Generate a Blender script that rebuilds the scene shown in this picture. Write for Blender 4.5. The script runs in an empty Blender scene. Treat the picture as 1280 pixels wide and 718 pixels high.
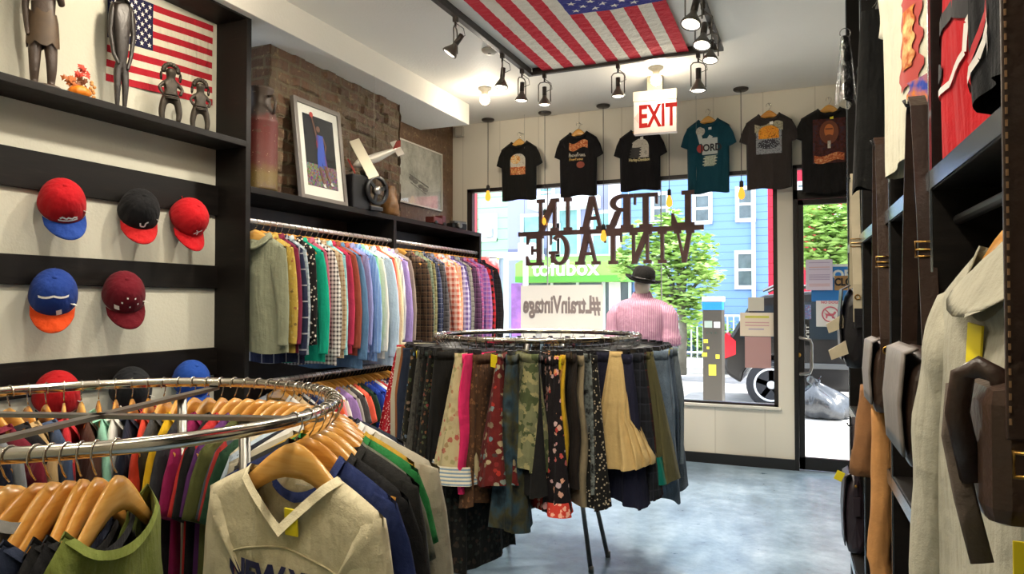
import bpy, bmesh, math, random
from mathutils import Vector, Matrix
R = random.Random(7)
SC = bpy.context.scene
COL = SC.collection
PI = math.pi
# ---------------------------------------------------------------- camera calibration (1280 x 718 frame)
FPX = 890.0
PITCH = math.atan(18 / FPX)
YAW = math.atan(380 / FPX)
CAMZ = 1.4
_F = Vector((-math.sin(YAW) * math.cos(PITCH), math.cos(YAW) * math.cos(PITCH), math.sin(PITCH)))
_R = Vector((math.cos(YAW), math.sin(YAW), 0))
_U = _R.cross(_F)
def ray(x, y):
    return _R * ((x - 640) / FPX) + _U * ((359 - y) / FPX) + _F
def on_x(x, y, X):
    d = ray(x, y); return Vector((0, 0, CAMZ)) + d * (X / d.x)
def on_y(x, y, Y):
    d = ray(x, y); return Vector((0, 0, CAMZ)) + d * (Y / d.y)
def on_z(x, y, Z):
    d = ray(x, y); return Vector((0, 0, CAMZ)) + d * ((Z - CAMZ) / d.z)
# ---------------------------------------------------------------- objects
def tag(o, label=None, cat=None, group=None, kind=None):
    if label: o['label'] = label
    if cat: o['category'] = cat
    if group: o['group'] = group
    if kind: o['kind'] = kind
    return o
def thing(name, label, cat, loc=(0, 0, 0), rz=0.0, group=None, rot=None):
    o = bpy.data.objects.new(name, None)
    COL.objects.link(o)
    o.empty_display_size = 0.05
    o.location = loc
    o.rotation_euler = rot if rot else (0, 0, rz)
    return tag(o, label, cat, group)
def put(name, data, mat=None, parent=None, loc=None, rot=None, scale=None):
    o = bpy.data.objects.new(name, data)
    COL.objects.link(o)
    if parent: o.parent = parent
    if loc is not None: o.location = loc
    if rot is not None: o.rotation_euler = rot
    if scale is not None: o.scale = scale
    if mat is not None:
        if len(data.materials) == 0: data.materials.append(None)
        o.material_slots[0].link = 'OBJECT'
        o.material_slots[0].material = mat
    return o
class MB:
    """collects shapes into one mesh"""
    def __init__(self): self.v = []; self.f = []; self.sm = []
    def add(self, vs, fs, smooth=False):
        n = len(self.v)
        self.v += [tuple(p) for p in vs]
        for f in fs: self.f.append(tuple(i + n for i in f)); self.sm.append(smooth)
        return self
    def box(self, x0, x1, y0, y1, z0, z1, M=None):
        vs = [Vector((x, y, z)) for x in (x0, x1) for y in (y0, y1) for z in (z0, z1)]
        if M is not None: vs = [M @ p for p in vs]
        return self.add(vs, [(0, 1, 3, 2), (4, 6, 7, 5), (0, 4, 5, 1), (2, 3, 7, 6), (0, 2, 6, 4), (1, 5, 7, 3)])
    def cbox(self, c, s, M=None):
        return self.box(c[0] - s[0] / 2, c[0] + s[0] / 2, c[1] - s[1] / 2, c[1] + s[1] / 2, c[2] - s[2] / 2, c[2] + s[2] / 2, M)
    def rbox(self, x0, x1, y0, y1, z0, z1, b=0.01, M=None):
        bm = bmesh.new()
        bmesh.ops.create_cube(bm, size=1)
        for p in bm.verts:
            p.co = Vector(((x0 + x1) / 2 + p.co.x * (x1 - x0), (y0 + y1) / 2 + p.co.y * (y1 - y0), (z0 + z1) / 2 + p.co.z * (z1 - z0)))
        bmesh.ops.bevel(bm, geom=bm.edges[:], offset=b, segments=2, affect='EDGES', profile=0.6)
        bm.verts.index_update()
        vs = [(M @ p.co if M is not None else p.co.copy()) for p in bm.verts]
        fs = [tuple(q.index for q in f.verts) for f in bm.faces]
        bm.free()
        return self.add(vs, fs)
    def rings(self, rings, cap=True, close=False, smooth=True):
        n = len(rings[0]); vs = [p for r in rings for p in r]; fs = []
        m = len(rings)
        for i in range(m if close else m - 1):
            a = i * n; b = ((i + 1) % m) * n
            for k in range(n):
                k2 = (k + 1) % n
                fs.append((a + k, a + k2, b + k2, b + k))
        self.add(vs, fs, smooth)
        if cap and not close:
            self.add([], []); base = len(self.v) - len(vs)
            self.f.append(tuple(base + k for k in reversed(range(n)))); self.sm.append(False)
            self.f.append(tuple(base + (m - 1) * n + k for k in range(n))); self.sm.append(False)
        return self
    def tube(self, pts, r, seg=8, close=False, cap=True, flat=None):
        """round tube along pts; r number or list; flat = (normal, ratio) squashes it"""
        pts = [Vector(p) for p in pts]; m = len(pts)
        rs = r if isinstance(r, (list, tuple)) else [r] * m
        rings = []; prev = None
        for i, p in enumerate(pts):
            if close: t = pts[(i + 1) % m] - pts[i - 1]
            else: t = pts[min(i + 1, m - 1)] - pts[max(i - 1, 0)]
            t.normalize()
            if prev is None:
                a = Vector((0, 0, 1)) if abs(t.z) < 0.9 else Vector((1, 0, 0))
                a = (a - t * a.dot(t)).normalized()
            else:
                a = (prev - t * prev.dot(t))
                a = a.normalized() if a.length > 1e-6 else t.orthogonal().normalized()
            prev = a; b = t.cross(a)
            ring = []
            for k in range(seg):
                an = 2 * PI * k / seg
                off = a * (math.cos(an) * rs[i]) + b * (math.sin(an) * rs[i])
                if flat is not None:
                    nv = flat[0]; off = off - nv * (off.dot(nv) * (1 - flat[1]))
                ring.append(p + off)
            rings.append(ring)
        return self.rings(rings, cap, close)
    def lathe(self, prof, seg=20, M=None, cap=True):
        rings = []
        for r, z in prof:
            ring = [Vector((r * math.cos(2 * PI * k / seg), r * math.sin(2 * PI * k / seg), z)) for k in range(seg)]
            rings.append([M @ p for p in ring] if M is not None else ring)
        return self.rings(rings, cap)
    def prism(self, poly, axis='Y', a=0.0, b=0.01, M=None, smooth=False):
        """poly = 2D outline in the plane across axis"""
        def P(u, v, w):
            q = Vector((u, w, v)) if axis == 'Y' else (Vector((w, u, v)) if axis == 'X' else Vector((u, v, w)))
            return M @ q if M is not None else q
        n = len(poly)
        vs = [P(u, v, a) for u, v in poly] + [P(u, v, b) for u, v in poly]
        fs = [tuple(range(n)), tuple(reversed(range(n, 2 * n)))]
        fs += [(k, (k + 1) % n + 0, (k + 1) % n + n, k + n) for k in range(n)]
        return self.add(vs, fs, smooth)
    def ball(self, c, r, seg=12, rin=8, M=None):
        rr = r if isinstance(r, (tuple, list)) else (r, r, r)
        rings = []
        for i in range(rin + 1):
            th = PI * i / rin; s = max(math.sin(th), 0.02)
            ring = [Vector((c[0] + rr[0] * s * math.cos(2 * PI * k / seg), c[1] + rr[1] * s * math.sin(2 * PI * k / seg), c[2] - rr[2] * math.cos(th))) for k in range(seg)]
            rings.append([M @ p for p in ring] if M is not None else ring)
        return self.rings(rings, True)
    def grid(self, fn, nu, nv, smooth=True):
        vs = [fn(i / nu, j / nv) for j in range(nv + 1) for i in range(nu + 1)]
        fs = [(j * (nu + 1) + i, j * (nu + 1) + i + 1, (j + 1) * (nu + 1) + i + 1, (j + 1) * (nu + 1) + i) for j in range(nv) for i in range(nu)]
        return self.add(vs, fs, smooth)
    def data(self, name='m', weld=0.0, fixn=True):
        me = bpy.data.meshes.new(name)
        me.from_pydata(self.v, [], self.f)
        me.polygons.foreach_set('use_smooth', self.sm)
        if weld or fixn:
            bm = bmesh.new(); bm.from_mesh(me)
            if weld: bmesh.ops.remove_doubles(bm, verts=bm.verts[:], dist=weld)
            if fixn: bmesh.ops.recalc_face_normals(bm, faces=bm.faces[:])
            bm.to_mesh(me); bm.free()
        me.update()
        return me
    def build(self, name, mat=None, parent=None, loc=None, rot=None, weld=0.0):
        me = self.data(name, weld)
        o = bpy.data.objects.new(name, me); COL.objects.link(o)
        if mat is not None: me.materials.append(mat)
        if parent: o.parent = parent
        if loc is not None: o.location = loc
        if rot is not None: o.rotation_euler = rot
        return o
def text_data(s, size, ext=0.001, bold=0.0, shear=0.0, align='CENTER'):
    c = bpy.data.curves.new('lettering', 'FONT')
    c.body = s; c.size = size; c.extrude = ext; c.offset = bold; c.shear = shear
    c.align_x = align; c.align_y = 'CENTER'; c.resolution_u = 3
    o = bpy.data.objects.new('lettering', c); COL.objects.link(o)
    dg = bpy.context.evaluated_depsgraph_get()
    me = bpy.data.meshes.new_from_object(o.evaluated_get(dg))
    bpy.data.objects.remove(o); bpy.data.curves.remove(c)
    me.materials.clear()
    return me
def struct(name, mb, mat):
    return tag(mb.build(name, mat), kind='structure')
# ---------------------------------------------------------------- materials
def lin(c):
    if isinstance(c, str):
        c = c.lstrip('#'); c = [int(c[i:i + 2], 16) / 255 for i in (0, 2, 4)]
    return tuple((x / 12.92 if x <= 0.04045 else ((x + 0.055) / 1.055) ** 2.4) for x in c[:3]) + (1.0,)
_M = {}
class NT:
    def __init__(self, name):
        self.m = bpy.data.materials.new(name); self.m.use_nodes = True
        self.t = self.m.node_tree; self.t.nodes.clear()
        self.out = self.t.nodes.new('ShaderNodeOutputMaterial')
    def n(self, kind, **kw):
        nd = self.t.nodes.new('ShaderNode' + kind)
        for k, v in kw.items():
            if k in nd.inputs: self.set(nd, k, v)
            else: setattr(nd, k, v)
        return nd
    def set(self, nd, k, v):
        if isinstance(v, bpy.types.NodeSocket): self.t.links.new(v, nd.inputs[k])
        else: nd.inputs[k].default_value = v
    def l(self, a, b): self.t.links.new(a, b)
    def math(self, op, a, b=0.0, c=None):
        nd = self.t.nodes.new('ShaderNodeMath'); nd.operation = op
        for i, v in enumerate((a, b) if c is None else (a, b, c)):
            if isinstance(v, bpy.types.NodeSocket): self.l(v, nd.inputs[i])
            else: nd.inputs[i].default_value = v
        return nd.outputs[0]
    def mix(self, fac, a, b):
        nd = self.t.nodes.new('ShaderNodeMix'); nd.data_type = 'RGBA'
        for i, v in ((0, fac), (6, a), (7, b)):
            if isinstance(v, bpy.types.NodeSocket): self.l(v, nd.inputs[i])
            else: nd.inputs[i].default_value = v if i == 0 else lin(v) if not (isinstance(v, tuple) and len(v) == 4) else v
        return nd.outputs[2]
    def coord(self, kind='Object'):
        return self.n('TexCoord').outputs[kind]
    def xyz(self, co):
        s = self.n('SeparateXYZ'); self.l(co, s.inputs[0]); return s.outputs
    def noise(self, co, scale, detail=3, rough=0.55):
        nd = self.n('TexNoise', Scale=scale, Detail=detail, Roughness=rough); self.l(co, nd.inputs['Vector']); return nd.outputs['Fac']
    def ramp(self, fac, stops):
        nd = self.n('ValToRGB'); self.l(fac, nd.inputs[0]); e = nd.color_ramp.elements
        while len(e) < len(stops): e.new(0.5)
        for i, (p, c) in enumerate(stops): e[i].position = p; e[i].color = lin(c)
        return nd.outputs[0]
    def bsdf(self, color, rough=0.6, metal=0.0, bump=None, bstr=0.3, bdist=0.01, spec=0.5, **kw):
        b = self.n('BsdfPrincipled')
        self.set(b, 'Base Color', color if isinstance(color, bpy.types.NodeSocket) else lin(color))
        self.set(b, 'Roughness', rough); self.set(b, 'Metallic', metal); self.set(b, 'Specular IOR Level', spec)
        for k, v in kw.items(): self.set(b, k, v)
        if bump is not None:
            bp = self.n('Bump', Strength=bstr, Distance=bdist); self.l(bump, bp.inputs['Height']); self.l(bp.outputs[0], b.inputs['Normal'])
        self.l(b.outputs[0], self.out.inputs[0])
        return b
def plain(name, color, rough=0.6, metal=0.0, var=0.0, vscale=8, bump=0.0, bscale=60, spec=0.5, **kw):
    key = ('plain', name)
    if key in _M: return _M[key]
    t = NT(name); col = color; co = t.coord()
    if var:
        f = t.noise(co, vscale, 4)
        a = lin(color); k0, k1 = 1 - var, 1 + var
        t_r = t.n('ValToRGB'); t.l(f, t_r.inputs[0])
        t_r.color_ramp.elements[0].position = 0.3; t_r.color_ramp.elements[1].position = 0.7
        t_r.color_ramp.elements[0].color = tuple(x * k0 for x in a[:3]) + (1,)
        t_r.color_ramp.elements[1].color = tuple(min(1, x * k1) for x in a[:3]) + (1,)
        col = t_r.outputs[0]
    bp = t.noise(co, bscale, 2) if bump else None
    t.bsdf(col, rough, metal, bp, bump, 0.005, spec, **kw)
    _M[key] = t.m
    return t.m
def emit(name, color, strength):
    t = NT(name); e = t.n('Emission', Color=lin(color), Strength=strength); t.l(e.outputs[0], t.out.inputs[0]); return t.m
def cloth(kind, *cols, s=1.0, sheen=0.03, rough=0.92):
    """fabric in one of several weaves / prints"""
    key = ('cloth', kind, cols, s)
    if key in _M: return _M[key]
    t = NT('fabric_' + kind); co = t.coord(); X, Y, Z = t.xyz(co)
    fine = t.noise(co, 260, 2)
    if kind == 'solid':
        col = t.mix(t.math('MULTIPLY', t.noise(co, 14 * s, 4), 0.5), cols[0], tuple(x * 0.72 for x in lin(cols[0])[:3]) + (1,))
    elif kind in ('plaid', 'check'):
        def band(v, f, w): return t.math('LESS_THAN', t.math('FRACT', t.math('MULTIPLY', v, f)), w)
        f = (14 if kind == 'plaid' else 42) * s
        XY = t.math('ADD', X, t.math('MULTIPLY', Y, 0.8))
        a = band(XY, f, 0.45); b = band(Z, f, 0.45)
        col = t.mix(t.math('MULTIPLY', t.math('ADD', a, b), 0.5), cols[0], cols[1])
        if len(cols) > 2:
            a2 = band(XY, f, 0.09); b2 = band(Z, f, 0.09)
            col = t.mix(t.math('MULTIPLY', t.math('MAXIMUM', a2, b2), 0.4), col, cols[2])
    elif kind == 'stripe':
        col = t.mix(t.math('LESS_THAN', t.math('FRACT', t.math('MULTIPLY', X, 45 * s)), 0.4), cols[0], cols[1])
    elif kind == 'hstripe':
        col = t.mix(t.math('LESS_THAN', t.math('FRACT', t.math('MULTIPLY', Z, 20 * s)), 0.45), cols[0], cols[1])
    elif kind in ('floral', 'dots'):
        vo = t.n('TexVoronoi', Scale=(40 if kind == 'floral' else 46) * s); t.l(co, vo.inputs['Vector'])
        ds = vo.outputs['Distance']
        if kind == 'floral':
            wob = t.math('ADD', ds, t.math('MULTIPLY', t.noise(co, 90 * s, 3), 0.6))
            pick = t.xyz(vo.outputs['Color'])[0]
            fl = t.ramp(pick, [(i / max(1, len(cols) - 2), c) for i, c in enumerate(cols[1:])] if len(cols) > 2 else [(0, cols[1]), (1, cols[1])])
            col = t.mix(t.math('LESS_THAN', wob, 0.66), cols[0], fl)
        else:
            col = t.mix(t.math('LESS_THAN', ds, 0.3), cols[0], cols[1])
    elif kind == 'camo':
        n1 = t.noise(co, 12 * s, 2); n2 = t.noise(co, 19 * s, 3)
        col = t.mix(t.math('GREATER_THAN', n1, 0.52), cols[0], cols[1])
        col = t.mix(t.math('GREATER_THAN', n2, 0.56), col, cols[2])
    elif kind == 'denim':
        n1 = t.noise(co, 9 * s, 4)
        col = t.ramp(n1, [(0.3, cols[0]), (0.72, cols[1])])
        col = t.mix(t.math('MULTIPLY', fine, 0.35), col, '#aab4bd')
    elif kind == 'tiedye':
        n1 = t.noise(co, 10 * s, 3)
        col = t.ramp(n1, [(0.3 + 0.4 * i / max(1, len(cols) - 1), c) for i, c in enumerate(cols)])
    mp = t.n('Mapping'); mp.inputs['Scale'].default_value = (26, 26, 5); t.l(co, mp.inputs[0])
    wr = t.math('ADD', t.noise(co, 14, 3), t.math('MULTIPLY', t.noise(mp.outputs[0], 1.0, 2), 1.3))
    h = t.math('ADD', t.math('MULTIPLY', fine, 0.1), wr)
    t.bsdf(col, rough, 0, h, 0.55, 0.018, 0.2, **{'Sheen Weight': sheen})
    _M[key] = t.m
    return t.m
# ================================================================ SHELL
YF = 6.376           # inner face of the shop front
XL = -3.375          # brick wall
XW = -3.145          # white wall behind the bookcase
XR = 0.95
ZC = 3.18
Y0 = -0.9
def m_floor():
    t = NT('painted_concrete'); co = t.coord(); 
    a = t.noise(co, 2.2, 6, 0.65); b = t.noise(co, 9, 5, 0.7); c = t.noise(co, 0.9, 3)
    col = t.ramp(t.math('ADD', t.math('MULTIPLY', a, 0.6), t.math('MULTIPLY', b, 0.4)),
                 [(0.34, '#5a6d7b'), (0.48, '#7b91a3'), (0.6, '#97acbd'), (0.74, '#c6d2db')])
    w = t.n('TexVoronoi', Scale=3.0, feature='DISTANCE_TO_EDGE'); t.l(co, w.inputs['Vector'])
    rough = t.math('ADD', t.math('MULTIPLY', b, 0.35), 0.16)
    t.bsdf(col, rough, 0, t.math('ADD', a, t.math('MULTIPLY', b, 0.3)), 0.25, 0.01, 0.5)
    return t.m
def m_plaster(name, col, seam=0.0):
    t = NT(name); co = t.coord(); X, Y, Z = t.xyz(co)
    n = t.noise(co, 1.5, 4)
    c = t.mix(t.math('MULTIPLY', n, 0.25), col, tuple(v * 0.8 for v in lin(col)[:3]) + (1,))
    h = t.noise(co, 60, 2)
    if seam:
        g = t.math('LESS_THAN', t.math('FRACT', t.math('MULTIPLY', X, seam)), 0.025)
        h = t.math('SUBTRACT', t.math('MULTIPLY', h, 0.15), g)
        c = t.mix(t.math('MULTIPLY', g, 0.25), c, '#8d8370')
    t.bsdf(c, 0.62, 0, h, 0.35, 0.006, 0.35)
    return t.m
def m_brick(name, mortar, c1, c2, axis='Y', bs=0.6):
    t = NT(name); co = t.coord(); X, Y, Z = t.xyz(co)
    cb = t.n('CombineXYZ'); u = t.math('ADD', Y, X) 
    wob = t.math('MULTIPLY', t.noise(co, 7, 3), 0.05)
    t.l(t.math('ADD', u, wob), cb.inputs[0]); t.l(t.math('ADD', Z, wob), cb.inputs[1])
    b = t.n('TexBrick', Scale=1.0); t.l(cb.outputs[0], b.inputs['Vector'])
    for k, v in (('Color1', lin(c1)), ('Color2', lin(c2)), ('Mortar', lin(mortar)), ('Mortar Size', 0.011), ('Brick Width', 0.215), ('Row Height', 0.072), ('Mortar Smooth', 0.3), ('Bias', -0.1)):
        b.inputs[k].default_value = v
    n = t.noise(co, 11, 5, 0.7); n2 = t.noise(co, 3.2, 4)
    c = t.mix(t.math('MULTIPLY', t.math('GREATER_THAN', n2, 0.53), 0.5), b.outputs['Color'], mortar)
    c = t.mix(t.math('MULTIPLY', n, 0.6), c, '#4a3726')
    n3 = t.noise(co, 23, 6, 0.75); c = t.mix(t.math('MULTIPLY', t.math('GREATER_THAN', n3, 0.6), 0.55), c, '#a08b66')
    c = t.mix(t.math('MULTIPLY', t.math('LESS_THAN', n3, 0.4), 0.5), c, '#33261a')
    h = t.math('ADD', t.math('MULTIPLY', b.outputs['Fac'], -1.0), t.math('MULTIPLY', n, 1.6))
    t.bsdf(c, 0.55, 0, t.math('ADD', h, t.math('MULTIPLY', n3, 1.4)), bs, 0.035, 0.5)
    return t.m
def m_blackwood():
    t = NT('black_stained_wood'); co = t.coord(); X, Y, Z = t.xyz(co)
    mp = t.n('Mapping'); mp.inputs['Scale'].default_value = (1.5, 0.8, 8); t.l(co, mp.inputs[0])
    n = t.noise(mp.outputs[0], 6, 5, 0.65)
    c = t.ramp(n, [(0.3, '#0b0908'), (0.6, '#14100d'), (0.85, '#28221d')])
    t.bsdf(c, t.math('ADD', t.math('MULTIPLY', n, 0.3), 0.36), 0, n, 0.2, 0.004, 0.2)
    return t.m
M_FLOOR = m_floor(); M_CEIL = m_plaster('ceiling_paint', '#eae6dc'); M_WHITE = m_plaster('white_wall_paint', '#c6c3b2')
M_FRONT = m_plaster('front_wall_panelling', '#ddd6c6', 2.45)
M_BRICK = m_brick('rough_brick', '#75694f', '#75533a', '#58402e')
M_BRICK2 = m_brick('smeared_brick', '#715740', '#74553c', '#644934', bs=0.2)
M_BLACK = m_blackwood()
M_DARKFRAME = plain('dark_bronze_frame', '#2b2421', 0.4, 0.3)
M_BLKPAINT = plain('black_paint', '#161616', 0.4)
M_CHROME = plain('worn_chrome', '#c6c2ba', 0.16, 1.0, 0.12, 30)
M_STEEL = plain('dull_steel', '#8f8d88', 0.35, 1.0, 0.1, 20)
M_BRASS = plain('brass', '#b48a45', 0.3, 1.0)
M_BARWHITE = plain('galvanised_rail', '#d6cfd0', 0.3, 0.7)
struct('floor', MB().box(XL - 0.1, 1.4, Y0, YF + 0.14, -0.08, 0), M_FLOOR)
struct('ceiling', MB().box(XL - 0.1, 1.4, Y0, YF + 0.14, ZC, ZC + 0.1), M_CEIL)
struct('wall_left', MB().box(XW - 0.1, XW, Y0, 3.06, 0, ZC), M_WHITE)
struct('wall_left_brick', MB().box(XL - 0.1, XL, 3.06, YF, 0, ZC), M_BRICK2)
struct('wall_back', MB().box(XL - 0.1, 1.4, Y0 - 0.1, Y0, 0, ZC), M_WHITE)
def rough_pier():
    b = MB()
    def face(fn, nu, nv): b.grid(fn, nu, nv, False)
    x1, y1, y2 = -3.075, 3.43, 4.93
    j = lambda k: (math.sin(k * 12.9898) * 43758.5453) % 1.0
    def F(u, v):
        y = y1 + (y2 - y1) * u; z = 2.04 + v * 0.96
        d = 0.03 * j(round(y * 9.3 + 0.5 * (round(z * 13.8) % 2)) + round(z * 13.8) * 7.3)
        return Vector((x1 - d, y - (0.03 * j(round(z * 13.8)) if u > 0.98 else 0), z))
    face(F, 84, 54)
    def S(y, sgn):
        def f(u, v):
            z = 2.04 + v * 0.96
            return Vector((XL + (x1 - XL) * u - (0.02 * j(round(z * 13.8) + 3)), y + sgn * 0.014 * j(round(z * 13.8) * 3.1 + round(u * 3)), z))
        return f
    face(S(y1, 1), 6, 30); face(S(y2, -1), 6, 30)
    return b
struct('pillar_brick', rough_pier(), M_BRICK)
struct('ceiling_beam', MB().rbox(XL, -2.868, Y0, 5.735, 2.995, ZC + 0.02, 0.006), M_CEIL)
# shop front with a window opening and a door opening
WX0, WX1, WZ0, WZ1 = -3.216, -0.295, 0.511, 2.525
DX0, DX1, DZ1 = -0.172, 0.80, 2.537
b = MB()
for x0, x1, z0, z1 in ((XL, WX0, 0, ZC), (WX0, WX1, 0, WZ0), (WX0, WX1, WZ1, ZC), (WX1, DX0, 0, ZC), (DX0, DX1, DZ1, ZC), (DX1, 1.4, 0, ZC)):
    b.box(x0, x1, YF, YF + 0.14, z0, z1)
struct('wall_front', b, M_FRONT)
struct('baseboard_front', MB().box(XL, DX0, YF - 0.018, YF, 0, 0.088), M_BLKPAINT)
struct('trim_sill', MB().rbox(WX0 - 0.02, WX1 + 0.02, YF - 0.02, YF + 0.02, WZ0 - 0.022, WZ0 + 0.002, 0.004), plain('white_trim', '#d9d3c6', 0.5))
def m_glass():
    t = NT('clear_glass'); tr = t.n('BsdfTransparent', Color=(0.97, 0.98, 0.98, 1)); g = t.n('BsdfGlossy', Roughness=0.02)
    lw = t.n('LayerWeight', Blend=0.12); mx = t.n('MixShader'); t.l(t.math('MULTIPLY', lw.outputs['Fresnel'], 0.6), mx.inputs[0])
    t.l(tr.outputs[0], mx.inputs[1]); t.l(g.outputs[0], mx.inputs[2]); t.l(mx.outputs[0], t.out.inputs[0]); return t.m
M_GLASS = m_glass()
fw = 0.035
b = MB()
for x0, x1, z0, z1 in ((WX0, WX0 + 0.055, WZ0, WZ1), (WX1 - fw, WX1, WZ0, WZ1), (WX0, WX1, WZ1 - fw, WZ1), (WX0, WX1, WZ0, WZ0 + 0.02)):
    b.box(x0, x1, YF + 0.01, YF + 0.075, z0, z1)
win = struct('window_1', b, M_DARKFRAME)
MB().box(WX0 + 0.05, WX1 - 0.03, YF + 0.04, YF + 0.046, WZ0 + 0.018, WZ1 - 0.03).build('pane', M_GLASS, win)
b = MB()
for xm in (-2.37, -1.28):   # thin vertical glazing joints
    b.box(xm - 0.004, xm + 0.004, YF + 0.036, YF + 0.05, WZ0 + 0.02, WZ1 - 0.035)
b.build('glazing_joint', plain('grey_sealant', '#9c9a97', 0.6), win)
# door with transom
b = MB()
for x0, x1, z0, z1 in ((DX0, DX0 + 0.035, 0, DZ1), (DX1 - 0.035, DX1, 0, DZ1), (DX0, DX1, DZ1 - 0.03, DZ1), (DX0, DX1, 2.25, 2.325)):
    b.box(x0, x1, YF - 0.012, YF + 0.08, z0, z1)
M_DOOR = plain('black_door_metal', '#1f1d1c', 0.38, 0.4)
door = struct('door_1', b, M_DOOR)
MB().box(DX0 + 0.03, DX1 - 0.03, YF + 0.03, YF + 0.036, 2.32, DZ1 - 0.03).build('transom_pane', M_GLASS, door)
b = MB()
dx0, dx1 = DX0 + 0.036, DX1 - 0.036
for x0, x1, z0, z1 in ((dx0, DX0 + 0.08, 0.01, 2.245), (dx1 - 0.06, dx1, 0.01, 2.245), (dx0, dx1, 2.204, 2.245), (dx0, dx1, 0.01, 0.11)):
    b.box(x0, x1, YF + 0.008, YF + 0.052, z0, z1)
leaf = b.build('door_leaf', M_DOOR, door)
MB().box(DX0 + 0.078, dx1 - 0.058, YF + 0.027, YF + 0.033, 0.108, 2.206).build('door_pane', M_GLASS, leaf)
hx = DX0 + 0.05
MB().tube([(hx, YF + 0.005, 1.10), (hx, YF - 0.05, 1.10), (hx + 0.075, YF - 0.075, 1.085), (hx + 0.085, YF - 0.075, 1.05), (hx + 0.085, YF - 0.075, 0.86), (hx + 0.07, YF - 0.075, 0.815), (hx, YF - 0.05, 0.80), (hx, YF + 0.005, 0.80)], 0.013, 10).build('door_handle', M_STEEL, leaf)
MB().lathe([(0.02, 0), (0.02, 0.012), (0.008, 0.016)], 14, Matrix.Translation((DX0 + 0.035, YF + 0.008, 0.955)) @ Matrix.Rotation(PI / 2, 4, 'X')).build('door_lock', M_BRASS, leaf)
# ================================================================ STREET
def m_noisecol(name, stops, scale, rough=0.9):
    t = NT(name); co = t.coord(); t.bsdf(t.ramp(t.noise(co, scale, 5), stops), rough, 0, t.noise(co, 30, 3), 0.2, 0.01, 0.2); return t.m
struct('sidewalk', MB().box(-16, 8, YF + 0.14, 10.55, -0.15, -0.02), m_noisecol('pale_concrete', [(0.3, '#bdb9b3'), (0.7, '#d8d4ce')], 2))
struct('road', MB().box(-30, 14, 10.55, 16.0, -0.3, -0.2), m_noisecol('sun_bleached_asphalt', [(0.3, '#9a9895'), (0.7, '#b5b2ae')], 3))
struct('sidewalk_far', MB().box(-30, 14, 16.0, 20.0, -0.3, -0.06), m_noisecol('far_concrete', [(0.3, '#bdb9b3'), (0.7, '#d4d0ca')], 2))
def m_siding(name, col, step=0.17):
    t = NT(name); co = t.coord(); X, Y, Z = t.xyz(co)
    fr = t.math('FRACT', t.math('MULTIPLY', Z, 1 / step))
    c = t.mix(t.math('LESS_THAN', fr, 0.07), col, tuple(v * 0.55 for v in lin(col)[:3]) + (1,))
    t.bsdf(c, 0.7, 0, fr, 0.6, 0.02, 0.3); return t.m
YB = 20.0
M_WTRIM = plain('white_window_trim', '#e9ecec', 0.6)
M_DULLGLASS = plain('dull_window_glass', '#5d6a6e', 0.15, 0.0, 0.35, 3)
M_BLIND = plain('pale_blind', '#b4bcc0', 0.6, 0, 0.15, 4)
def house_window(house, px0, py0, px1, py1, ac=False, mat=None):
    a = on_y(px0, py0, YB); c = on_y(px1, py1, YB)
    x0, x1, z1, z0 = a.x, c.x, a.z, c.z
    b = MB(); w = 0.1
    b.box(x0 - w, x0, YB - 0.06, YB + 0.02, z0 - w, z1 + w); b.box(x1, x1 + w, YB - 0.06, YB + 0.02, z0 - w, z1 + w)
    b.box(x0, x1, YB - 0.06, YB + 0.02, z1, z1 + w); b.box(x0 - w, x1 + w, YB - 0.09, YB + 0.02, z0 - w, z0)
    zm = (z0 + z1) / 2; b.box(x0, x1, YB - 0.05, YB + 0.02, zm - 0.035, zm + 0.035)
    wf = b.build('window', M_WTRIM, house)
    MB().box(x0, x1, YB - 0.03, YB - 0.01, z0, z1).build('pane', mat or M_DULLGLASS, wf)
    if ac: MB().rbox(x0 + 0.12, x1 - 0.05, YB - 0.4, YB - 0.02, z0 + 0.02, z0 + 0.4, 0.02).build('air_conditioner', plain('ac_grey', '#c9cdcd', 0.5), house)
def house(name, x0, x1, h, mat, label):
    o = thing(name, label, 'building', ((x0 + x1) / 2, YB, -0.06))
    b = MB(); b.box(x0, x1, YB, YB + 3, -0.06, h)
    w = b.build('facade', mat, o); w.matrix_parent_inverse = o.matrix_basis.inverted()
    return o
def fix_parent(o):   # children were laid out in world space
    inv = Matrix.Translation(o.location).inverted()
    for c in o.children: c.matrix_parent_inverse = inv
hg = house('green_house', -12.5, -8.68, 8.5, m_siding('pale_green_siding', '#a2d2ab', 0.33), 'pale green clapboard house across the street')
house_window(hg, 604, 272, 618, 298, True, M_BLIND)
MB().box(-9.95, -9.72, YB - 0.06, YB, 2.6, 8.5).build('corner_trim', plain('red_trim', '#c9444c', 0.6), hg)
fix_parent(hg)
hl = house('lavender_house', -8.68, -5.42, 8.5, m_siding('lavender_grey_render', '#9a9ec4', 2.8), 'lavender grey apartment building above the green shop awning')
for q in ((655, 272, 676, 318), (676, 236, 690, 246), (700, 264, 722, 318), (742, 268, 762, 318), (690, 284, 697, 318)): house_window(hl, *q, mat=plain('teal_glass', '#7fb0b4', 0.2, 0, 0.3, 2))
for (pa, pb) in (((664, 247), (745, 258)), ((652, 305), (672, 320))):
    a = on_y(*pa, YB - 0.5); c = on_y(*pb, YB - 0.5)
    MB().rbox(a.x, c.x, YB - 0.8, YB, c.z, a.z, 0.02).build('balcony', M_WTRIM, hl)
MB().box(-5.46, -5.12, YB - 0.15, YB, -0.06, 8.5).build('corner_pilaster', plain('pinkish_white', '#e2d6da', 0.7), hl)
M_AWN = plain('apple_green_canvas', '#93cf5c', 0.7)
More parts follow.
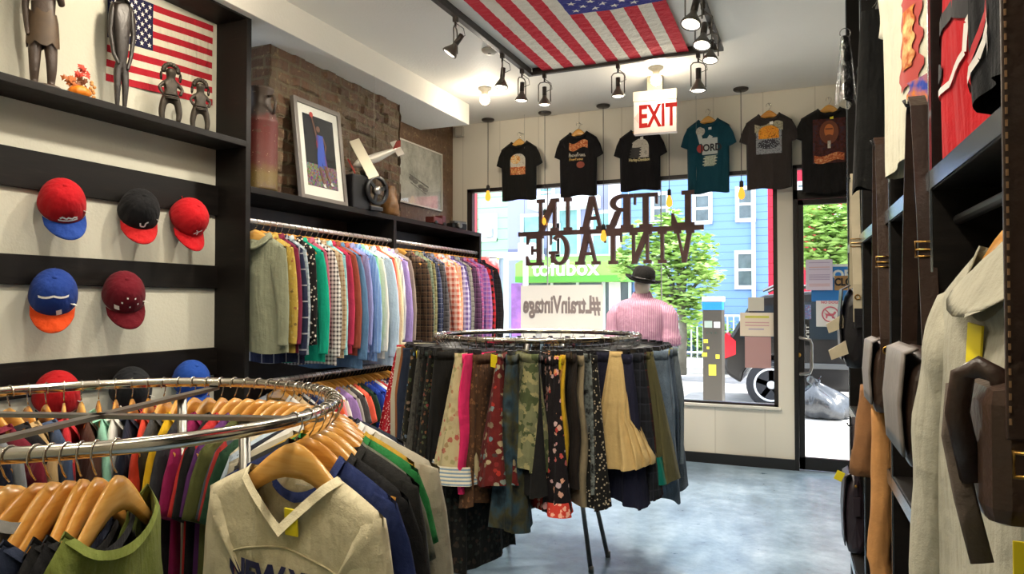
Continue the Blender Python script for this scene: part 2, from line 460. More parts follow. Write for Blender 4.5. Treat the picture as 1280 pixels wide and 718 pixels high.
b = MB(); b.prism([(YB, 2.75), (YB - 0.9, 2.5), (YB - 0.9, 1.95), (YB, 1.95)], 'X', -8.05, -4.75)
aw = b.build('shop_awning', M_AWN, hl)
MB().box(-8.05, -4.75, YB - 0.92, YB - 0.9, 1.95, 2.12).build('awning_band', plain('dark_green_band', '#5ba33c', 0.7), aw)
me = text_data('tofubox', 0.62, 0.01, 0.012); p = on_y(706, 336, YB - 0.93)
put('awning_lettering', me, plain('white_lettering', '#f2f5ef', 0.5), aw, (p.x, YB - 0.93, p.z), (PI / 2, 0, 0))
b = MB(); b.box(-8.0, -4.8, YB - 0.1, YB - 0.02, -0.06, 1.95); b.build('shop_glazing', plain('shop_glass', '#4d5a59', 0.15, 0, 0.4, 1.5), hl)
b = MB()
for x in (-7.98, -7.2, -6.4, -5.6, -4.85): b.box(x - 0.04, x + 0.04, YB - 0.16, YB - 0.08, -0.06, 1.95)
b.box(-8.0, -4.8, YB - 0.16, YB - 0.08, 0.35, 0.45)
b.build('shop_mullions', plain('pale_mullion', '#c8cfca', 0.5), hl)
fix_parent(hl)
hb = house('blue_house', -5.12, -1.16, 8.5, m_siding('sky_blue_siding', '#7c9fd6', 0.21), 'sky blue clapboard house with white windows across the street')
for q in ((818, 245, 833, 275), (870, 246, 886, 276), (924, 238, 940, 273), (923, 318, 940, 357), (820, 320, 834, 352)): house_window(hb, *q)
MB().tube([(-1.52, YB - 0.08, 0), (-1.52, YB - 0.08, 8.4)], 0.055, 8).build('downpipe', M_WTRIM, hb)
fix_parent(hb)
hr = house('red_house', -1.16, 5.5, 8.5, m_siding('red_siding', '#c2283c', 0.3), 'red clapboard house behind the street tree beyond the door')
house_window(hr, 998, 232, 1004, 240); house_window(hr, 1048, 262, 1058, 275)
fix_parent(hr)
# white framed poster kiosk and bright poster at the foot of the green house
a = on_y(622, 320, 17.2); c = on_y(657, 410, 17.2)
o = thing('bus_shelter', 'white framed glass bus shelter with purple poster across the street', 'bus shelter', ((a.x + c.x) / 2, 17.2, -0.06))
b = MB()
for x in (a.x, a.x + 0.25, c.x): b.cbox((x, 17.2, (a.z - 0.06) / 2), (0.1, 0.1, a.z + 0.06))
b.cbox(((a.x + c.x) / 2, 17.6, a.z), (c.x - a.x + 0.3, 1.2, 0.14))
b.build('shelter_frame', M_WTRIM, o)
MB().cbox((a.x + 0.12, 17.2, (a.z) / 2), (0.22, 0.04, a.z)).build('glass_side', plain('pale_blue_glass', '#a9bfcf', 0.1), o)
MB().cbox((a.x + 0.55, 17.3, a.z * 0.45), (0.38, 0.04, 1.4)).build('poster', plain('purple_poster', '#8f5a9e', 0.5, 0, 0.4, 3), o)
fix_parent(o)
a = on_y(603, 321, 17.0); c = on_y(622, 400, 17.0)
def m_poster():
    t = NT('bright_poster'); co = t.coord(); X, Y, Z = t.xyz(co)
    v = t.math('ADD', t.math('MULTIPLY', X, 0.9), t.math('MULTIPLY', t.noise(co, 3, 2), 0.8))
    t.bsdf(t.ramp(t.math('FRACT', t.math('ADD', Z, v)), [(0.0, '#d8e24a'), (0.35, '#9ccf3a'), (0.42, '#e2442e'), (0.8, '#d83a33'), (1.0, '#f2f0e6')]), 0.5); return t.m
tag(MB().rbox(a.x - 0.3, c.x, 17.0, 17.12, -0.06, a.z, 0.02).build('advert_panel', m_poster()), 'yellow green and red advertising panel standing beside the white bus shelter', 'advert')
# parked car with silver wheels
def make_car(x0, yn, zg, label, mat_body):
    o = thing('parked_suv', label, 'car', (x0 + 2.3, yn + 0.9, zg))
    L = lambda p: [(q[0], q[1]) for q in p]
    prof = [(0.05, 0.48), (0.0, 0.62), (0.02, 0.95), (0.06, 1.02), (0.42, 1.62), (0.6, 1.70), (1.2, 1.75), (2.3, 1.72), (2.75, 1.6), (3.45, 1.12), (4.4, 1.0), (4.7, 0.82), (4.72, 0.45), (4.3, 0.32)]
    def arch(cx, r=0.43): return [(cx + r * math.cos(PI * k / 8), 0.36 + r * math.sin(PI * k / 8)) for k in range(9)]
    poly = prof + arch(3.75) + [(3.3, 0.3), (1.2, 0.3)] + arch(0.68)
    b = MB(); b.prism([(p[0] - 2.3, p[1]) for p in poly], 'Y', -0.9, 0.9)
    body = b.build('car_body', mat_body, o)
    bv = body.modifiers.new('b', 'BEVEL'); bv.width = 0.05; bv.segments = 2; bv.limit_method = 'ANGLE'; bv.angle_limit = 0.5
    gl = plain('tinted_car_glass', '#20262a', 0.08)
    for nm, q in (('rear_quarter_window', [(0.24, 1.05), (0.5, 1.52), (1.0, 1.58), (1.0, 1.05)]), ('side_window', [(1.08, 1.05), (1.08, 1.59), (1.85, 1.6), (1.85, 1.05)]), ('side_window', [(1.93, 1.05), (1.93, 1.6), (2.3, 1.58), (2.7, 1.46), (3.15, 1.08)])):
        MB().prism([(p[0] - 2.3, p[1]) for p in q], 'Y', -0.915, -0.89).build(nm, gl, o)
    MB().prism([(-2.31, 0.72), (-2.32, 1.04), (-2.26, 1.12), (-2.12, 1.0), (-2.12, 0.8)], 'Y', -0.93, -0.6).build('tail_light', plain('red_lens', '#d0202c', 0.2), o)
    MB().rbox(-2.36, -2.05, -0.86, 0.86, 0.48, 0.66, 0.05).build('bumper', plain('grey_bumper', '#4c4c4a', 0.5), o)
    for yy in (-0.6, 0.6): MB().tube([(-1.75, yy, 1.76), (-1.6, yy, 1.83), (-0.1, yy, 1.83), (0.1, yy, 1.75)], 0.022, 8).build('roof_rail', M_STEEL, o)
    MB().rbox(-1.9, 1.2, -0.925, -0.895, 0.62, 0.7, 0.01).build('side_moulding', plain('grey_bumper', '#4c4c4a', 0.5), o)
    rim = plain('alloy_rim', '#d4d6d8', 0.35, 0.2)
    for cx in (0.68, 3.75):
        for yy in (-0.82, 0.82):
            Mw = Matrix.Translation((cx - 2.3, yy, 0.36)) @ Matrix.Rotation(PI / 2, 4, 'X')
            b = MB(); b.lathe([(0.24, -0.1), (0.33, -0.11), (0.36, -0.07), (0.36, 0.07), (0.33, 0.11), (0.24, 0.1)], 28, Mw)
            wh = b.build('wheel', plain('tyre_rubber', '#26262a', 0.8), o)
            b = MB(); b.lathe([(0.25, -0.02), (0.25, 0.115), (0.22, 0.115), (0.22, -0.02)], 28, Mw)
            for k in range(5):
                a2 = 2 * PI * k / 5
                b.box(-0.035, 0.035, 0.03, 0.235, 0.06, 0.1, Mw @ Matrix.Rotation(a2, 4, 'Z'))
            b.lathe([(0.001, 0.11), (0.06, 0.11), (0.065, 0.06)], 14, Mw)
            b.build('rim', rim, wh)
    return o
make_car(-1.30, 11.25, -0.2, 'black sport utility car with silver wheels parked at the curb', plain('black_car_paint', '#1d1b1a', 0.12, 0.2, Coat_Weight=1.0) if False else plain('black_car_paint', '#2a2725', 0.15, 0.3))
# parking meter kiosk
a = on_y(878, 372, 8.7); c = on_y(903, 500, 8.7)
mx, mw = (a.x + c.x) / 2, (c.x - a.x)
o = thing('parking_meter', 'grey parking pay station with blue top on the sidewalk', 'parking meter', (mx, 8.7, -0.02))
MB().rbox(-mw / 2, mw / 2, 0, 0.28, 0, a.z + 0.02, 0.012).build('housing', plain('meter_grey', '#575149', 0.45, 0.3), o)
zt = a.z + 0.02
MB().rbox(-mw / 2 - 0.004, mw / 2 + 0.004, -0.006, 0.2, zt - 0.15, zt - 0.055, 0.004).build('blue_band', plain('meter_blue', '#2f8fd8', 0.4), o)
MB().rbox(-mw / 2 - 0.005, mw / 2 + 0.005, -0.008, 0.29, zt - 0.05, zt + 0.01, 0.006).build('meter_top', M_WTRIM, o)
MB().rbox(-0.09, 0.0, -0.008, 0.02, zt - 0.36, zt - 0.28, 0.004).build('screen', plain('meter_screen', '#a9b5a8', 0.2), o)
MB().rbox(0.02, 0.09, -0.008, 0.02, zt - 0.36, zt - 0.29, 0.004).build('instruction_plate', plain('white_plate', '#dedede', 0.4), o)
b = MB()
for k in range(3): b.lathe([(0.012, 0), (0.012, 0.012)], 10, Matrix.Translation((-0.06 + k * 0.05, 0, zt - 0.42)) @ Matrix.Rotation(PI / 2, 4, 'X'))
b.build('button', plain('meter_button', '#3d4a40', 0.5), o)
for (x, z, w, h) in ((-0.075, -0.52, 0.05, 0.045), (-0.09, -0.68, 0.06, 0.05), (0.06, -0.7, 0.045, 0.05), (0.0, -0.86, 0.085, 0.13), (-0.05, -0.6, 0.03, 0.03)):
    MB().box(x - w / 2, x + w / 2, -0.004, 0.005, zt + z - h / 2, zt + z + h / 2).build('sticker', plain('yellow_sticker', '#e3d243', 0.5), o)
# rubbish bag
def bag_mesh():
    b = MB(); rings = []
    for i, (r, z) in enumerate([(0.17, 0.0), (0.25, 0.03), (0.29, 0.12), (0.27, 0.22), (0.2, 0.3), (0.1, 0.36), (0.035, 0.40), (0.03, 0.42), (0.07, 0.47)]):
        ring = []
        for k in range(36):
            an = 2 * PI * k / 36
            rr = r * (1 + 0.09 * math.sin(an * 5 + i * 0.7) + 0.06 * math.sin(an * 11 - i * 1.3))
            sh = -0.12 * (z / 0.45)
            ring.append(Vector((rr * math.cos(an) * 1.15 + sh, rr * math.sin(an), z * (1 + 0.08 * math.sin(an * 3 + 1)))))
        rings.append(ring)
    return b.rings(rings)
p = on_z(1030, 527, -0.02)
t_ = thing('rubbish_bag', 'knotted black plastic rubbish bag lying on the sidewalk outside the door', 'rubbish bag', (p.x + 0.02, p.y + 0.3, -0.02))
bm_ = plain('black_plastic_film', '#3a3c40', 0.18, 0, 0.3, 20, 0.6, 25, 0.9)
bag_mesh().build('bag', bm_, t_)
MB().tube([(-0.107 + 0.036 * math.cos(2 * PI * k / 10), 0.036 * math.sin(2 * PI * k / 10), 0.41) for k in range(10)], 0.01, 6, True).build('knot', bm_, t_)
# trees and hedges
M_LEAF = m_noisecol('sunlit_leaf', [(0.3, '#86ad52'), (0.55, '#b0cf72'), (0.8, '#dbe8a4')], 1.3, 0.6)
M_BARK = plain('tree_bark', '#6f6a5c', 0.9, 0, 0.3, 6)
def leaf_cloud(n, blobs, size, seed):
    r = random.Random(seed); b = MB()
    wt = [bl[3] ** 2 for bl in blobs]
    for _ in range(n):
        bl = r.choices(blobs, wt)[0]
        d = Vector((r.gauss(0, 1), r.gauss(0, 1), r.gauss(0, 1))).normalized() * (bl[3] * r.random() ** 0.45)
        c = Vector(bl[:3]) + d
        s = size * r.uniform(0.6, 1.3)
        Mx = Matrix.Translation(c) @ Matrix.Rotation(r.uniform(0, 2 * PI), 4, 'Z') @ Matrix.Rotation(r.uniform(-1.0, 1.0), 4, 'X')
        b.add([Mx @ Vector(q) for q in ((-s, 0, 0), (0, -s * 0.45, 0.1 * s), (s, 0, 0), (0, s * 0.45, 0.1 * s))], [(0, 1, 2, 3)])
    return b
def tree(X, Y, blobs, h, label, n, seed, size=0.11):
    o = thing('street_tree', label, 'tree', (X, Y, -0.1))
    b = MB(); b.tube([(0, 0, 0), (0.03, 0, h * 0.4), (-0.02, 0, h * 0.75), (0.05, 0.02, h)], [0.1, 0.08, 0.06, 0.03], 10)
    for q in blobs: b.tube([(0, 0, h * 0.55), Vector((0, 0, h * 0.55)).lerp(Vector(q[:3]), 0.5) + Vector((0, 0, 0.1)), Vector(q[:3])], [0.05, 0.035, 0.015], 6)
    b.build('trunk', M_BARK, o)
    lc = leaf_cloud(n, blobs, size, seed)
    f = lc.data('foliage', 0, False); put('foliage', f, M_LEAF, o)
    return o
TX = on_y(852, 400, 14.8).x
def bl(px, py, r, X, Y): q = on_y(px, py, Y); return (q.x - X, 0, q.z + 0.1, r)
tree(TX, 14.8, [bl(825, 320, 0.55, TX, 14.8), bl(862, 318, 0.6, TX, 14.8), bl(800, 300, 0.4, TX, 14.8), bl(880, 345, 0.42, TX, 14.8), bl(832, 365, 0.45, TX, 14.8), bl(866, 385, 0.45, TX, 14.8), bl(838, 285, 0.4, TX, 14.8), bl(780, 330, 0.35, TX, 14.8)], 2.4, 'leafy young street tree in front of the sky blue house', 2600, 3)
TX2 = on_y(1035, 300, 15.5).x
tree(TX2, 15.5, [bl(1020, 290, 0.6, TX2, 15.5), bl(1050, 300, 0.6, TX2, 15.5), bl(1035, 268, 0.6, TX2, 15.5), bl(1060, 330, 0.5, TX2, 15.5), bl(1085, 290, 0.7, TX2, 15.5), bl(1012, 320, 0.35, TX2, 15.5)], 2.9, 'leafy street tree seen through the glass door, against the red house', 2600, 5)
a = on_y(815, 400, 19.3); c = on_y(905, 436, 19.3)
hd = thing('hedge', 'low green hedge behind a railing at the foot of the sky blue house', 'hedge', ((a.x + c.x) / 2, 19.25, -0.06))
put('foliage', leaf_cloud(1500, [(-1.2 + 0.4 * k, 0.1, 0.45, 0.5) for k in range(7)], 0.1, 9).data('f', 0, False), M_LEAF, hd)
rl = thing('garden_railing', 'white garden railing standing before the low hedge across the street', 'railing', ((a.x + c.x) / 2, 18.7, -0.06))
b = MB()
for k in range(22): b.cbox((-1.6 + k * 0.15, 0, 0.55), (0.03, 0.03, 1.1))
b.cbox((0, 0, 1.1), (3.4, 0.05, 0.05)); b.cbox((0, 0, 0.15), (3.4, 0.05, 0.05))
b.build('railing_bars', plain('railing_white', '#d9dcdc', 0.5), rl)
# ================================================================ HANGERS AND GARMENTS
# local frame of every hanging thing: origin = top of the rail, x = shoulder direction, -y = front, z up
ORD = ['zeroth', 'first', 'second', 'third', 'fourth', 'fifth', 'sixth', 'seventh', 'eighth', 'ninth', 'tenth', 'eleventh', 'twelfth', 'thirteenth', 'fourteenth', 'fifteenth', 'sixteenth', 'seventeenth', 'eighteenth', 'nineteenth']
TENS = {20: 'twent', 30: 'thirt', 40: 'fort', 50: 'fift', 60: 'sixt'}
def ordw(n):
    if n < 20: return ORD[n]
    t, u = n // 10 * 10, n % 10
    return TENS[t] + ('ieth' if u == 0 else 'y-' + ORD[u])
M_WOOD = None
def m_hangwood():
    t = NT('varnished_hanger_wood'); co = t.coord(); mp = t.n('Mapping'); mp.inputs['Scale'].default_value = (3, 30, 30); t.l(co, mp.inputs[0])
    oi = t.n('ObjectInfo'); n = t.noise(mp.outputs[0], 4, 4)
    f = t.math('ADD', t.math('MULTIPLY', n, 0.6), t.math('MULTIPLY', oi.outputs['Random'], 0.4))
    t.bsdf(t.ramp(f, [(0.2, '#b5772f'), (0.5, '#cf9545'), (0.8, '#dfae62')]), 0.22, 0, None, spec=0.5); return t.m
M_WOOD = m_hangwood()
def hook_data(r=0.02, rod=0.055, seg=6, rad=0.0017):
    """wire hook over a rail of radius r, stem down to -rod"""
    pts = []
    for k in range(11):
        an = PI * (1.15 - 1.4 * k / 10)
        pts.append((0.0, math.cos(an) * r * 1.0, -r + math.sin(an) * r))
    # the open side is pts[0]; finish with the stem under the centre
    pts = [(p[1], 0, p[2]) for p in pts]
    pts += [(0.010, 0, -r * 1.9 - 0.006), (0, 0, -r * 2 - 0.016), (0, 0, -rod)]
    b = MB(); b.tube(pts, rad, seg); return b.data('hook', 0, False)
def hanger_wood_data(half=0.215, drop=0.118, h0=0.050, h1=0.024, th=0.011, z0=-0.060, curve=0.012, n=18):
    b = MB(); rings = []
    for i in range(n + 1):
        u = -1 + 2 * i / n; a = abs(u)
        x = u * half
        s = a * a * (3 - 2 * a)
        top = z0 - drop * (0.25 * a + 0.75 * s)
        h = h0 * (1 - a) ** 1.4 * 0.5 + h1 + (h0 - h1) * 0.5 * (1 - a)
        if i in (0, n): h *= 0.6
        y = -curve * a ** 2
        t = th * (1.0 if a < 0.9 else 0.8)
        ring = []
        for k in range(8):
            an = 2 * PI * (k + 0.5) / 8
            ring.append(Vector((x, y + t * 0.5 * math.cos(an) * 1.1, top - h / 2 + h * 0.5 * math.sin(an) * 1.08)))
        rings.append(ring)
    b.rings(rings); return b.data('hanger_bar', 0)
HK = hook_data(); HK2 = hook_data(0.0175, 0.06)
HW = hanger_wood_data()
HWS = [HW, hanger_wood_data(0.205, 0.112, 0.045, 0.022, 0.012, curve=0.012), hanger_wood_data(0.21, 0.124, 0.058, 0.028, 0.014, curve=0.013)]
NCNT = [0]
def wood_hanger(loc, rz, label, group, var=0, hook=None, s=1.0, wood=None):
    o = thing('wooden_hanger', label, 'hanger', loc, rz, group)
    put('wooden_bar', HWS[var], wood or M_WOOD, o, scale=(s, 1, 1))
    put('wire_hook', hook or HK, M_CHROME, o)
    return o
def clip_hanger_datas(half=0.17):
    b = MB(); b.tube([(-half, 0, -0.062), (half, 0, -0.062)], 0.0035, 8)
    bar = b.data('bar', 0, False)
    b = MB()
    for sx in (1,):
        x = 0
        b.prism([(x - 0.016, -0.05), (x + 0.016, -0.05), (x + 0.02, -0.085), (x - 0.02, -0.085)], 'Y', -0.012, -0.003)
        b.prism([(x - 0.016, -0.05), (x + 0.016, -0.05), (x + 0.02, -0.085), (x - 0.02, -0.085)], 'Y', 0.003, 0.012); b.cbox((x, 0, -0.056), (0.03, 0.02, 0.01))
    return bar, b.data('clip', 0)
CB, CC = clip_hanger_datas()
def clip_hanger(loc, rz, label, group, mat):
    o = thing('clip_hanger', label, 'hanger', loc, rz, group)
    put('hanger_bar', CB, mat, o); put('clip', CC, mat, o, loc=(-0.146, 0, 0)); put('clip', CC, mat, o, loc=(0.146, 0, 0)); put('wire_hook', HK2, M_CHROME, o)
    return o
class Shirt:
    """body of a top hung on a hanger; front_y gives the front surface for prints and tags"""
    def __init__(s, sh=0.44, hem=0.46, length=0.66, neck=0.17, nf=0.09, nb=0.02, th=0.03, vneck=False, z_neck=-0.088, drop=0.07, seed=1, wr=0.006, nu=20, nv=16, sleeveless=False):
        s.sh, s.hem, s.len, s.neck, s.nf, s.nb, s.th, s.v, s.zn, s.drop, s.seed, s.wr, s.nu, s.nv, s.sl = sh, hem, length, neck, nf, nb, th, vneck, z_neck, drop, seed, wr, nu, nv, sleeveless
        r = random.Random(seed); s.ph = [r.uniform(0, 6.28) for _ in range(8)]
        s.zh = z_neck - length
    def ztop(s, u, front):
        un = s.neck / s.sh; a = abs(u)
        if a >= un:
            k = (a - un) / (1 - un); return s.zn - s.drop * (0.85 * k + 0.15 * k * k)
        q = a / un
        d = s.nf if front else s.nb
        return s.zn - d * ((1 - q) if (s.v and front) else math.sqrt(max(0, 1 - q * q)) if not front or s.nf < 0.12 else (1 - q ** 2.2))
    def hw(s, v):
        a, c = s.sh / 2, s.hem / 2
        k = min(1, v / 0.3)
        arm = (a * 0.985 if not s.sl else a * (1 - 0.12 * math.sin(min(1, v / 0.28) * PI)))
        return (a * (1 - k) + arm * k) if v < 0.3 else arm + (c - arm) * ((v - 0.3) / 0.7)
    def thick(s, v): return s.th * min(1, 0.5 + v * 2.2) * (1 - 0.12 * v)
    def off(s, u, v):
        p = s.ph; w = s.wr * (0.25 + v)
        return w * (math.sin(u * 5.5 + p[0] + v * 1.3) + 0.6 * math.sin(u * 11 + p[1] - v * 2.1) + 0.35 * math.sin(v * 9 + u * 3 + p[2]))
    def point(s, u, v, front):
        zt = s.ztop(u, front); z = zt + (s.zh - zt) * v + (0.008 * math.sin(u * 4 + s.ph[3]) * v)
        x = u * s.hw(v)
        prof = math.sqrt(max(0.0, 1 - u ** 4))
        un = s.neck / s.sh
        t = s.thick(v) * prof
        if v == 0 and abs(u) >= un: t = 0.0
        elif v == 0: t = max(t, 0.010 + 0.03 * math.sqrt(max(0, 1 - (abs(u) / un) ** 2)) * (1.0 if front else 0.75)) if abs(u) < un else 0
        y = (-t if front else t * 0.8) + s.off(u, v) * (prof if v > 0 else 0)
        y += 0.0 if not s.sl else 0
        return Vector((x, y - 0.012 * abs(u) ** 2 * max(0, 1 - v), z))
    def mb(s):
        b = MB()
        for fr in (True, False): b.grid(lambda i, j, fr=fr: s.point(-1 + 2 * i, j, fr), s.nu, s.nv)
        return b
    def data(s): return s.mb().data('garment_body', 0.0008)
    def front(s, x, z, eps=0.003):
        """point just before the front surface at local x, z"""
        v = 0.5
        for _ in range(12):
            u = max(-0.98, min(0.98, x / s.hw(v))); zt = s.ztop(u, True); v = max(0.02, min(1.0, (z - zt) / (s.zh - zt)))
        p = s.point(u, v, True)
        return Vector((x, p.y - eps, z))
    def print_data(s, poly_or_rect, eps=0.003, n=14):
        """a printed patch that follows the front; (cx, cz, w, h, shape)"""
        cx, cz, w, h, shape = poly_or_rect
        b = MB()
        def fn(i, j):
            a, c = -1 + 2 * i, -1 + 2 * j
            if shape == 'oval':
                a, c = a * math.sqrt(1 - c * c / 2), c * math.sqrt(1 - a * a / 2)
            elif shape == 'arch':
                if c > 0: a *= math.sqrt(max(0.02, 1 - c * c * 0.95))
            elif shape == 'jag': a = a * (0.72 + 0.28 * (int((c + 1) * 3.5) % 2)) + 0.12 * c
            elif shape == 'ribbon': c = c + 0.5 * math.sin(a * 3)
            return s.front(cx + a * w / 2, cz + c * h / 2, eps)
        b.grid(fn, n, n); return b.data('print', 0)
    def text(s, body, size, cx, cz, eps=0.0035, bold=0.0, sx=1.0):
        me = text_data(body, size, 0.0, bold)
        for p in me.vertices:
            q = s.front(cx + p.co.x * sx, cz + p.co.y, eps); p.co = q
        return me
def sleeve_data(sh=0.44, z_neck=-0.088, drop=0.07, length=0.56, long=True, th=0.024, seed=1, out=0.06, side=1, w0=0.10, w1=0.05):
    """sleeve laid out along its outer edge, which continues the shoulder line"""
    r = random.Random(seed); ph = r.uniform(0, 6); ph2 = r.uniform(0, 6)
    tx, tz = sh / 2 * 0.985, z_neck - drop * 0.985
    if long:
        T = [(tx - 0.05, tz + 0.012), (tx + 0.001, tz - 0.004), (tx + out * 0.45, tz - 0.09), (tx + out * 0.8, tz - 0.22), (tx + out, tz - length * 0.6), (tx + out * 0.9, tz - length * 0.9), (tx + out * 0.82, tz - length)]
        A = [(0.35, 0.94), (0.75, 0.66), (0.93, 0.36), (0.985, 0.15), (1, 0.0), (1, -0.02), (1, -0.02)]
        W = [w0 * 1.25, w0 * 1.2, w0, w0 * 0.86, w0 * 0.72, w1 * 1.02, w1]
    else:
        T = [(tx - 0.05, tz + 0.012), (tx + 0.001, tz - 0.004), (tx + out * 0.55, tz - length * 0.42), (tx + out, tz - length)]
        A = [(0.35, 0.94), (0.6, 0.8), (0.86, 0.5), (0.9, 0.42)]
        W = [w0 * 1.0, w0 * 1.0, (w0 + w1) / 2, w1]
    rings = []; n = 16; K = 5; m = len(T) - 1
    for i in range(m * K + 1):
        q = min(i / K, m - 1e-6); a = int(q); f = q - a
        L = lambda P: tuple(P[a][c] * (1 - f) + P[a + 1][c] * f for c in (0, 1))
        tp = L(T); av = Vector(L(A)).normalized(); w = W[a] * (1 - f) + W[a + 1] * f
        cx, cz = tp[0] - av.x * w / 2, tp[1] - av.y * w / 2
        v = i / (m * K); ring = []
        tt = th * (0.45 + 0.55 * min(1, v * 3))
        yb = -0.012 * (1 - v) - (0.03 * v if long else 0.0)
        for k in range(n):
            an = 2 * PI * k / n
            g = 1 + 0.10 * math.sin(i * 0.9 + an * 2 + ph) + 0.07 * math.sin(an * 5 + ph2 + i * 0.35)
            ca = math.copysign(abs(math.cos(an)) ** 0.8, math.cos(an))
            ring.append(Vector((side * (cx + av.x * w / 2 * ca), yb + tt * g * math.sin(an) * (0.3 + 0.7 * min(1, v * 5)), cz + av.y * w / 2 * ca)))
        rings.append(ring if side > 0 else ring[::-1])
    b = MB(); b.rings(rings, True); return b.data('sleeve', 0)
def collar_data(neck=0.16, z=-0.088, h=0.038, nf=0.055):
    """folded shirt collar around the neck opening"""
    b = MB(); rings = []; n = 22
    for (sc, dz, dy) in ((0.98, 0.0, 0.0), (0.92, h, 0.0), (1.0, h + 0.004, 0), (1.12, h * 0.25, 0), (1.16, -0.012, -0.004), (1.1, -0.012, -0.004)):
        ring = []
        for k in range(n):
            an = 2 * PI * k / n - PI / 2
            fx = math.cos(an); fy = math.sin(an)
            front = max(0, -fy)
            ring.append(Vector((neck / 2 * sc * fx, 0.042 * sc * fy + dy, z - nf * front ** 2 + dz * (1 - 0.35 * front) - (0.022 * front if sc > 1.1 else 0))))
        rings.append(ring)
    b.rings(rings, True); return b.data('collar', 0)
def ribneck_data(S, w=0.018, eps=0.002):
    """ribbed band round the neck opening of Shirt S"""
    b = MB(); un = S.neck / S.sh; pts = []
    N = 16
    fr = [S.point(-un + 2 * un * k / N, 0, True) for k in range(N + 1)]
    bk = [S.point(un - 2 * un * k / N, 0, False) for k in range(1, N)]
    pts = fr + bk
    c = sum(pts, Vector()) / len(pts)
    rings = []
    for (sc, dz, dy) in ((1.0, 0.003, 0), (1.0, 0.004, -eps), (1.0, -w, -eps * 2.0), (1.0, -w, eps)):
        ring = []
        for i, p in enumerate(pts):
            f = i <= N
            out = Vector((p.x - c.x, 0, 0)).normalized() if abs(p.x) > 1e-6 else Vector()
            k = abs(p.x) / (S.neck / 2)
            d = Vector((math.copysign(1, p.x) * k * w * 0.75, 0, -w * (1 - k * 0.6)))
            q = p + (d if dz < 0 else Vector((0, 0, dz)))
            yy = -1 if f else 1
            ring.append(Vector((q.x, q.y + yy * (0.0035 if dz < 0 or dy else 0.0005), q.z)))
        rings.append(ring)
    b.rings(rings, False, True); return b.data('neck_band', 0)
TAGD = MB().box(-0.013, 0.013, -0.0012, 0.0012, -0.045, 0).data('tag')
M_TAG = plain('yellow_price_tag', '#e6d21e', 0.5)
M_TAGW = plain('white_price_tag', '#e4e0d6', 0.5)
# proto garments
class Kind: pass
def top_kind(seed, long=True, collar=True, sh=0.44, hem=0.46, length=0.66, th=0.022, out=0.055, sl=0.58, neck=0.16, nf=0.07):
    k = Kind(); S = Shirt(sh, hem, length, neck, nf, 0.02, th, seed=seed); k.S = S
    k.body = S.data()
    k.sl = [sleeve_data(sh, length=sl if long else 0.17, long=long, th=th * 0.85, seed=seed + q, out=out if long else 0.05, side=q, w0=0.115 if long else 0.19, w1=0.062 if long else 0.15) for q in (-1, 1)]
    k.col = collar_data(neck, h=0.02) if collar else ribneck_data(S)
    k.colname = 'collar' if collar else 'neck_band'
    return k
LS = [top_kind(11 + i, True, True, sh=0.43 + 0.012 * i, hem=0.45 + 0.01 * i, length=0.66 + 0.04 * i, th=0.019, sl=0.55 + 0.035 * i, out=0.03 + 0.012 * i, neck=0.19) for i in range(4)]
TS = [top_kind(31 + i, False, False, sh=0.43 + 0.015 * i, hem=0.45 + 0.015 * i, length=0.60 + 0.04 * i, th=0.02, neck=0.17, nf=0.075) for i in range(3)]
def hang_top(k, loc, rz, mat, label, cat, group, tagcol=None, slmat=None, colmat=None, name='shirt', s=1.0):
    o = thing(name, label, cat, loc, rz, group)
    o.scale = (s, 1, s)
    put('body', k.body, mat, o)
    for d in k.sl: put('sleeve', d, slmat or mat, o)
    put(k.colname, k.col, colmat or mat, o)
    if tagcol: put('price_tag', TAGD, tagcol, o, loc=(0.03, -0.045, -0.17))
    return o
def skirt_data(w0=0.32, w1=0.5, length=0.6, d0=0.02, d1=0.07, pleats=7, amp=0.35, seed=1, z0=-0.07, tiers=None, nv=18, n=72, legs=False, flat=0.0):
    r = random.Random(seed); ph = r.uniform(0, 6); ph2 = r.uniform(0, 6); b = MB(); rings = []
    for j in range(nv + 1):
        v = j / nv
        if tiers:
            base = 0.0
            k = 0.55 * v
            if v > tiers: k += 0.45 * min(1, (v - tiers) / (1 - tiers)) + 0.10
            w = w0 + (w1 - w0) * min(1.0, k)
        else: w = w0 + (w1 - w0) * v ** 0.9
        d = d0 + (d1 - d0) * v
        z = z0 - length * v
        ring = []
        for k in range(n):
            an = 2 * PI * k / n
            ca, sa = math.cos(an), math.sin(an)
            x = w / 2 * math.copysign(abs(ca) ** 0.6, ca); y = d * math.copysign(abs(sa) ** 0.75, sa)
            f = amp * v ** 0.8 * (math.sin(pleats * an + ph) + 0.45 * math.sin((pleats * 2 + 1) * an + ph2 + v * 1.5))
            if tiers and v > tiers: f *= 1.35
            y += d * f * 0.6; x += w * 0.018 * f
            zz = z + 0.012 * v * math.sin(an * 3 + ph)
            ring.append(Vector((x, y, zz)))
        rings.append(ring)
    b.rings(rings, False); return b.data('skirt_body', 0)
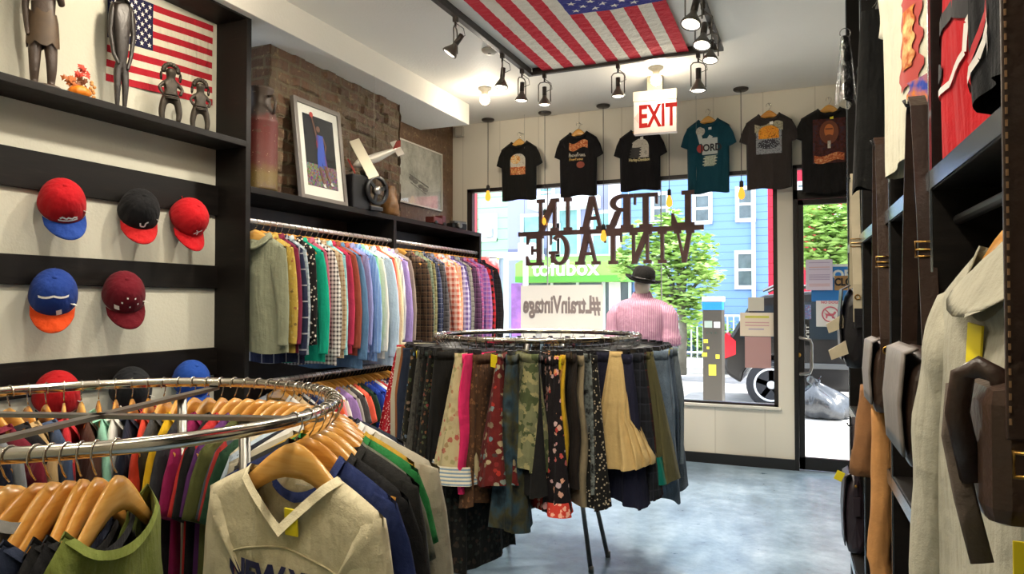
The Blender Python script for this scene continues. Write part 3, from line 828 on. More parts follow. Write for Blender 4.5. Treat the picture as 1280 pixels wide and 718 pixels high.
def trouser_data(w0=0.36, hipw=0.44, legw=0.2, length=0.6, d=0.03, seed=1, z0=-0.07, fold=0.0):
    """two legs below a waist, joined in one mesh"""
    r = random.Random(seed); ph = r.uniform(0, 6)
    b = MB(); n = 24; hip = 0.24
    for side in (-1, 1):
        rings = []
        for j in range(17):
            v = j / 16; z = z0 - length * v; zz = length * v
            if zz < hip:
                k = zz / hip; wl = (w0 + (hipw - w0) * k) / 2; cx = side * wl / 2; w = wl
            else:
                k = (zz - hip) / max(0.01, length - hip); w = hipw / 2 + (legw - hipw / 2) * k; cx = side * (hipw / 4 + 0.012 * k + 0.0)
            dd = d * (0.55 + 0.6 * v)
            ring = []
            for q in range(n):
                an = 2 * PI * q / n
                x = cx + w / 2 * math.copysign(abs(math.cos(an)) ** 0.7, math.cos(an)) * 1.0
                y = dd * math.copysign(abs(math.sin(an)) ** 0.8, math.sin(an)) * (1 + 0.18 * math.sin(an * 3 + ph + v * 5 + side)) + 0.006 * math.sin(v * 11 + ph)
                ring.append(Vector((x, y, z)))
            rings.append(ring)
        b.rings(rings, False)
    return b.data('trouser_body', 0.003)
def waist_data(w, d=0.026, h=0.04, z0=-0.066):
    b = MB(); rings = []
    for dz, g in ((0, 0.98), (0, 1.03), (-h, 1.03), (-h, 0.99)):
        rings.append([Vector((w / 2 * g * math.copysign(abs(math.cos(2 * PI * k / 32)) ** 0.6, math.cos(2 * PI * k / 32)), d * g * math.copysign(abs(math.sin(2 * PI * k / 32)) ** 0.75, math.sin(2 * PI * k / 32)), z0 + dz)) for k in range(32)])
    b.rings(rings, False, True); return b.data('waistband', 0)
BK = {}
def bottom_kind(key, **kw):
    if key in BK: return BK[key]
    k = Kind(); w0 = kw.get('w0', 0.32)
    tr = kw.pop('trousers', False)
    k.body = trouser_data(**kw) if tr else skirt_data(**kw)
    k.waist = waist_data(w0 * 1.0, (kw.get('d', 0.03) * 0.6 if tr else kw.get('d0', 0.02)) + 0.004)
    BK[key] = k; return k
def hang_bottom(k, loc, rz, mat, label, cat, group, name, tagcol=None, wmat=None, s=1.0, xoff=0.0):
    o = thing(name, label, cat, loc, rz, group)
    o.scale = (1, 1, s)
    put('body', k.body, mat, o, loc=(xoff, 0, 0)); put('waistband', k.waist, wmat or mat, o, loc=(xoff, 0, 0))
    if tagcol: put('price_tag', TAGD, tagcol, o, loc=(0.165, -0.02, -0.07), rot=(0.1, 0.15, 0.9), scale=(1.5, 1, 1.3))
    return o
# ================================================================ BOOKCASE, WALL RAIL UNIT AND WHAT THEY CARRY
XFU = -2.92
o = thing('bookcase', 'tall black stained bookcase with open shelf and wall slats for caps', 'bookcase', (-3.03, 3.07, 0))
def wbox(name, mat, parent, *a, bev=0.003):
    ob = MB().rbox(*a, b=bev).build(name, mat, parent); ob.matrix_parent_inverse = Matrix.Translation(parent.location).inverted(); return ob
wbox('upright', M_BLACK, o, XW, XFU, 3.058, 3.095, 0, 3.02)
wbox('upright', M_BLACK, o, XW, XFU, 0.60, 0.64, 0, 3.02)
wbox('top_board', M_BLACK, o, XW, XFU, 0.6, 3.09, 2.985, 3.02)
wbox('shelf_board', M_BLACK, o, XW, XFU, 0.62, 3.07, 2.264, 2.298)
for z0, z1 in ((1.887, 2.057), (1.472, 1.602), (0.985, 1.14)):
    wbox('wall_slat', M_BLACK, o, XW, XW + 0.022, 0.62, 3.06, z0, z1)
wbox('plinth', M_BLACK, o, XW, XFU + 0.02, 0.62, 3.06, 0, 0.45)
u = thing('wall_rail_unit', 'black open clothes unit with two hanging levels and a shelf top', 'clothes rack', (-3.1, 4.6, 0))
wbox('top_shelf', M_BLACK, u, XL, XFU, 3.097, 6.10, 2.013, 2.049)
wbox('divider', M_BLACK, u, XL, XFU, 4.572, 4.61, 0, 2.013)
wbox('end_panel', M_BLACK, u, XL, XFU, 6.062, 6.10, 0, 2.013)
wbox('back_panel', plain('dark_brown_board', '#2a1a13', 0.5, 0, 0.4, 9), u, XL + 0.01, XL + 0.03, 3.1, 6.06, 0, 2.013)
RX, RZU, RZL = -2.95, 1.872, 0.945
for z, nm in ((RZU, 'upper_rail'), (RZL, 'lower_rail')):
    for y0, y1 in ((3.096, 4.572), (4.61, 6.062)):
        r_ = MB().tube([(RX, y0, z - 0.013), (RX, y1, z - 0.013)], 0.014, 12).build(nm, M_BARWHITE, u)
        r_.matrix_parent_inverse = Matrix.Translation(u.location).inverted()
def C(kind, *a, s=1.0):
    return cloth(kind, *a, s=s * (1.7 if kind == 'plaid' else 1.0))
UP = [
 ('grey green long sleeve henley', C('solid', '#83866f'), 0), ('gold and brown floral shirt', C('floral', '#a48a3e', '#5d4a22', '#c7b262', '#7a3b2a'), 1), ('burgundy shirt', C('solid', '#6d2138'), 1),
 ('navy shirt with white windowpane lines', C('plaid', '#1c2036', '#20253c', '#d6d6d6', s=0.45), 2), ('pale blue grey checked shirt', C('plaid', '#a9b4b8', '#7f8f98', '#c9d0d2', s=1.2), 1), ('black shirt with white dots', C('dots', '#191516', '#cdbfae', s=1.0), 0),
 ('teal green shirt', C('solid', '#0f9a7c'), 2), ('dusty pink shirt', C('solid', '#b05a6e'), 1), ('black and white gingham shirt', C('check', '#d9d6d0', '#3c3638', s=0.9), 3), ('tan and cream checked shirt', C('plaid', '#b9a888', '#8d6a4d', '#d9d0b8', s=1.4), 1),
 ('light aqua plaid shirt', C('plaid', '#93c5c9', '#7ab0b8', '#c9e2e0', s=0.7), 0), ('crimson shirt', C('solid', '#b02f4c'), 1), ('rust brown shirt', C('solid', '#8e4737'), 2), ('steel blue shirt', C('solid', '#55789c'), 3), ('brick red shirt', C('solid', '#a9574a'), 1),
 ('periwinkle shirt', C('solid', '#8d92c6'), 2), ('mid blue oxford shirt', C('stripe', '#7195cb', '#90aed8'), 3), ('mint green shirt', C('solid', '#8ccfa6'), 1), ('white dress shirt', C('solid', '#dedad0'), 2), ('pale sky blue shirt', C('solid', '#b5c9dc'), 3),
 ('coral red shirt', C('solid', '#dd604b'), 1), ('cream shirt', C('solid', '#dbd0ab'), 3), ('white shirt with fine grey stripes', C('stripe', '#dcdad6', '#a9a8ae'), 2), ('lavender shirt', C('solid', '#9b86c0'), 3), ('lilac and white striped shirt', C('stripe', '#a99ad2', '#d6cfe4'), 1), ('taupe shirt', C('solid', '#8b7c71'), 2)]
UP2 = [
 ('brown and black plaid flannel shirt', C('plaid', '#4a3628', '#1f1a1a', '#8d7658')), ('maroon and cream plaid flannel shirt', C('plaid', '#5d2730', '#331a22', '#b9a48a')), ('grey green plaid shirt', C('plaid', '#6e7a66', '#43503f', '#b2b59f')),
 ('olive plaid flannel shirt', C('plaid', '#7a7350', '#474831', '#c0b890')), ('navy and white plaid shirt', C('plaid', '#2f3654', '#1c2036', '#aeb2c2')), ('charcoal plaid shirt', C('plaid', '#4a4648', '#2a282b', '#8f8a8c')), ('wine and grey plaid shirt', C('plaid', '#6a3245', '#3f3a46', '#a99aa4')),
 ('slate blue plaid shirt', C('plaid', '#6a7690', '#464f68', '#b5bccb')), ('brick and white plaid shirt', C('plaid', '#c2604c', '#d9b9a8', '#f0dfd2')), ('orange and pink plaid shirt', C('plaid', '#d9744a', '#d8a0a0', '#f0d0b9')), ('pale grey blue plaid shirt', C('plaid', '#aab4c4', '#8490a8', '#d8dce4')),
 ('apricot plaid shirt', C('plaid', '#e0905c', '#c98a86', '#f4d9b5')), ('purple and white plaid shirt', C('plaid', '#63508c', '#b9b4d0', '#e4e0ec')), ('deep violet plaid shirt', C('plaid', '#4f3f70', '#2c2848', '#a398c4')), ('stone grey plaid shirt', C('plaid', '#8a867e', '#5f5c57', '#c4c0b8')),
 ('sea blue plaid shirt', C('plaid', '#7f9db4', '#56748f', '#c6d4df')), ('dark plum plaid shirt', C('plaid', '#52304f', '#2c1e30', '#94708f')), ('pink and purple plaid shirt', C('plaid', '#a4527e', '#6d4a86', '#d9b6cf')), ('bright red plaid shirt', C('plaid', '#c62f40', '#8c2036', '#e6b0b0')),
 ('magenta plaid shirt', C('plaid', '#9f4a8c', '#75407c', '#d9b0d2')), ('violet and pink plaid shirt', C('plaid', '#7c5aa4', '#b0689c', '#dcc6e2')), ('black and red buffalo check shirt', C('plaid', '#c02a30', '#191518', s=0.8)), ('dark navy plaid shirt', C('plaid', '#1f2338', '#141522', '#5a5f7c')),
 ('red and black tartan shirt', C('plaid', '#a02230', '#26181c', '#c98a86')), ('black flannel shirt', C('plaid', '#242024', '#151316', '#4b4448'))]
rr = random.Random(5)
def rail_pos(n, y0, y1): return [y0 + (y1 - y0) * (i + 0.5) / n for i in range(n)]
def upper(lst, y0, y1, side):
    n = len(lst)
    for i, y in enumerate(rail_pos(n, y0, y1)):
        desc, mat = lst[i][0], lst[i][1]
        k = LS[lst[i][2] if len(lst[i]) > 2 else (i * 7 + 3) % 4]
        rz = math.radians(rr.uniform(-6, 7)) + math.radians(3)
        dx = rr.uniform(-0.012, 0.015)
        place = '%s from the %s on the upper wall rail' % (ordw(i + 1), side)
        wood_hanger((RX + dx * 0.3, y, RZU), rz, 'wooden hanger %s' % place, 'hangers on the upper wall rail', rr.randrange(3))
        hang_top(k, (RX + dx, y, RZU - 0.014), rz, mat, '%s %s' % (desc, place), 'shirt', 'shirts on the upper wall rail', name='shirt', s=1.0 if i == 0 and side == 'bookcase' else rr.uniform(0.94, 1.07))
upper(UP, 3.135, 4.54, 'bookcase')
upper(UP2, 4.65, 6.03, 'middle divider')
LOW = [('white t-shirt', '#d8d4cc'), ('sand t-shirt', '#b9a17c'), ('black t-shirt', '#1c1b1d'), ('pale grey t-shirt', '#a9a8a6'), ('navy t-shirt', '#1d2547'), ('blue grey t-shirt', '#56617a'), ('heather grey t-shirt', '#8f8c8a'), ('red t-shirt', '#b5292f'), ('orange t-shirt', '#dd6238'), ('pink t-shirt', '#cf7f86'), ('white cotton t-shirt', '#dedbd6'),
       ('lavender t-shirt', '#9a79b2'), ('mauve t-shirt', '#a88db4'), ('stone t-shirt', '#a09a90'), ('dark grey t-shirt', '#4d4a4c'), ('cream t-shirt', '#d4c9ae'), ('coral t-shirt', '#e05c48'), ('dark green t-shirt', '#1f3a2e'), ('charcoal t-shirt', '#2b2a2e'), ('royal blue t-shirt', '#24409a'), ('cobalt t-shirt', '#1d2f80'), ('bright blue t-shirt', '#2a48ac'),
       ('off white t-shirt', '#d4d2d2'), ('red and white t-shirt', '#b0343c'), ('navy and white checked t-shirt', None), ('plum t-shirt', '#4b2742'), ('dark violet t-shirt', '#33264e'), ('black cotton t-shirt', '#17161a'), ('ink blue t-shirt', '#1a1d30'), ('bottle green t-shirt', '#1c3b34')]
LOW2 = [('black band t-shirt', '#18171a'), ('graphite t-shirt', '#2a292c'), ('faded black t-shirt', '#232226'), ('dark teal t-shirt', '#1b3a3c'), ('black washed t-shirt', '#1d1c1f'), ('brown t-shirt', '#3a2a22'), ('dark olive t-shirt', '#33331f'), ('midnight blue t-shirt', '#14182a'), ('white printed t-shirt', '#cfccc6'), ('black heavy t-shirt', '#151417'), ('maroon t-shirt', '#451a24'), ('smoke grey t-shirt', '#5b5a5c')]
def lower(lst, y0, y1, side):
    for i, y in enumerate(rail_pos(len(lst), y0, y1)):
        desc, c = lst[i]; mat = C('solid', c) if c else C('check', '#d5d5d8', '#2a3158')
        rz = math.radians(rr.uniform(-5, 5)); place = '%s from the %s on the lower wall rail' % (ordw(i + 1), side)
        wood_hanger((RX, y, RZL), rz, 'wooden hanger %s' % place, 'hangers on the lower wall rail', rr.randrange(3))
        hang_top(TS[i % 3], (RX, y, RZL - 0.012), rz, mat, '%s %s' % (desc, place), 't-shirt', 't-shirts on the lower wall rail', name='tee_shirt')
lower(LOW, 3.35, 4.92 - 0.36, 'bookcase'); lower(LOW2, 4.63, 5.6, 'middle divider')
# ---------------------------------------------------------------- caps
def cap_datas():
    b = MB(); rings = []; n = 72
    for j in range(13):
        v = j / 12; th = v * PI / 2 * 0.98
        r = math.cos(th) ** 0.85; z = 0.118 * math.sin(th) ** 0.85
        ring = []
        for k in range(n):
            an = 2 * PI * k / n
            pn = 1.012 - 0.03 * math.exp(-((((an - PI / 2) / (PI / 3) + 0.5) % 1 - 0.5) * PI / 3 / 0.05) ** 2) * (1 if j > 0 else 0)
            fr = max(0, -math.sin(an))
            ring.append(Vector((0.083 * r * pn * math.cos(an), 0.098 * r * pn * math.sin(an) - 0.006 * fr * math.sin(th), z + 0.012 * fr * math.sin(2 * th))))
        rings.append(ring)
    inner = [[Vector((p.x * 0.96, p.y * 0.96, p.z * 0.96)) for p in rings[i]] for i in (8, 4, 0)]
    b.rings(inner + rings, True); crown = b.data('crown', 0)
    b = MB()
    def brim(u, v, dz):
        an = -PI / 2 + (u - 0.5) * 2.25; ex = 0.075 * (math.cos((u - 0.5) * 2.25) ** 0.8) * v
        x = 0.084 * math.cos(an) * (1 - 0.02 * v); y = 0.099 * math.sin(an) - ex
        return Vector((x, y, 0.006 - 1.9 * x * x - 0.012 * v + dz))
    b.grid(lambda u, v: brim(u, v, 0), 18, 6); b.grid(lambda u, v: brim(u, v, -0.004), 18, 6)
    b.grid(lambda u, v: brim(u, 1, -0.004 * v), 18, 1)
    bri = b.data('brim', 0.0004)
    b = MB(); b.ball((0, 0, 0.117), (0.009, 0.009, 0.005), 10, 6); but = b.data('button', 0)
    return crown, bri, but
CAPC, CAPB, CAPK = cap_datas()
def cap_patch(kind):
    b = MB()
    def srf(x, z):  # front of the crown
        s = min(0.99, max(0, (z / 0.115))) ** (1 / 0.9); th = math.asin(s); r = math.cos(th) ** 0.85
        cx = max(-0.99, min(0.99, x / (0.083 * max(r, 0.1)))); return Vector((x, -0.0985 * r * math.sqrt(1 - cx * cx) * 1.012 - 0.008, z + 0.012 * math.sin(2 * th)))
    def stroke(pts, w):
        for i in range(len(pts) - 1):
            a, c = Vector(pts[i]), Vector(pts[i + 1]); d = (c - a).normalized(); nn = Vector((-d.y, d.x)) * w / 2
            N = 4
            for k in range(N):
                p, q = a.lerp(c, k / N), a.lerp(c, (k + 1) / N)
                b.add([srf(*(p + nn)), srf(*(p - nn)), srf(*(q - nn)), srf(*(q + nn))], [(0, 1, 2, 3)])
    if kind == 'monogram': stroke([(-0.016, 0.028), (0, 0.042), (0, 0.025)], 0.005); stroke([(0, 0.042), (0.016, 0.05)], 0.005); stroke([(-0.012, 0.048), (-0.004, 0.044)], 0.004)
    elif kind == 'script':
        for k in range(6): stroke([(-0.03 + k * 0.01, 0.03 + 0.006 * (k % 2)), (-0.02 + k * 0.01, 0.038 - 0.006 * (k % 2))], 0.006)
        stroke([(-0.035, 0.022), (0.032, 0.026)], 0.006)
    elif kind == 'hook': stroke([(-0.014, 0.04), (-0.01, 0.026), (0.006, 0.026), (0.008, 0.042), (0.018, 0.046)], 0.006)
    elif kind == 'badge': stroke([(-0.045, 0.042), (-0.02, 0.046)], 0.02)
    elif kind == 'stars':
        for x, z in ((-0.03, 0.06), (0.0, 0.045), (0.02, 0.075), (0.032, 0.05), (-0.01, 0.08)): stroke([(x - 0.003, z), (x + 0.003, z)], 0.006)
        stroke([(-0.055, 0.032), (-0.038, 0.034)], 0.018)
    elif kind == 'stripe': stroke([(-0.05, 0.07), (0, 0.088), (0.05, 0.075)], 0.006); stroke([(0.012, 0.025), (0.03, 0.027)], 0.022)
    return b.data('emblem', 0)
def cap(px, py, c_crown, c_brim, label, patch=None, pc='#e6e2dc', yaw=0.0, tilt=52, X=-3.03, s=1.1, tagside=1, roll=0):
    p = on_x(px, py, X)
    o = thing('baseball_cap', label, 'cap', p, 0, 'baseball caps on the wall slats')
    o.rotation_euler = (Matrix.Rotation(PI / 2 + math.radians(yaw), 3, 'Z') @ Matrix.Rotation(math.radians(tilt), 3, 'X') @ Matrix.Rotation(math.radians(roll), 3, 'Z')).to_euler()
    o.scale = (s, s, s)
    off = (0, 0.02, -0.04)
    fb = cloth('solid', c_crown); put('crown', CAPC, fb, o, off); put('brim', CAPB, cloth('solid', c_brim), o, off)
    put('top_button', CAPK, fb, o, off)
    if patch: put('emblem', cap_patch(patch), plain('emblem' + pc, pc, 0.7), o, off)
    if tagside: put('price_tag', TAGD, M_TAGW, o, loc=(0.07 * tagside, -0.05, 0.0), rot=(0.9, 0.5, 0))
    # loop that hangs the cap on the slat
    put('back_strap', BSTRAP, fb, o, off)
b_ = MB(); b_.tube([(0.05, 0.082, 0.004), (0.03, 0.1, 0.0), (-0.03, 0.1, 0.0), (-0.05, 0.082, 0.004)], 0.006, 6, flat=(Vector((0, 1, 0)), 0.3)); b_.tube([(0, 0.098, 0.0), (0, 0.115, 0.03), (0, 0.125, 0.03)], 0.002, 6)
BSTRAP = b_.data('strap', 0, False)
cap(80, 254, '#a80f19', '#24428f', 'red cap with blue brim and white lettering on the upper wall slat', 'script', yaw=-28, roll=8)
cap(176, 264, '#121214', '#b82022', 'black cap with red brim on the upper wall slat', 'hook', yaw=-24, roll=-2)
cap(240, 274, '#b0131b', '#b0131b', 'all red cap with white emblem on the upper wall slat beside the bookcase upright', 'monogram', yaw=-10, tilt=58)
cap(67, 368, '#1d3880', '#d2481a', 'royal blue cap with orange brim on the lower wall slat', 'stripe', yaw=-32, roll=-3)
cap(157, 368, '#5f0d1b', '#5c0c18', 'maroon cap with small white stars on the lower wall slat', 'stars', yaw=-30, roll=6)
cap(73, 494, '#a81319', '#2c2a2a', 'red cap on the lowest slat seen through the chrome ring', None, yaw=-25, tilt=35)
cap(166, 487, '#1b1d20', '#b02a3a', 'black cap with red and blue brim on the lowest slat seen through the chrome ring', None, yaw=-25, tilt=40)
cap(242, 476, '#1f4596', '#1f4596', 'royal blue cap on the lowest slat seen over the chrome ring', None, yaw=-20, tilt=40)
cap(-38, 250, '#d8d2c0', '#d8d2c0', 'cream cap cut off by the picture edge on the upper wall slat', None, yaw=-30, tilt=50, tagside=0)
# ---------------------------------------------------------------- flag on the wall (cloth with sewn stripes)
def flag_parts(fn, parent, prefix_mats, ny=13, star_r=0.5, seg=24):
    """fn(u, v) -> point; u along the fly 0..1 from the hoist, v down 0..1"""
    red, white, blue, starm = prefix_mats
    for k in range(13):
        b = MB()
        u0 = 0.4 if k < 7 else 0.0
        b.grid(lambda i, j: fn(u0 + (1 - u0) * i, (k + j) / 13), seg, 2)
        b.build('stripe', red if k % 2 == 0 else white, parent)
    b = MB(); b.grid(lambda i, j: fn(0.4 * i, 7 / 13 * j), 14, 12); b.build('canton', blue, parent)
    b = MB()
    for r in range(9):
        for c in range(6 if r % 2 == 0 else 5):
            cu = 0.4 * ((c + 0.5) / 6 + (0 if r % 2 == 0 else 1 / 12)); cv = 7 / 13 * (r + 1) / 10
            du, dv = 0.0205 * star_r / 0.5, 0.0205 * 1.9 * star_r / 0.5 * 0.85
            pts = []
            for q in range(10):
                rad = 1.0 if q % 2 == 0 else 0.4; an = -PI / 2 + q * PI / 5
                pts.append(fn(cu + du * rad * math.cos(an), cv + dv * rad * math.sin(an), 1))
            b.add(pts + [fn(cu, cv, 1)], [(q, (q + 1) % 10, 10) for q in range(10)])
    b.build('stars', starm, parent)
FM = (cloth('solid', '#a8202c'), cloth('solid', '#d6cfba'), cloth('solid', '#20203f'), plain('star_white', '#e6e2d8', 0.8))
fl = thing('wall_flag', 'stars and stripes cloth flag pinned flat to the white wall', 'flag', (0, 0, 0))
fx = XW + 0.006
def wf(u, v, lift=0):
    y = 2.37 + 0.655 * u; top = 2.93 + 0.045 * (u - 0.2); z = top - v * 0.455
    return Vector((fx + 0.004 * math.sin(u * 9 + v * 4) + 0.0015 * lift, y, z))
flag_parts(wf, fl, FM)
# ---------------------------------------------------------------- carved figures
def skin_mesh(name, verts, edges, radii, mat, parent=None, sub=2, loc=None, rot=None, scale=None, root=0):
    me = bpy.data.meshes.new(name); me.from_pydata(verts, edges, [])
    o = bpy.data.objects.new(name, me); COL.objects.link(o)
    m = o.modifiers.new('skin', 'SKIN'); m.use_smooth_shade = True
    if not me.skin_vertices: me.skin_vertices.new() if hasattr(me.skin_vertices, 'new') else None
    sv = me.skin_vertices[0].data
    for i, r in enumerate(radii):
        sv[i].radius = (r, r) if not isinstance(r, tuple) else r
    sv[root].use_root = True
    s2 = o.modifiers.new('sub', 'SUBSURF'); s2.levels = sub; s2.render_levels = sub
    dg = bpy.context.evaluated_depsgraph_get(); dg.update()
    nm = bpy.data.meshes.new_from_object(o.evaluated_get(dg))
    bpy.data.objects.remove(o); bpy.data.meshes.remove(me)
    nm.materials.clear()
    return put(name, nm, mat, parent, loc, rot, scale)
M_CARVED = plain('dark_carved_wood', '#35261b', 0.5, 0, 0.35, 14, 0.5, 50)
M_EBONY = plain('ebony_wood', '#1e1714', 0.45, 0, 0.3, 12, 0.4, 60)
M_BRONZE = plain('aged_bronze_figure', '#2c251c', 0.5, 0.4, 0.35, 18, 0.5, 60)
SH = 2.298
def stand(px, py, X, label, name='carved_figure', rz=0.0):
    p = on_x(px, py, X); return thing(name, label, 'statue', (X, p.y, SH), rz)
o = stand(53, 100, -3.03, 'stooped brown carved wooden figure standing at the open end of the shelf', rz=math.radians(60))
V = [(0, 0, 0.29), (0, 0.0, 0.36), (0, 0.01, 0.43), (0, 0.0, 0.49), (0.005, -0.012, 0.53), (0.008, -0.03, 0.575), (0.008, -0.028, 0.61),
     (0.035, 0, 0.2), (0.04, -0.01, 0.1), (0.038, 0, 0.03), (0.036, -0.035, 0.016), (-0.035, 0, 0.2), (-0.036, -0.01, 0.1), (-0.036, 0.0, 0.03), (-0.036, -0.035, 0.016),
     (0.06, 0, 0.465), (0.082, -0.005, 0.38), (0.06, -0.06, 0.43), (0.02, -0.06, 0.50), (-0.06, 0, 0.465), (-0.08, 0.0, 0.36), (-0.07, -0.02, 0.26), (-0.065, -0.03, 0.22)]
E_ = [(0, 1), (1, 2), (2, 3), (3, 4), (4, 5), (5, 6), (0, 7), (7, 8), (8, 9), (9, 10), (0, 11), (11, 12), (12, 13), (13, 14), (2, 15), (15, 16), (16, 17), (17, 18), (2, 19), (19, 20), (20, 21), (21, 22)]
Rr = [0.05, 0.045, 0.052, 0.03, 0.022, 0.036, 0.03, 0.035, 0.026, 0.018, 0.013, 0.035, 0.026, 0.018, 0.013, 0.024, 0.017, 0.014, 0.012, 0.024, 0.018, 0.014, 0.011]
skin_mesh('figure', V, E_, Rr, M_CARVED, o, scale=(0.82, 0.82, 1))
b = MB(); b.rings([[Vector((0.056 * (1 + g) * math.cos(a * PI / 9), 0.043 * (1 + g) * math.sin(a * PI / 9), z + 0.012 * math.sin(a * 2.2))) for a in range(18)] for g, z in ((-0.12, 0.335), (0.0, 0.3), (0.06, 0.25), (0.10, 0.19))], False).build('loincloth', plain('carved_cloth', '#45331f', 0.6, 0, 0.3, 14), o)
MB().lathe([(0.001, 0), (0.08, 0), (0.078, 0.012), (0.07, 0.018)], 24).build('plinth', M_CARVED, o)
o = stand(151, 130, -3.03, 'tall thin dark carved figure standing before the wall flag', rz=math.radians(70))
V = [(0, 0, 0.30), (0, 0, 0.37), (0, 0, 0.45), (0, 0, 0.52), (0, 0, 0.57), (0, -0.005, 0.62), (0.02, 0, 0.2), (0.022, -0.006, 0.12), (0.02, 0, 0.015), (-0.02, 0, 0.2), (-0.022, -0.006, 0.12), (-0.02, 0, 0.015), (0.05, 0, 0.5), (0.066, 0, 0.38), (0.05, -0.01, 0.27), (0.025, -0.03, 0.2), (-0.05, 0, 0.5), (-0.062, 0, 0.38), (-0.045, -0.01, 0.27), (-0.02, -0.03, 0.22)]
E_ = [(0, 1), (1, 2), (2, 3), (3, 4), (4, 5), (0, 6), (6, 7), (7, 8), (0, 9), (9, 10), (10, 11), (2, 12), (12, 13), (13, 14), (14, 15), (2, 16), (16, 17), (17, 18), (18, 19)]
Rr = [0.04, 0.046, 0.052, 0.03, 0.02, 0.032, 0.024, 0.02, 0.011, 0.024, 0.02, 0.011, 0.024, 0.015, 0.012, 0.01, 0.024, 0.015, 0.012, 0.01]
skin_mesh('figure', V, E_, Rr, M_EBONY, o, scale=(0.8, 0.8, 1))
MB().rbox(-0.05, 0.05, -0.035, 0.035, 0, 0.012, 0.003).build('plinth', M_EBONY, o)
def small_fig(px, py, h, label, seed, rz):
    o = stand(px, py, -2.985, label, rz=rz); k = h / 0.3
    V = [(0, 0, 0.13), (0, 0, 0.165), (0, 0, 0.2), (0, 0, 0.225), (0, -0.005, 0.255), (0, -0.003, 0.28), (0.032, 0, 0.11), (0.042, 0, 0.05), (0.036, 0, 0.006), (-0.032, 0, 0.11), (-0.042, 0, 0.05), (-0.036, 0, 0.006),
         (0.032, 0, 0.2), (0.055, -0.005, 0.175), (0.04, -0.02, 0.14), (-0.032, 0, 0.2), (-0.055, -0.005, 0.175), (-0.04, -0.02, 0.14)]
    E_ = [(0, 1), (1, 2), (2, 3), (3, 4), (4, 5), (0, 6), (6, 7), (7, 8), (0, 9), (9, 10), (10, 11), (2, 12), (12, 13), (13, 14), (2, 15), (15, 16), (16, 17)]
    Rr = [0.028, 0.026, 0.026, 0.016, 0.03, 0.02, 0.02, 0.016, 0.012, 0.02, 0.016, 0.012, 0.013, 0.009, 0.008, 0.013, 0.009, 0.008]
    skin_mesh('figure', [tuple(c * k for c in v) for v in V], E_, [r * k for r in Rr], M_BRONZE, o)
    b = MB(); rnd = random.Random(seed)
    for q in range(9):
        an = PI * q / 8; b.ball((0.034 * k * math.cos(an), 0, k * (0.265 + 0.032 * math.sin(an))), 0.013 * k, 8, 6)
    b.build('headdress', M_BRONZE, o)
    for sx in (-1, 1):
        MB().tube([(sx * k * (0.045 + 0.0), k * 0.016 * math.cos(2 * PI * a / 12), k * (0.235 + 0.02 * math.sin(2 * PI * a / 12))) for a in range(12)], 0.0035 * k, 6, True).build('ear_ring', M_BRONZE, o, rot=(0, 0, PI / 2) if False else None)
    b = MB()
    for zz in (0.12, 0.128, 0.14): b.tube([(0.036 * k * math.cos(2 * PI * a / 16), 0.03 * k * math.sin(2 * PI * a / 16), zz * k) for a in range(16)], 0.005 * k, 6, True)
    b.build('skirt_rings', M_BRONZE, o)
small_fig(213, 148, 0.30, 'small bronze figure with headdress and ring ears, nearer the tall thin figure', 1, math.radians(62))
small_fig(250, 161, 0.275, 'small bronze figure with headdress and ring ears, nearer the bookcase upright', 2, math.radians(62))
p = on_x(99, 118, -3.0)
o = thing('autumn_ornament', 'little orange pumpkin ornament with red leaves on the shelf', 'ornament', (-3.0, p.y, SH))
b = MB(); rings = []
for j in range(9):
    th = PI * j / 8; ring = []
    for k in range(32):
        an = 2 * PI * k / 32; g = 1 - 0.1 * abs(math.sin(an * 4)) ; r = 0.045 * math.sin(th) * g + 0.002
        ring.append(Vector((r * math.cos(an), r * math.sin(an), 0.03 - 0.03 * math.cos(th))))
    rings.append(ring)
b.rings(rings).build('pumpkin', plain('pumpkin_orange', '#d9791a', 0.45), o)
def leafm(c, seed, n, cx, cz, sp):
    r = random.Random(seed); b = MB()
    for _ in range(n):
        M4 = Matrix.Translation((r.uniform(-sp, sp) * 0.6, cx + r.uniform(-sp, sp), cz + r.uniform(-sp, sp))) @ Matrix.Rotation(r.uniform(0, 6), 4, 'X') @ Matrix.Rotation(r.uniform(-0.7, 0.7), 4, 'Z')
        s = 0.016
        b.add([M4 @ Vector(q) for q in ((0, -s, 0), (0.002, -s * 0.2, s * 0.5), (0, 0.3 * s, s * 1.0), (0.003, 0.4 * s, 0.3 * s), (0, s, 0), (0.003, 0.3 * s, -0.4 * s), (0, -0.1 * s, -0.9 * s), (0.002, -0.4 * s, -0.3 * s))], [tuple(range(8))])
    return b
leafm(0, 1, 16, 0.012, 0.125, 0.024).build('red_leaves', plain('red_leaf', '#b8321c', 0.7), o)
leafm(0, 2, 14, -0.01, 0.082, 0.03).build('brown_leaves', plain('brown_leaf', '#6d3d1c', 0.7), o)
leafm(0, 3, 12, -0.045, 0.065, 0.022).build('orange_leaves', plain('orange_leaf', '#b0602a', 0.7), o)
b = MB()
for q in range(9): b.ball((0.01, 0.055 + 0.01 * math.sin(q * 2.3), 0.015 + q * 0.009), 0.008, 8, 6)
b.build('berries', plain('tan_berry', '#c08a4a', 0.6), o)
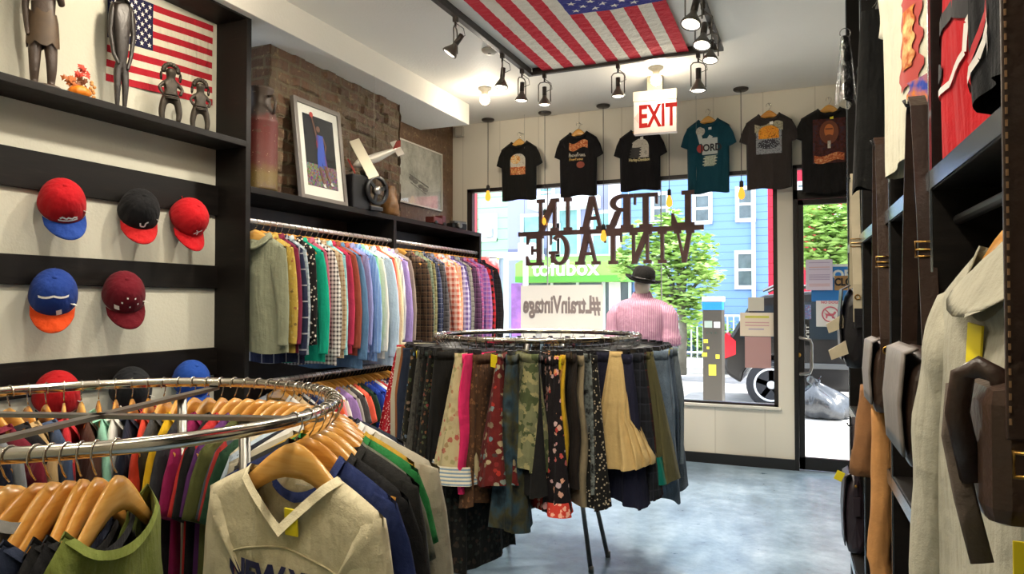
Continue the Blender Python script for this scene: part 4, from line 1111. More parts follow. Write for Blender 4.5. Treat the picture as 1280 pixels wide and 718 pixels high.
# ---------------------------------------------------------------- things on the top of the rail unit
ZT = 2.049
def m_can():
    t = NT('worn_red_can'); co = t.coord(); X, Y, Z = t.xyz(co); n = t.noise(co, 16, 6, 0.7); n2 = t.noise(co, 70, 3)
    zz = t.math('ADD', Z, t.math('MULTIPLY', t.math('SUBTRACT', n, 0.5), 0.12))
    c = t.ramp(t.math('DIVIDE', zz, 0.62), [(0.0, '#544218'), (0.14, '#5f4c1c'), (0.26, '#521f15'), (0.6, '#571913'), (0.68, '#4f1e16'), (0.73, '#352d27'), (1.0, '#403228')])
    c = t.mix(t.math('GREATER_THAN', n2, 0.69), c, '#a8977a'); c = t.mix(t.math('MULTIPLY', t.math('GREATER_THAN', n, 0.6), 0.6), c, '#4d3a2a')
    t.bsdf(c, 0.55, 0.1, n, 0.3, 0.01); return t.m
o = thing('milk_can', 'worn red and ochre metal milk can beside the bookcase', 'milk can', (-3.02, 3.275, ZT))
can = m_can()
MB().lathe([(0.001, 0), (0.098, 0), (0.102, 0.012), (0.1, 0.02), (0.1, 0.40), (0.104, 0.41), (0.1, 0.42), (0.09, 0.46), (0.066, 0.50), (0.06, 0.52), (0.06, 0.57), (0.078, 0.60), (0.08, 0.61), (0.07, 0.615), (0.06, 0.59), (0.001, 0.585)], 36).build('can_body', can, o)
for sx in (-1, 1): MB().tube([(sx * 0.062, 0, 0.56), (sx * 0.1, 0, 0.56), (sx * 0.115, 0, 0.52), (sx * 0.098, 0, 0.45)], 0.008, 8).build('handle', can, o)
# framed basketball picture leaning on the brick pier
ya, yb, hz = 3.575, 4.055, 0.665
o = thing('framed_picture', 'grey framed basketball photograph with white mat leaning on the brick', 'picture', (-2.955, (ya + yb) / 2, ZT), rot=(0, math.radians(-6.5), 0))
w = yb - ya
M_FRAME = plain('grey_brown_frame', '#6b655f', 0.4, 0.1)
b = MB(); ft = 0.032
for y0, y1, z0, z1 in ((-w / 2, -w / 2 + ft, 0, hz), (w / 2 - ft, w / 2, 0, hz), (-w / 2 + ft, w / 2 - ft, 0, ft), (-w / 2 + ft, w / 2 - ft, hz - ft, hz)): b.rbox(-0.03, 0, y0, y1, z0, z1, 0.003)
b.build('frame', M_FRAME, o)
MB().box(-0.02, -0.012, -w / 2 + ft, w / 2 - ft, ft, hz - ft).build('mat', plain('mat_white', '#d9d5ca', 0.7), o)
def m_court():
    t = NT('arena_photo'); co = t.coord(); X, Y, Z = t.xyz(co); n = t.noise(co, 60, 3); v = t.n('TexVoronoi', Scale=90); t.l(co, v.inputs[0])
    crowd = t.mix(0.65, t.mix(n, '#1a1c22', '#5b4a44'), v.outputs['Color'])
    c = t.mix(t.math('LESS_THAN', Z, 0.25), '#15171c', t.mix(0.72, crowd, '#4a2622')); t.bsdf(c, 0.25); return t.m
iw, ib, it = w / 2 - 0.085, 0.1, hz - 0.09
MB().box(-0.012, -0.010, -iw, iw, ib, it).build('print', m_court(), o)
def flatp(name, mat, *polys):
    b = MB()
    for k, pl in enumerate(polys): b.prism([(y * 1.25, 0.33 + (z - 0.33) * 1.12) for y, z in pl], 'X', -0.010, -0.0085 + 0.0002 * k)
    return b.build(name, mat, o)
circ = lambda y, z, r: [(y + r * math.cos(a * PI / 8), z + r * 1.15 * math.sin(a * PI / 8)) for a in range(16)]
SKN = plain('figure_brown', '#5e3a28', 0.5)
flatp('player_figure', SKN, circ(-0.008, 0.475, 0.016), [(-0.03, 0.42), (-0.022, 0.44), (-0.036, 0.5), (-0.05, 0.545), (-0.058, 0.54), (-0.048, 0.49)], [(0.024, 0.43), (0.034, 0.43), (0.05, 0.38), (0.038, 0.33), (0.03, 0.335), (0.038, 0.38)], [(-0.026, 0.25), (-0.006, 0.25), (-0.004, 0.2), (0.012, 0.15), (0.002, 0.145), (-0.018, 0.19)], [(0.012, 0.26), (0.036, 0.26), (0.05, 0.2), (0.07, 0.165), (0.058, 0.158), (0.036, 0.195)])
flatp('player_kit', plain('kit_blue', '#2c46a0', 0.5), [(-0.03, 0.44), (0.028, 0.44), (0.03, 0.36), (0.034, 0.33), (-0.026, 0.33), (-0.026, 0.37)], [(-0.03, 0.33), (0.036, 0.33), (0.048, 0.24), (0.01, 0.24), (0.004, 0.28), (-0.002, 0.235), (-0.034, 0.24)])
flatp('red_accents', plain('kit_red', '#a8322a', 0.5), [(-0.03, 0.4), (-0.02, 0.44), (-0.012, 0.44), (-0.022, 0.36), (-0.03, 0.36)], [(0.034, 0.32), (0.046, 0.24), (0.039, 0.24), (0.027, 0.32)], circ(-0.055, 0.552, 0.014))
flatp('shoes', plain('shoe_white', '#cfcac0', 0.5), [(-0.004, 0.15), (0.014, 0.152), (0.022, 0.128), (0.004, 0.13)], [(0.056, 0.165), (0.072, 0.168), (0.088, 0.148), (0.07, 0.146)])
MB().box(-0.006, -0.004, -w / 2 + ft, w / 2 - ft, ft, hz - ft).build('glazing', M_GLASS, o)
# film projector
p = on_x(448, 250, -2.99)
o = thing('film_projector', 'black vintage film projector with spoked reel on the unit top', 'projector', (-2.985, p.y, ZT), math.radians(-12))
M_PB = plain('projector_black', '#17171a', 0.35)
MB().rbox(-0.075, 0.07, -0.12, 0.05, 0, 0.24, 0.012).build('housing', M_PB, o)
b = MB(); Mr = Matrix.Translation((0.085, 0.09, 0.145)) @ Matrix.Rotation(PI / 2, 4, 'Y')
b.lathe([(0.085, -0.014), (0.105, -0.014), (0.105, 0.014), (0.085, 0.014)], 32, Mr, False)
for k in range(3): b.box(-0.012, 0.012, 0.02, 0.095, -0.006, 0.006, Mr @ Matrix.Rotation(2 * PI * k / 3 + 0.3, 4, 'Z'))
b.build('reel', M_PB, o)
b = MB(); b.lathe([(0.001, -0.02), (0.03, -0.02), (0.03, 0.018), (0.001, 0.02)], 20, Mr); b.build('reel_hub', M_STEEL, o)
b = MB(); b.lathe([(0.03, -0.05), (0.034, 0.04), (0.026, 0.05), (0.001, 0.045)], 18, Matrix.Translation((0.06, 0.03, 0.27)) @ Matrix.Rotation(PI / 2, 4, 'Y')); b.build('lens', M_STEEL, o)
MB().rbox(-0.05, 0.09, 0.03, 0.15, 0.0, 0.03, 0.006).build('foot_plate', M_PB, o)
p = on_x(487, 262, -2.99)
o = thing('carved_owl', 'rough brown carved wooden lump beside the film projector reel', 'ornament', (-2.985, p.y, ZT))
b = MB(); rings = []
for j, (r, z) in enumerate(((0.05, 0), (0.062, 0.03), (0.066, 0.08), (0.06, 0.12), (0.05, 0.15), (0.048, 0.175), (0.04, 0.2), (0.03, 0.225), (0.008, 0.235))):
    rings.append([Vector((r * (1 + 0.14 * math.sin(3 * a * PI / 12 + j) + 0.08 * math.sin(7 * a * PI / 12 - j)) * math.cos(a * PI / 12), r * (1 + 0.1 * math.sin(4 * a * PI / 12 - j)) * math.sin(a * PI / 12), z)) for a in range(24)])
b.rings(rings).build('carving', plain('amber_carving', '#6e4c28', 0.5, 0, 0.4, 20, 0.5, 40), o)
# model aeroplane hung on a thread
p = on_x(468, 198, -2.86)
o = thing('model_aeroplane', 'silver and cream model aeroplane hanging before the rough brick', 'model plane', p, math.radians(-38))
o.rotation_euler = (math.radians(52), math.radians(-22), math.radians(38))
M_PLN = plain('plane_silver', '#c9c4b8', 0.3, 0.4)
MB().tube([(-0.16, 0, 0), (-0.12, 0, 0), (0.02, 0, 0.0), (0.15, 0, 0.012), (0.2, 0, 0.02)], [0.008, 0.03, 0.034, 0.016, 0.008], 14).build('fuselage', M_PLN, o)
MB().rbox(-0.11, -0.035, -0.21, 0.21, 0.025, 0.036, 0.004).build('wing', plain('cream_wing', '#d6cdb5', 0.5), o)
MB().rbox(0.15, 0.2, -0.08, 0.08, 0.015, 0.022, 0.003).build('tailplane', M_PLN, o)
MB().prism([(0.14, 0.02), (0.2, 0.02), (0.21, 0.08), (0.18, 0.08)], 'Y', -0.004, 0.004).build('tail_fin', plain('fin_red', '#8e2f24', 0.5), o)
MB().rbox(-0.175, -0.165, -0.075, 0.075, -0.008, 0.008, 0.003).build('propeller', plain('fin_red', '#8e2f24', 0.5), o)
b = MB()
for sy in (-1, 1): b.tube([(-0.07, 0.05 * sy, -0.03), (-0.08, 0.06 * sy, -0.07)], 0.004, 6); b.lathe([(0.02, -0.008), (0.022, 0), (0.02, 0.008)], 14, Matrix.Translation((-0.08, 0.06 * sy, -0.085)) @ Matrix.Rotation(PI / 2, 4, 'X'))
b.build('landing_gear', M_BLKPAINT, o)
tl = MB().tube([(0, 0, 0), (0.0, 0, 1.05)], 0.0012, 5).build('thread', plain('thread', '#b9b0a0', 0.7), None)
tl.parent = o; tl.rotation_euler = o.rotation_euler.to_matrix().inverted().to_euler(); tl.location = (0, 0, 0.02)
tl.scale = (1, 1, (2.99 - p.z) / 1.05)
# pencil drawing in a white frame on the smeared brick
o = thing('framed_drawing', 'pale pencil drawing in a thin white frame on the far brick', 'picture', (XL + 0.002, 5.72, 2.276))
M_DRW = None
def m_draw():
    t = NT('pencil_drawing'); co = t.coord(); X, Y, Z = t.xyz(co); n = t.noise(co, 9, 5, 0.7); n2 = t.noise(co, 2.5, 3)
    f = t.math('ADD', t.math('MULTIPLY', n, 0.5), t.math('MULTIPLY', n2, 0.5))
    t.bsdf(t.ramp(f, [(0.34, '#8b867b'), (0.46, '#b7b2a4'), (0.56, '#d0cbbd')]), 0.3); return t.m
hw_ = 0.4
MB().box(0, 0.012, -hw_, hw_, 0, 0.565).build('sheet', m_draw(), o)
b = MB()
for y0, y1, z0, z1 in ((-hw_, -hw_ + 0.014, 0, 0.565), (hw_ - 0.014, hw_, 0, 0.565), (-hw_, hw_, 0, 0.014), (-hw_, hw_, 0.551, 0.565)): b.box(0, 0.022, y0, y1, z0, z1)
b.build('frame', plain('white_frame', '#cfcabd', 0.4), o)
b = MB()
for k, (y, z) in enumerate(((-0.16, 0.24), (-0.1, 0.22), (0.0, 0.19), (0.08, 0.17))): b.ball((0.012, y, z), (0.004, 0.05, 0.02), 12, 8)
b.tube([(0.013, -0.2, 0.27), (0.013, 0.14, 0.2)], 0.006, 6, flat=(Vector((1, 0, 0)), 0.2)); b.tube([(0.013, -0.18, 0.2), (0.013, 0.1, 0.13)], 0.004, 6, flat=(Vector((1, 0, 0)), 0.2))
b.build('sketched_vehicle', plain('graphite', '#77736b', 0.6), o)
MB().box(0.016, 0.018, -hw_ + 0.012, hw_ - 0.012, 0.012, 0.553).build('glazing', M_GLASS, o)
# small things by the far end of the shelf
p = on_x(571, 280, -2.98)
o = thing('folding_camera', 'black and silver vintage camera at the window end of the shelf', 'camera', (-2.98, p.y, ZT), math.radians(-20))
MB().rbox(-0.04, 0.04, -0.09, 0.09, 0, 0.055, 0.008).build('camera_body', M_PB, o)
MB().rbox(-0.035, 0.035, -0.06, 0.085, 0.055, 0.075, 0.004).build('top_plate', M_STEEL, o)
MB().lathe([(0.001, 0), (0.025, 0), (0.025, 0.03), (0.018, 0.035), (0.001, 0.03)], 18, Matrix.Translation((0.04, -0.02, 0.03)) @ Matrix.Rotation(PI / 2, 4, 'Y')).build('lens', M_STEEL, o)
p = on_x(545, 270, -3.05)
o = thing('toy_truck', 'dark red tin toy truck on the shelf below the drawing', 'toy', (-3.05, p.y, ZT), math.radians(5))
MB().rbox(-0.04, 0.04, -0.13, 0.05, 0.025, 0.08, 0.006).build('truck_bed', plain('tin_red', '#5f2620', 0.4), o)
MB().rbox(-0.038, 0.038, 0.055, 0.13, 0.025, 0.11, 0.012).build('cab', plain('tin_red', '#5f2620', 0.4), o)
for yy in (-0.09, 0.09):
    for xx in (-0.042, 0.042): MB().lathe([(0.001, -0.008), (0.024, -0.008), (0.026, 0), (0.024, 0.008), (0.001, 0.008)], 16, Matrix.Translation((xx, yy, 0.026)) @ Matrix.Rotation(PI / 2, 4, 'Y')).build('wheel', M_BLKPAINT, o)
p = on_y(574, 165, YF - 0.03)
o = thing('junction_box', 'small grey square box high on the front wall under the beam', 'box', (p.x, YF, p.z))
MB().rbox(-0.045, 0.045, -0.05, 0, -0.05, 0.05, 0.006).build('box_cover', plain('box_grey', '#a9a294', 0.5), o)
MB().rbox(-0.032, 0.032, -0.053, -0.049, -0.037, 0.037, 0.002).build('face_plate', plain('box_grey2', '#b8b1a2', 0.5), o)
# ================================================================ THE TWO ROUND RACKS
def round_rack(cx, cy, z, r, label, feet, topr, floor_legs=True, cross=(20, 110)):
    o = thing('round_clothes_rack', label, 'clothes rack', (cx, cy, 0))
    MB().tube([(r * math.cos(2 * PI * k / 96), r * math.sin(2 * PI * k / 96), z) for k in range(96)], 0.0135, 14, True).build('ring_rail', M_CHROME, o)
    for a in cross:
        a = math.radians(a); M4 = Matrix.Rotation(a, 4, 'Z')
        MB().box(-r, r, -0.0145, 0.0145, z - 0.022, z - 0.013, M4).build('cross_bar', M_STEEL, o)
    for fx, fy in feet:
        n = math.hypot(fx, fy); t = Vector((fx / n * topr, fy / n * topr, z - 0.02)); f = Vector((fx, fy, 0.0))
        b = MB(); b.tube([t, f], 0.0125, 10)
        b.lathe([(0.015, 0), (0.015, 0.03), (0.012, 0.034)], 10, Matrix.Translation(f)); b.build('leg', M_STEEL, o)
    a0 = feet
    zb = 0.46
    def at(q):
        n = math.hypot(*q); t = Vector((q[0] / n * topr, q[1] / n * topr, z - 0.02)); f = Vector((q[0], q[1], 0)); return f.lerp(t, zb / (z - 0.02))
    MB().tube([at(feet[0]), at(feet[2])], 0.009, 8).build('brace', M_STEEL, o)
    MB().tube([at(feet[1]), at(feet[3])], 0.009, 8).build('brace', M_STEEL, o)
    return o
def polar(r, a): return (r * math.cos(math.radians(a)), r * math.sin(math.radians(a)))
R1 = (-1.485, 1.113, 1.16, 0.515); R2 = (-1.36, 3.53, 1.22, 0.53)
round_rack(*R1, 'round chrome rack of tops on wooden hangers before the cap wall', [polar(0.36, a) for a in (18, 108, 198, 288)], 0.34, cross=(18, 108))
round_rack(*R2, 'round chrome rack of skirts and trousers in the middle of the floor', [(0.28, 0.04), (0.30, 0.29), (-0.36, -0.1), (-0.3, 0.3)], 0.13, cross=(20, 110))
def short_label(a, d):
    t = (a + d).split()
    d = d if len(t) <= 15 else d.replace(' on the middle rack', '').replace('showing its whole side ', '').replace('first hanger ', '').replace(' of the middle rack', '').replace('hanging ', '')
    return a + d
def ring_pt(rk, ph, dz=0.0152):
    a = math.radians(ph); return (rk[0] + rk[3] * math.cos(a), rk[1] + rk[3] * math.sin(a), rk[2] + dz)
# ---------------------------------------------------------------- rack of tops
JS = Shirt(0.47, 0.52, 0.62, 0.235, 0.10, 0.02, 0.035, True, -0.118, 0.055, seed=77, wr=0.007, nu=36, nv=26)
jk = Kind(); jk.S = JS; jk.body = JS.data(); jk.col = ribneck_data(JS, 0.02); jk.colname = 'neck_band'
jk.sl = [sleeve_data(0.47, z_neck=-0.118, drop=0.055, length=0.25, long=False, th=0.03, seed=q, out=0.035, side=q, w0=0.24, w1=0.18) for q in (-1, 1)]
M_CREAM = cloth('solid', '#cfc5a4')
GRP1 = 'tops on the round rack before the cap wall'
HG1 = 'wooden hangers on the round rack before the cap wall'
p = ring_pt(R1, 5); p = (p[0], p[1], p[2]); rz = math.radians(-5)
wood_hanger(p, rz, 'wooden hanger carrying the cream jersey with the New York lettering', HG1, 2, s=1.0)
o = hang_top(jk, p, rz, M_CREAM, 'cream v-neck jersey with New York lettering hung facing outward on the round rack', 'shirt', GRP1, colmat=M_CREAM, name='jersey')
put('yoke_seam', (lambda b: b.tube([JS.front(-0.235 + 0.47 * k / 24, -0.36 + 0.115 * (1 - ((k - 12) / 12) ** 2) ** 0.6 - 0.02, 0.001) for k in range(25)], 0.0022, 6).data('seam', 0, False))(MB()), cloth('solid', '#bfb492'), o)
put('front_lettering', JS.text('NEW YORK', 0.068, 0.03, -0.328, 0.004, 0.0035), plain('print_navy', '#1c1f4a', 0.7), o)
put('red_print', JS.print_data((-0.155, -0.33, 0.04, 0.06, 'rect'), 0.003), plain('print_red', '#c02030', 0.7), o)
put('neck_label', MB().box(-0.018, 0.018, 0.020, 0.022, -0.185, -0.15).data('label'), plain('white_label', '#d9d6cf', 0.7), o)
put('red_mark', MB().box(-0.014, -0.004, 0.0185, 0.0205, -0.18, -0.168).data('label'), plain('print_red', '#c02030', 0.7), o)
q = JS.front(0.03, -0.215, 0.012)
put('price_tag', MB().rbox(-0.0165, 0.0165, -0.002, 0.002, -0.048, 0.005, 0.0015).data('tag'), M_TAG, o, loc=(q.x, q.y - 0.006, q.z + 0.03), rot=(0.05, 0, 0.0))
def bounded_top(kk, rk, ph, extra, desc, mat, grp, hg, name='tee_shirt', var=0, ord_=None, col=None, sl=None, s=1.0, tagc=None, cat='t-shirt'):
    p = ring_pt(rk, ph); rz = math.radians(ph + extra)
    wood_hanger(p, rz, short_label('hanger of the ', desc), hg, var, s=0.86 if kk.sl == [] else 1.0)
    if kk in TS: p = (p[0], p[1], p[2] - 0.005)
    return hang_top(kk, p, rz, mat, desc, cat, grp, colmat=col, slmat=sl, name=name, s=s, tagcol=tagc)
ST = top_kind(91, True, False, sh=0.48, hem=0.52, length=0.66, th=0.03, sl=0.5, out=0.045, neck=0.19, nf=0.08)
on1 = ' on the round rack before the caps'
right_side = [
 (11, -14, 'navy blue jersey hanging just behind the cream jersey', '#1e2a55', 0, TS[2], 1.0), (16, -16, 'black t-shirt hanging second behind the cream jersey', '#151516', 1, TS[1], 1.05),
 (21, -18, 'black sweatshirt hanging third behind the cream jersey', '#1b1b19', 2, ST, 1.0), (26, -20, 'grey green t-shirt hanging fourth behind the cream jersey', '#5c5e50', 0, TS[0], 1.0),
 (31, -20, 'green t-shirt hanging fifth behind the cream jersey', '#1f6a34', 1, TS[1], 0.96), (35, -20, 'mustard t-shirt hanging sixth behind the cream jersey', '#a8852a', 1, TS[0], 0.93),
 (40, -22, 'stone grey long sleeve top showing its whole side at the rack end', '#9c9582', 2, ST, 1.1),
 (46, -25, 'white t-shirt hanging behind the stone grey long sleeve top', '#cfccc4', 0, TS[0], 0.86), (51, -20, 'dark navy t-shirt behind the white one by the rack end', '#1f2433', 1, TS[1], 0.86)]
for ph, ex, desc, c, v, kk, s_ in right_side:
    bounded_top(kk, R1, ph, ex, desc, cloth('solid', c), GRP1, HG1, var=v, s=s_)
back = ['white ringer|#d4d1c9', 'black plain|#19191b', 'pale blue|#b4c3d0', 'navy plain|#1e2740', 'cream ribbed|#cfc6ac', 'bottle green|#22402d', 'slate|#444b52', 'brick red|#9a2e2b', 'olive drab|#565a30', 'purple|#5a2f66', 'tomato red|#b8302e', 'sooty black|#201f20', 'magenta|#8e1f52', 'charcoal|#35363a', 'yellow|#d8ab1c', 'dark grey|#3c3d3f',
        'orange red|#c9402c', 'inky navy|#181d2e', 'white|#d0cdc5', 'mint|#8fc4ad', 'brown|#4a3026', 'scarlet|#b5242c', 'dusky blue|#3d4c68', 'tan|#b09468', 'coal black|#17171a', 'wine red|#6d1c2c', 'steel grey|#7c8084', 'midnight|#161a2c']
phs = [54 + i * 4.7 for i in range(len(back))]
for i, (e, ph) in enumerate(zip(back, phs)):
    d, c = e.split('|')
    bounded_top(TS[i % 3], R1, ph, rr.uniform(-6, 6), '%s t-shirt %s along the back of the rack before the caps' % (d, ordw(i + 1)), cloth('solid', c), GRP1, HG1.replace('wooden', 'pale wooden'), var=i % 3)
VEST = Shirt(0.40, 0.46, 0.6, 0.27, 0.14, 0.06, 0.03, False, -0.112, 0.055, seed=51, sleeveless=True)
vk = Kind(); vk.S = VEST; vk.body = VEST.data(); vk.sl = []; vk.col = ribneck_data(VEST, 0.014); vk.colname = 'neck_band'
bounded_top(vk, R1, -34, -29, 'olive green sleeveless top beside the gap in the near rail', cloth('solid', '#6f7a38'), GRP1, HG1, name='vest_top', cat='top')
near = ['black|#19191c', 'black cotton|#1c1c1d', 'navy|#20283c', 'purple|#43305e', 'grey|#6b6a66', 'dark brown|#31271f', 'soot|#151516', 'dark teal|#1d3338', 'charcoal|#303033', 'plum|#3a2238']
for i, e in enumerate(near):
    d, c = e.split('|')
    bounded_top(vk if i != 4 else TS[i % 3], R1, -37.2 - i * 2.3 - (1.6 if i > 4 else 0), -20 + rr.uniform(-3, 3) - i * 0.6, '%s top %s after the olive one along the near rail' % (d, ordw(i + 1)), cloth('solid', c), GRP1, HG1, name='sleeveless_top', var=(2 if i % 2 else 0), cat='top')
# ---------------------------------------------------------------- rack of skirts, trousers and shorts
GRP2 = 'skirts and trousers on the middle round rack'
HG2 = 'clip hangers on the middle round rack'
M_HB = plain('black_plastic', '#18181a', 0.35)
rose = cloth('floral', '#b3a67e', '#a8504a', '#8a8a5c', '#a89a70', '#b3665c', s=0.8)
PH2 = {498: -167, 512: -159, 530: -151, 542: -145, 554: -138.5, 566: -131, 578: -124, 582: -117, 588: -107, 603: -95.5, 613: -91, 626: -86, 794: -20, 808: -14, 816: -9, 820: -5, 826: -1, 830: 4}
def place2(px, extra, kind, desc, mat, name, cat, tagc=None, ph=None, wmat=None, s=1.0, xoff=0.0):
    if ph is None and px in PH2: ph = PH2[px]
    if ph is None:
        off = max(-124, min(124, (px - 673) / 1.27)); ph = -68 + math.degrees(math.asin(off / 126))
    p = ring_pt(R2, ph); rz = math.radians(ph + extra)
    clip_hanger(p, rz, short_label('clip hanger of the ', desc), HG2, M_HB)
    return hang_bottom(kind, p, rz, mat, desc, cat, GRP2, name, tagc, wmat, s, xoff)
SKA = lambda: bottom_kind('a', w0=0.32, w1=0.54, length=0.56, d0=0.018, d1=0.085, pleats=9, seed=1, amp=0.5)
SKB = lambda: bottom_kind('b', w0=0.32, w1=0.47, length=0.60, d0=0.016, d1=0.06, pleats=8, seed=2, amp=0.45)
SKL = lambda: bottom_kind('l', w0=0.32, w1=0.5, length=0.95, d0=0.02, d1=0.08, pleats=8, seed=3)
TR = lambda: bottom_kind('t', trousers=True, w0=0.33, hipw=0.4, legw=0.17, length=0.6, d=0.02, seed=4)
TRS = lambda: bottom_kind('ts', trousers=True, w0=0.33, hipw=0.42, legw=0.2, length=0.46, d=0.026, seed=5)
CAM = lambda: bottom_kind('cm', w0=0.3, w1=0.38, length=0.52, d0=0.03, d1=0.085, pleats=5, seed=19, amp=0.3)
DEN = lambda: bottom_kind('dn', w0=0.34, w1=0.46, length=0.66, d0=0.02, d1=0.05, pleats=3, seed=6, amp=0.3)
ROSE = lambda: bottom_kind('ro', w0=0.26, w1=0.44, length=0.55, d0=0.03, d1=0.12, pleats=9, seed=8, amp=0.3)
TUL = lambda: bottom_kind('tu', w0=0.07, w1=0.34, length=0.53, d0=0.025, d1=0.13, pleats=17, seed=9, amp=0.16, tiers=0.62, n=110)
MAXI = lambda: bottom_kind('mx', w0=0.32, w1=0.46, length=0.70, d0=0.02, d1=0.09, pleats=5, seed=12, amp=0.4)
items = [
 (578, 3, SKB, 'dark grey tweed skirt before the rose print skirt', cloth('tiedye', '#2c2c2a', '#44423c', '#201f1e', s=4), 'skirt', 'skirt', M_TAG),
 (582, 8, SKB, 'deep green and black floral skirt before the rose print skirt', cloth('floral', '#14140f', '#2f4630', '#5a4a2c', '#7a3030', s=1.2), 'skirt', 'skirt', None),
 (816, 5, TR, 'pale washed jeans behind the short denim skirt', cloth('denim', '#5a6d80', '#8496a8'), 'jeans', 'jeans', None),
 (826, 5, TR, 'dark blue jeans between the two tagged jeans', cloth('denim', '#1f2d40', '#384c62'), 'jeans', 'jeans', None),
 (498, -6, SKB, 'pale cream print skirt at the wall side of the middle rack', cloth('floral', '#c9c0a2', '#9a9468', '#d9d2bd'), 'skirt', 'skirt', M_TAG),
 (512, 6, SKA, 'red dotted long skirt near the wall side of the middle rack', cloth('dots', '#9c1826', '#d9b0a8', s=1.6), 'skirt', 'skirt', None),
 (530, 4, TR, 'off white folded trousers beside the red dotted skirt', cloth('solid', '#b9b09a'), 'trousers', 'trousers', M_TAG),
 (542, 0, TR, 'rust orange trousers beside the off white trousers', cloth('solid', '#8f5a36'), 'trousers', 'trousers', None),
 (554, 8, TR, 'dark navy trousers with a yellow tag on the middle rack', cloth('solid', '#232b3c'), 'trousers', 'trousers', M_TAG),
 (566, 10, SKB, 'black floral skirt with blue and tan flowers', cloth('floral', '#17160f', '#4c6a82', '#7a5a34', '#3f4a2c', s=1.0), 'skirt', 'skirt', None),
 (588, 32, ROSE, 'cream rose print flared skirt with blue striped hem', rose, 'skirt', 'skirt', None),
 (603, 4, TR, 'hot pink folded trousers on the middle rack', cloth('solid', '#dc2c64'), 'trousers', 'trousers', None),
 (613, -6, SKB, 'brown lace pattern skirt beside the hot pink trousers', cloth('floral', '#4a3220', '#7a5434', '#2c1f16', s=1.4), 'skirt', 'skirt', None),
 (626, 12, SKA, 'multicoloured patchwork skirt of red, teal and cream', cloth('floral', '#561714', '#557478', '#9c8e6c', '#2a1822', '#9a2a20', s=0.75), 'skirt', 'skirt', M_TAG),
 (652, 20, CAM, 'olive camouflage cargo skirt on the middle rack', cloth('camo', '#6f7050', '#454e30', '#8f885e'), 'skirt', 'skirt', None),
 (640, 4, MAXI, 'blue and olive tie-dyed denim skirt below the camouflage skirt', cloth('tiedye', '#141f26', '#2b404a', '#3a3822', '#141d23'), 'skirt', 'skirt', None),
 (668, 3, SKB, 'plain black skirt beside the camouflage skirt', cloth('solid', '#171615'), 'skirt', 'skirt', None),
 (679, 14, SKB, 'black floral skirt with a red border hem', cloth('floral', '#171214', '#b03a30', '#c8b0b0', '#d9905c', s=0.75), 'skirt', 'skirt', None),
 (691, 6, TR, 'peach orange folded trousers on the middle rack', cloth('solid', '#d99a58'), 'trousers', 'trousers', M_TAG),
 (697, -2, TR, 'mustard yellow trousers behind the peach trousers', cloth('solid', '#b8911f'), 'trousers', 'trousers', M_TAG),
 (706, 2, TR, 'black brown corduroy trousers on the middle rack', cloth('solid', '#231c17'), 'trousers', 'trousers', None),
 (714, 0, TR, 'khaki folded trousers on the middle rack', cloth('solid', '#80735a'), 'trousers', 'trousers', None),
 (722, 4, SKB, 'silver and black print skirt beside the khaki trousers', cloth('tiedye', '#232322', '#6f7571', '#181818', s=3), 'skirt', 'skirt', None),
 (730, -4, SKB, 'black skirt with pale dots beside the tulle dress', cloth('dots', '#161513', '#a89a80', s=1.6), 'skirt', 'skirt', None),
 (744, 42, TUL, 'peach beige tiered tulle skirt on the middle rack', cloth('solid', '#c7aa72'), 'tulle_skirt', 'skirt', None),
 (762, 6, SKB, 'dark navy skirt beside the tulle skirt', cloth('solid', '#1c1d30'), 'skirt', 'skirt', None),
 (774, 4, SKB, 'black checked skirt beside the dark navy skirt', cloth('plaid', '#1e2026', '#121318', '#3a3c46'), 'skirt', 'skirt', None),
 (784, 2, SKB, 'dark red plaid skirt with a teal satin hem', cloth('plaid', '#3a2020', '#16201c', '#7a3428'), 'skirt', 'skirt', None),
 (794, 4, SKA, 'olive brown skirt near the jeans', cloth('solid', '#5a5638'), 'skirt', 'skirt', None),
 (808, 10, DEN, 'mid blue denim skirt cut short near the window end', cloth('denim', '#2f4152', '#566b80'), 'denim_skirt', 'skirt', None),
 (820, 6, TR, 'washed blue jeans with a yellow tag', cloth('denim', '#2c4157', '#496481'), 'jeans', 'jeans', M_TAG),
 (830, 4, TR, 'grey blue jeans with a yellow tag at the waist', cloth('denim', '#47525a', '#6a767c'), 'jeans', 'jeans', M_TAG),
]
for it in items: place2(it[0], it[1], it[2](), it[3], it[4], it[5], it[6], it[7], xoff={498: 0.07, 512: 0.055, 530: 0.04, 588: 0.07, 603: 0.06, 744: 0.13, 652: 0.05}.get(it[0], rr.uniform(0, 0.03)), s=rr.uniform(0.93, 1.1))
# hem details on three of them
def hem_band(nameobj, color, z0, h, w, d, pname):
    t = [x for x in bpy.data.objects if x.get('label') == nameobj][0]
    b = MB(); rings = []
    for z, g in ((z0, 1.0), (z0 - h, 1.12)):
        rings.append([Vector((w / 2 * g * math.copysign(abs(math.cos(2 * PI * k / 72)) ** 0.6, math.cos(2 * PI * k / 72)) * 1.02, d * g * math.copysign(abs(math.sin(2 * PI * k / 72)) ** 0.75, math.sin(2 * PI * k / 72)) * (1 + 0.2 * math.sin(7 * 2 * PI * k / 72)), z)) for k in range(72)])
    b.rings(rings, False); b.build(pname, color, t, loc=[c for c in t.children if c.name.startswith('body')][0].location)
hem_band('cream rose print flared skirt with blue striped hem', cloth('hstripe', '#c9c3ac', '#6f8698', s=3.4), -0.545, 0.075, 0.43, 0.125, 'striped_hem')
hem_band('dark red plaid skirt with a teal satin hem', plain('teal_satin', '#0f6a5c', 0.35), -0.5, 0.11, 0.47, 0.062, 'satin_hem')
hem_band('black floral skirt with a red border hem', cloth('floral', '#b5382c', '#d9a08a', s=1.0), -0.63, 0.05, 0.46, 0.06, 'border_hem')
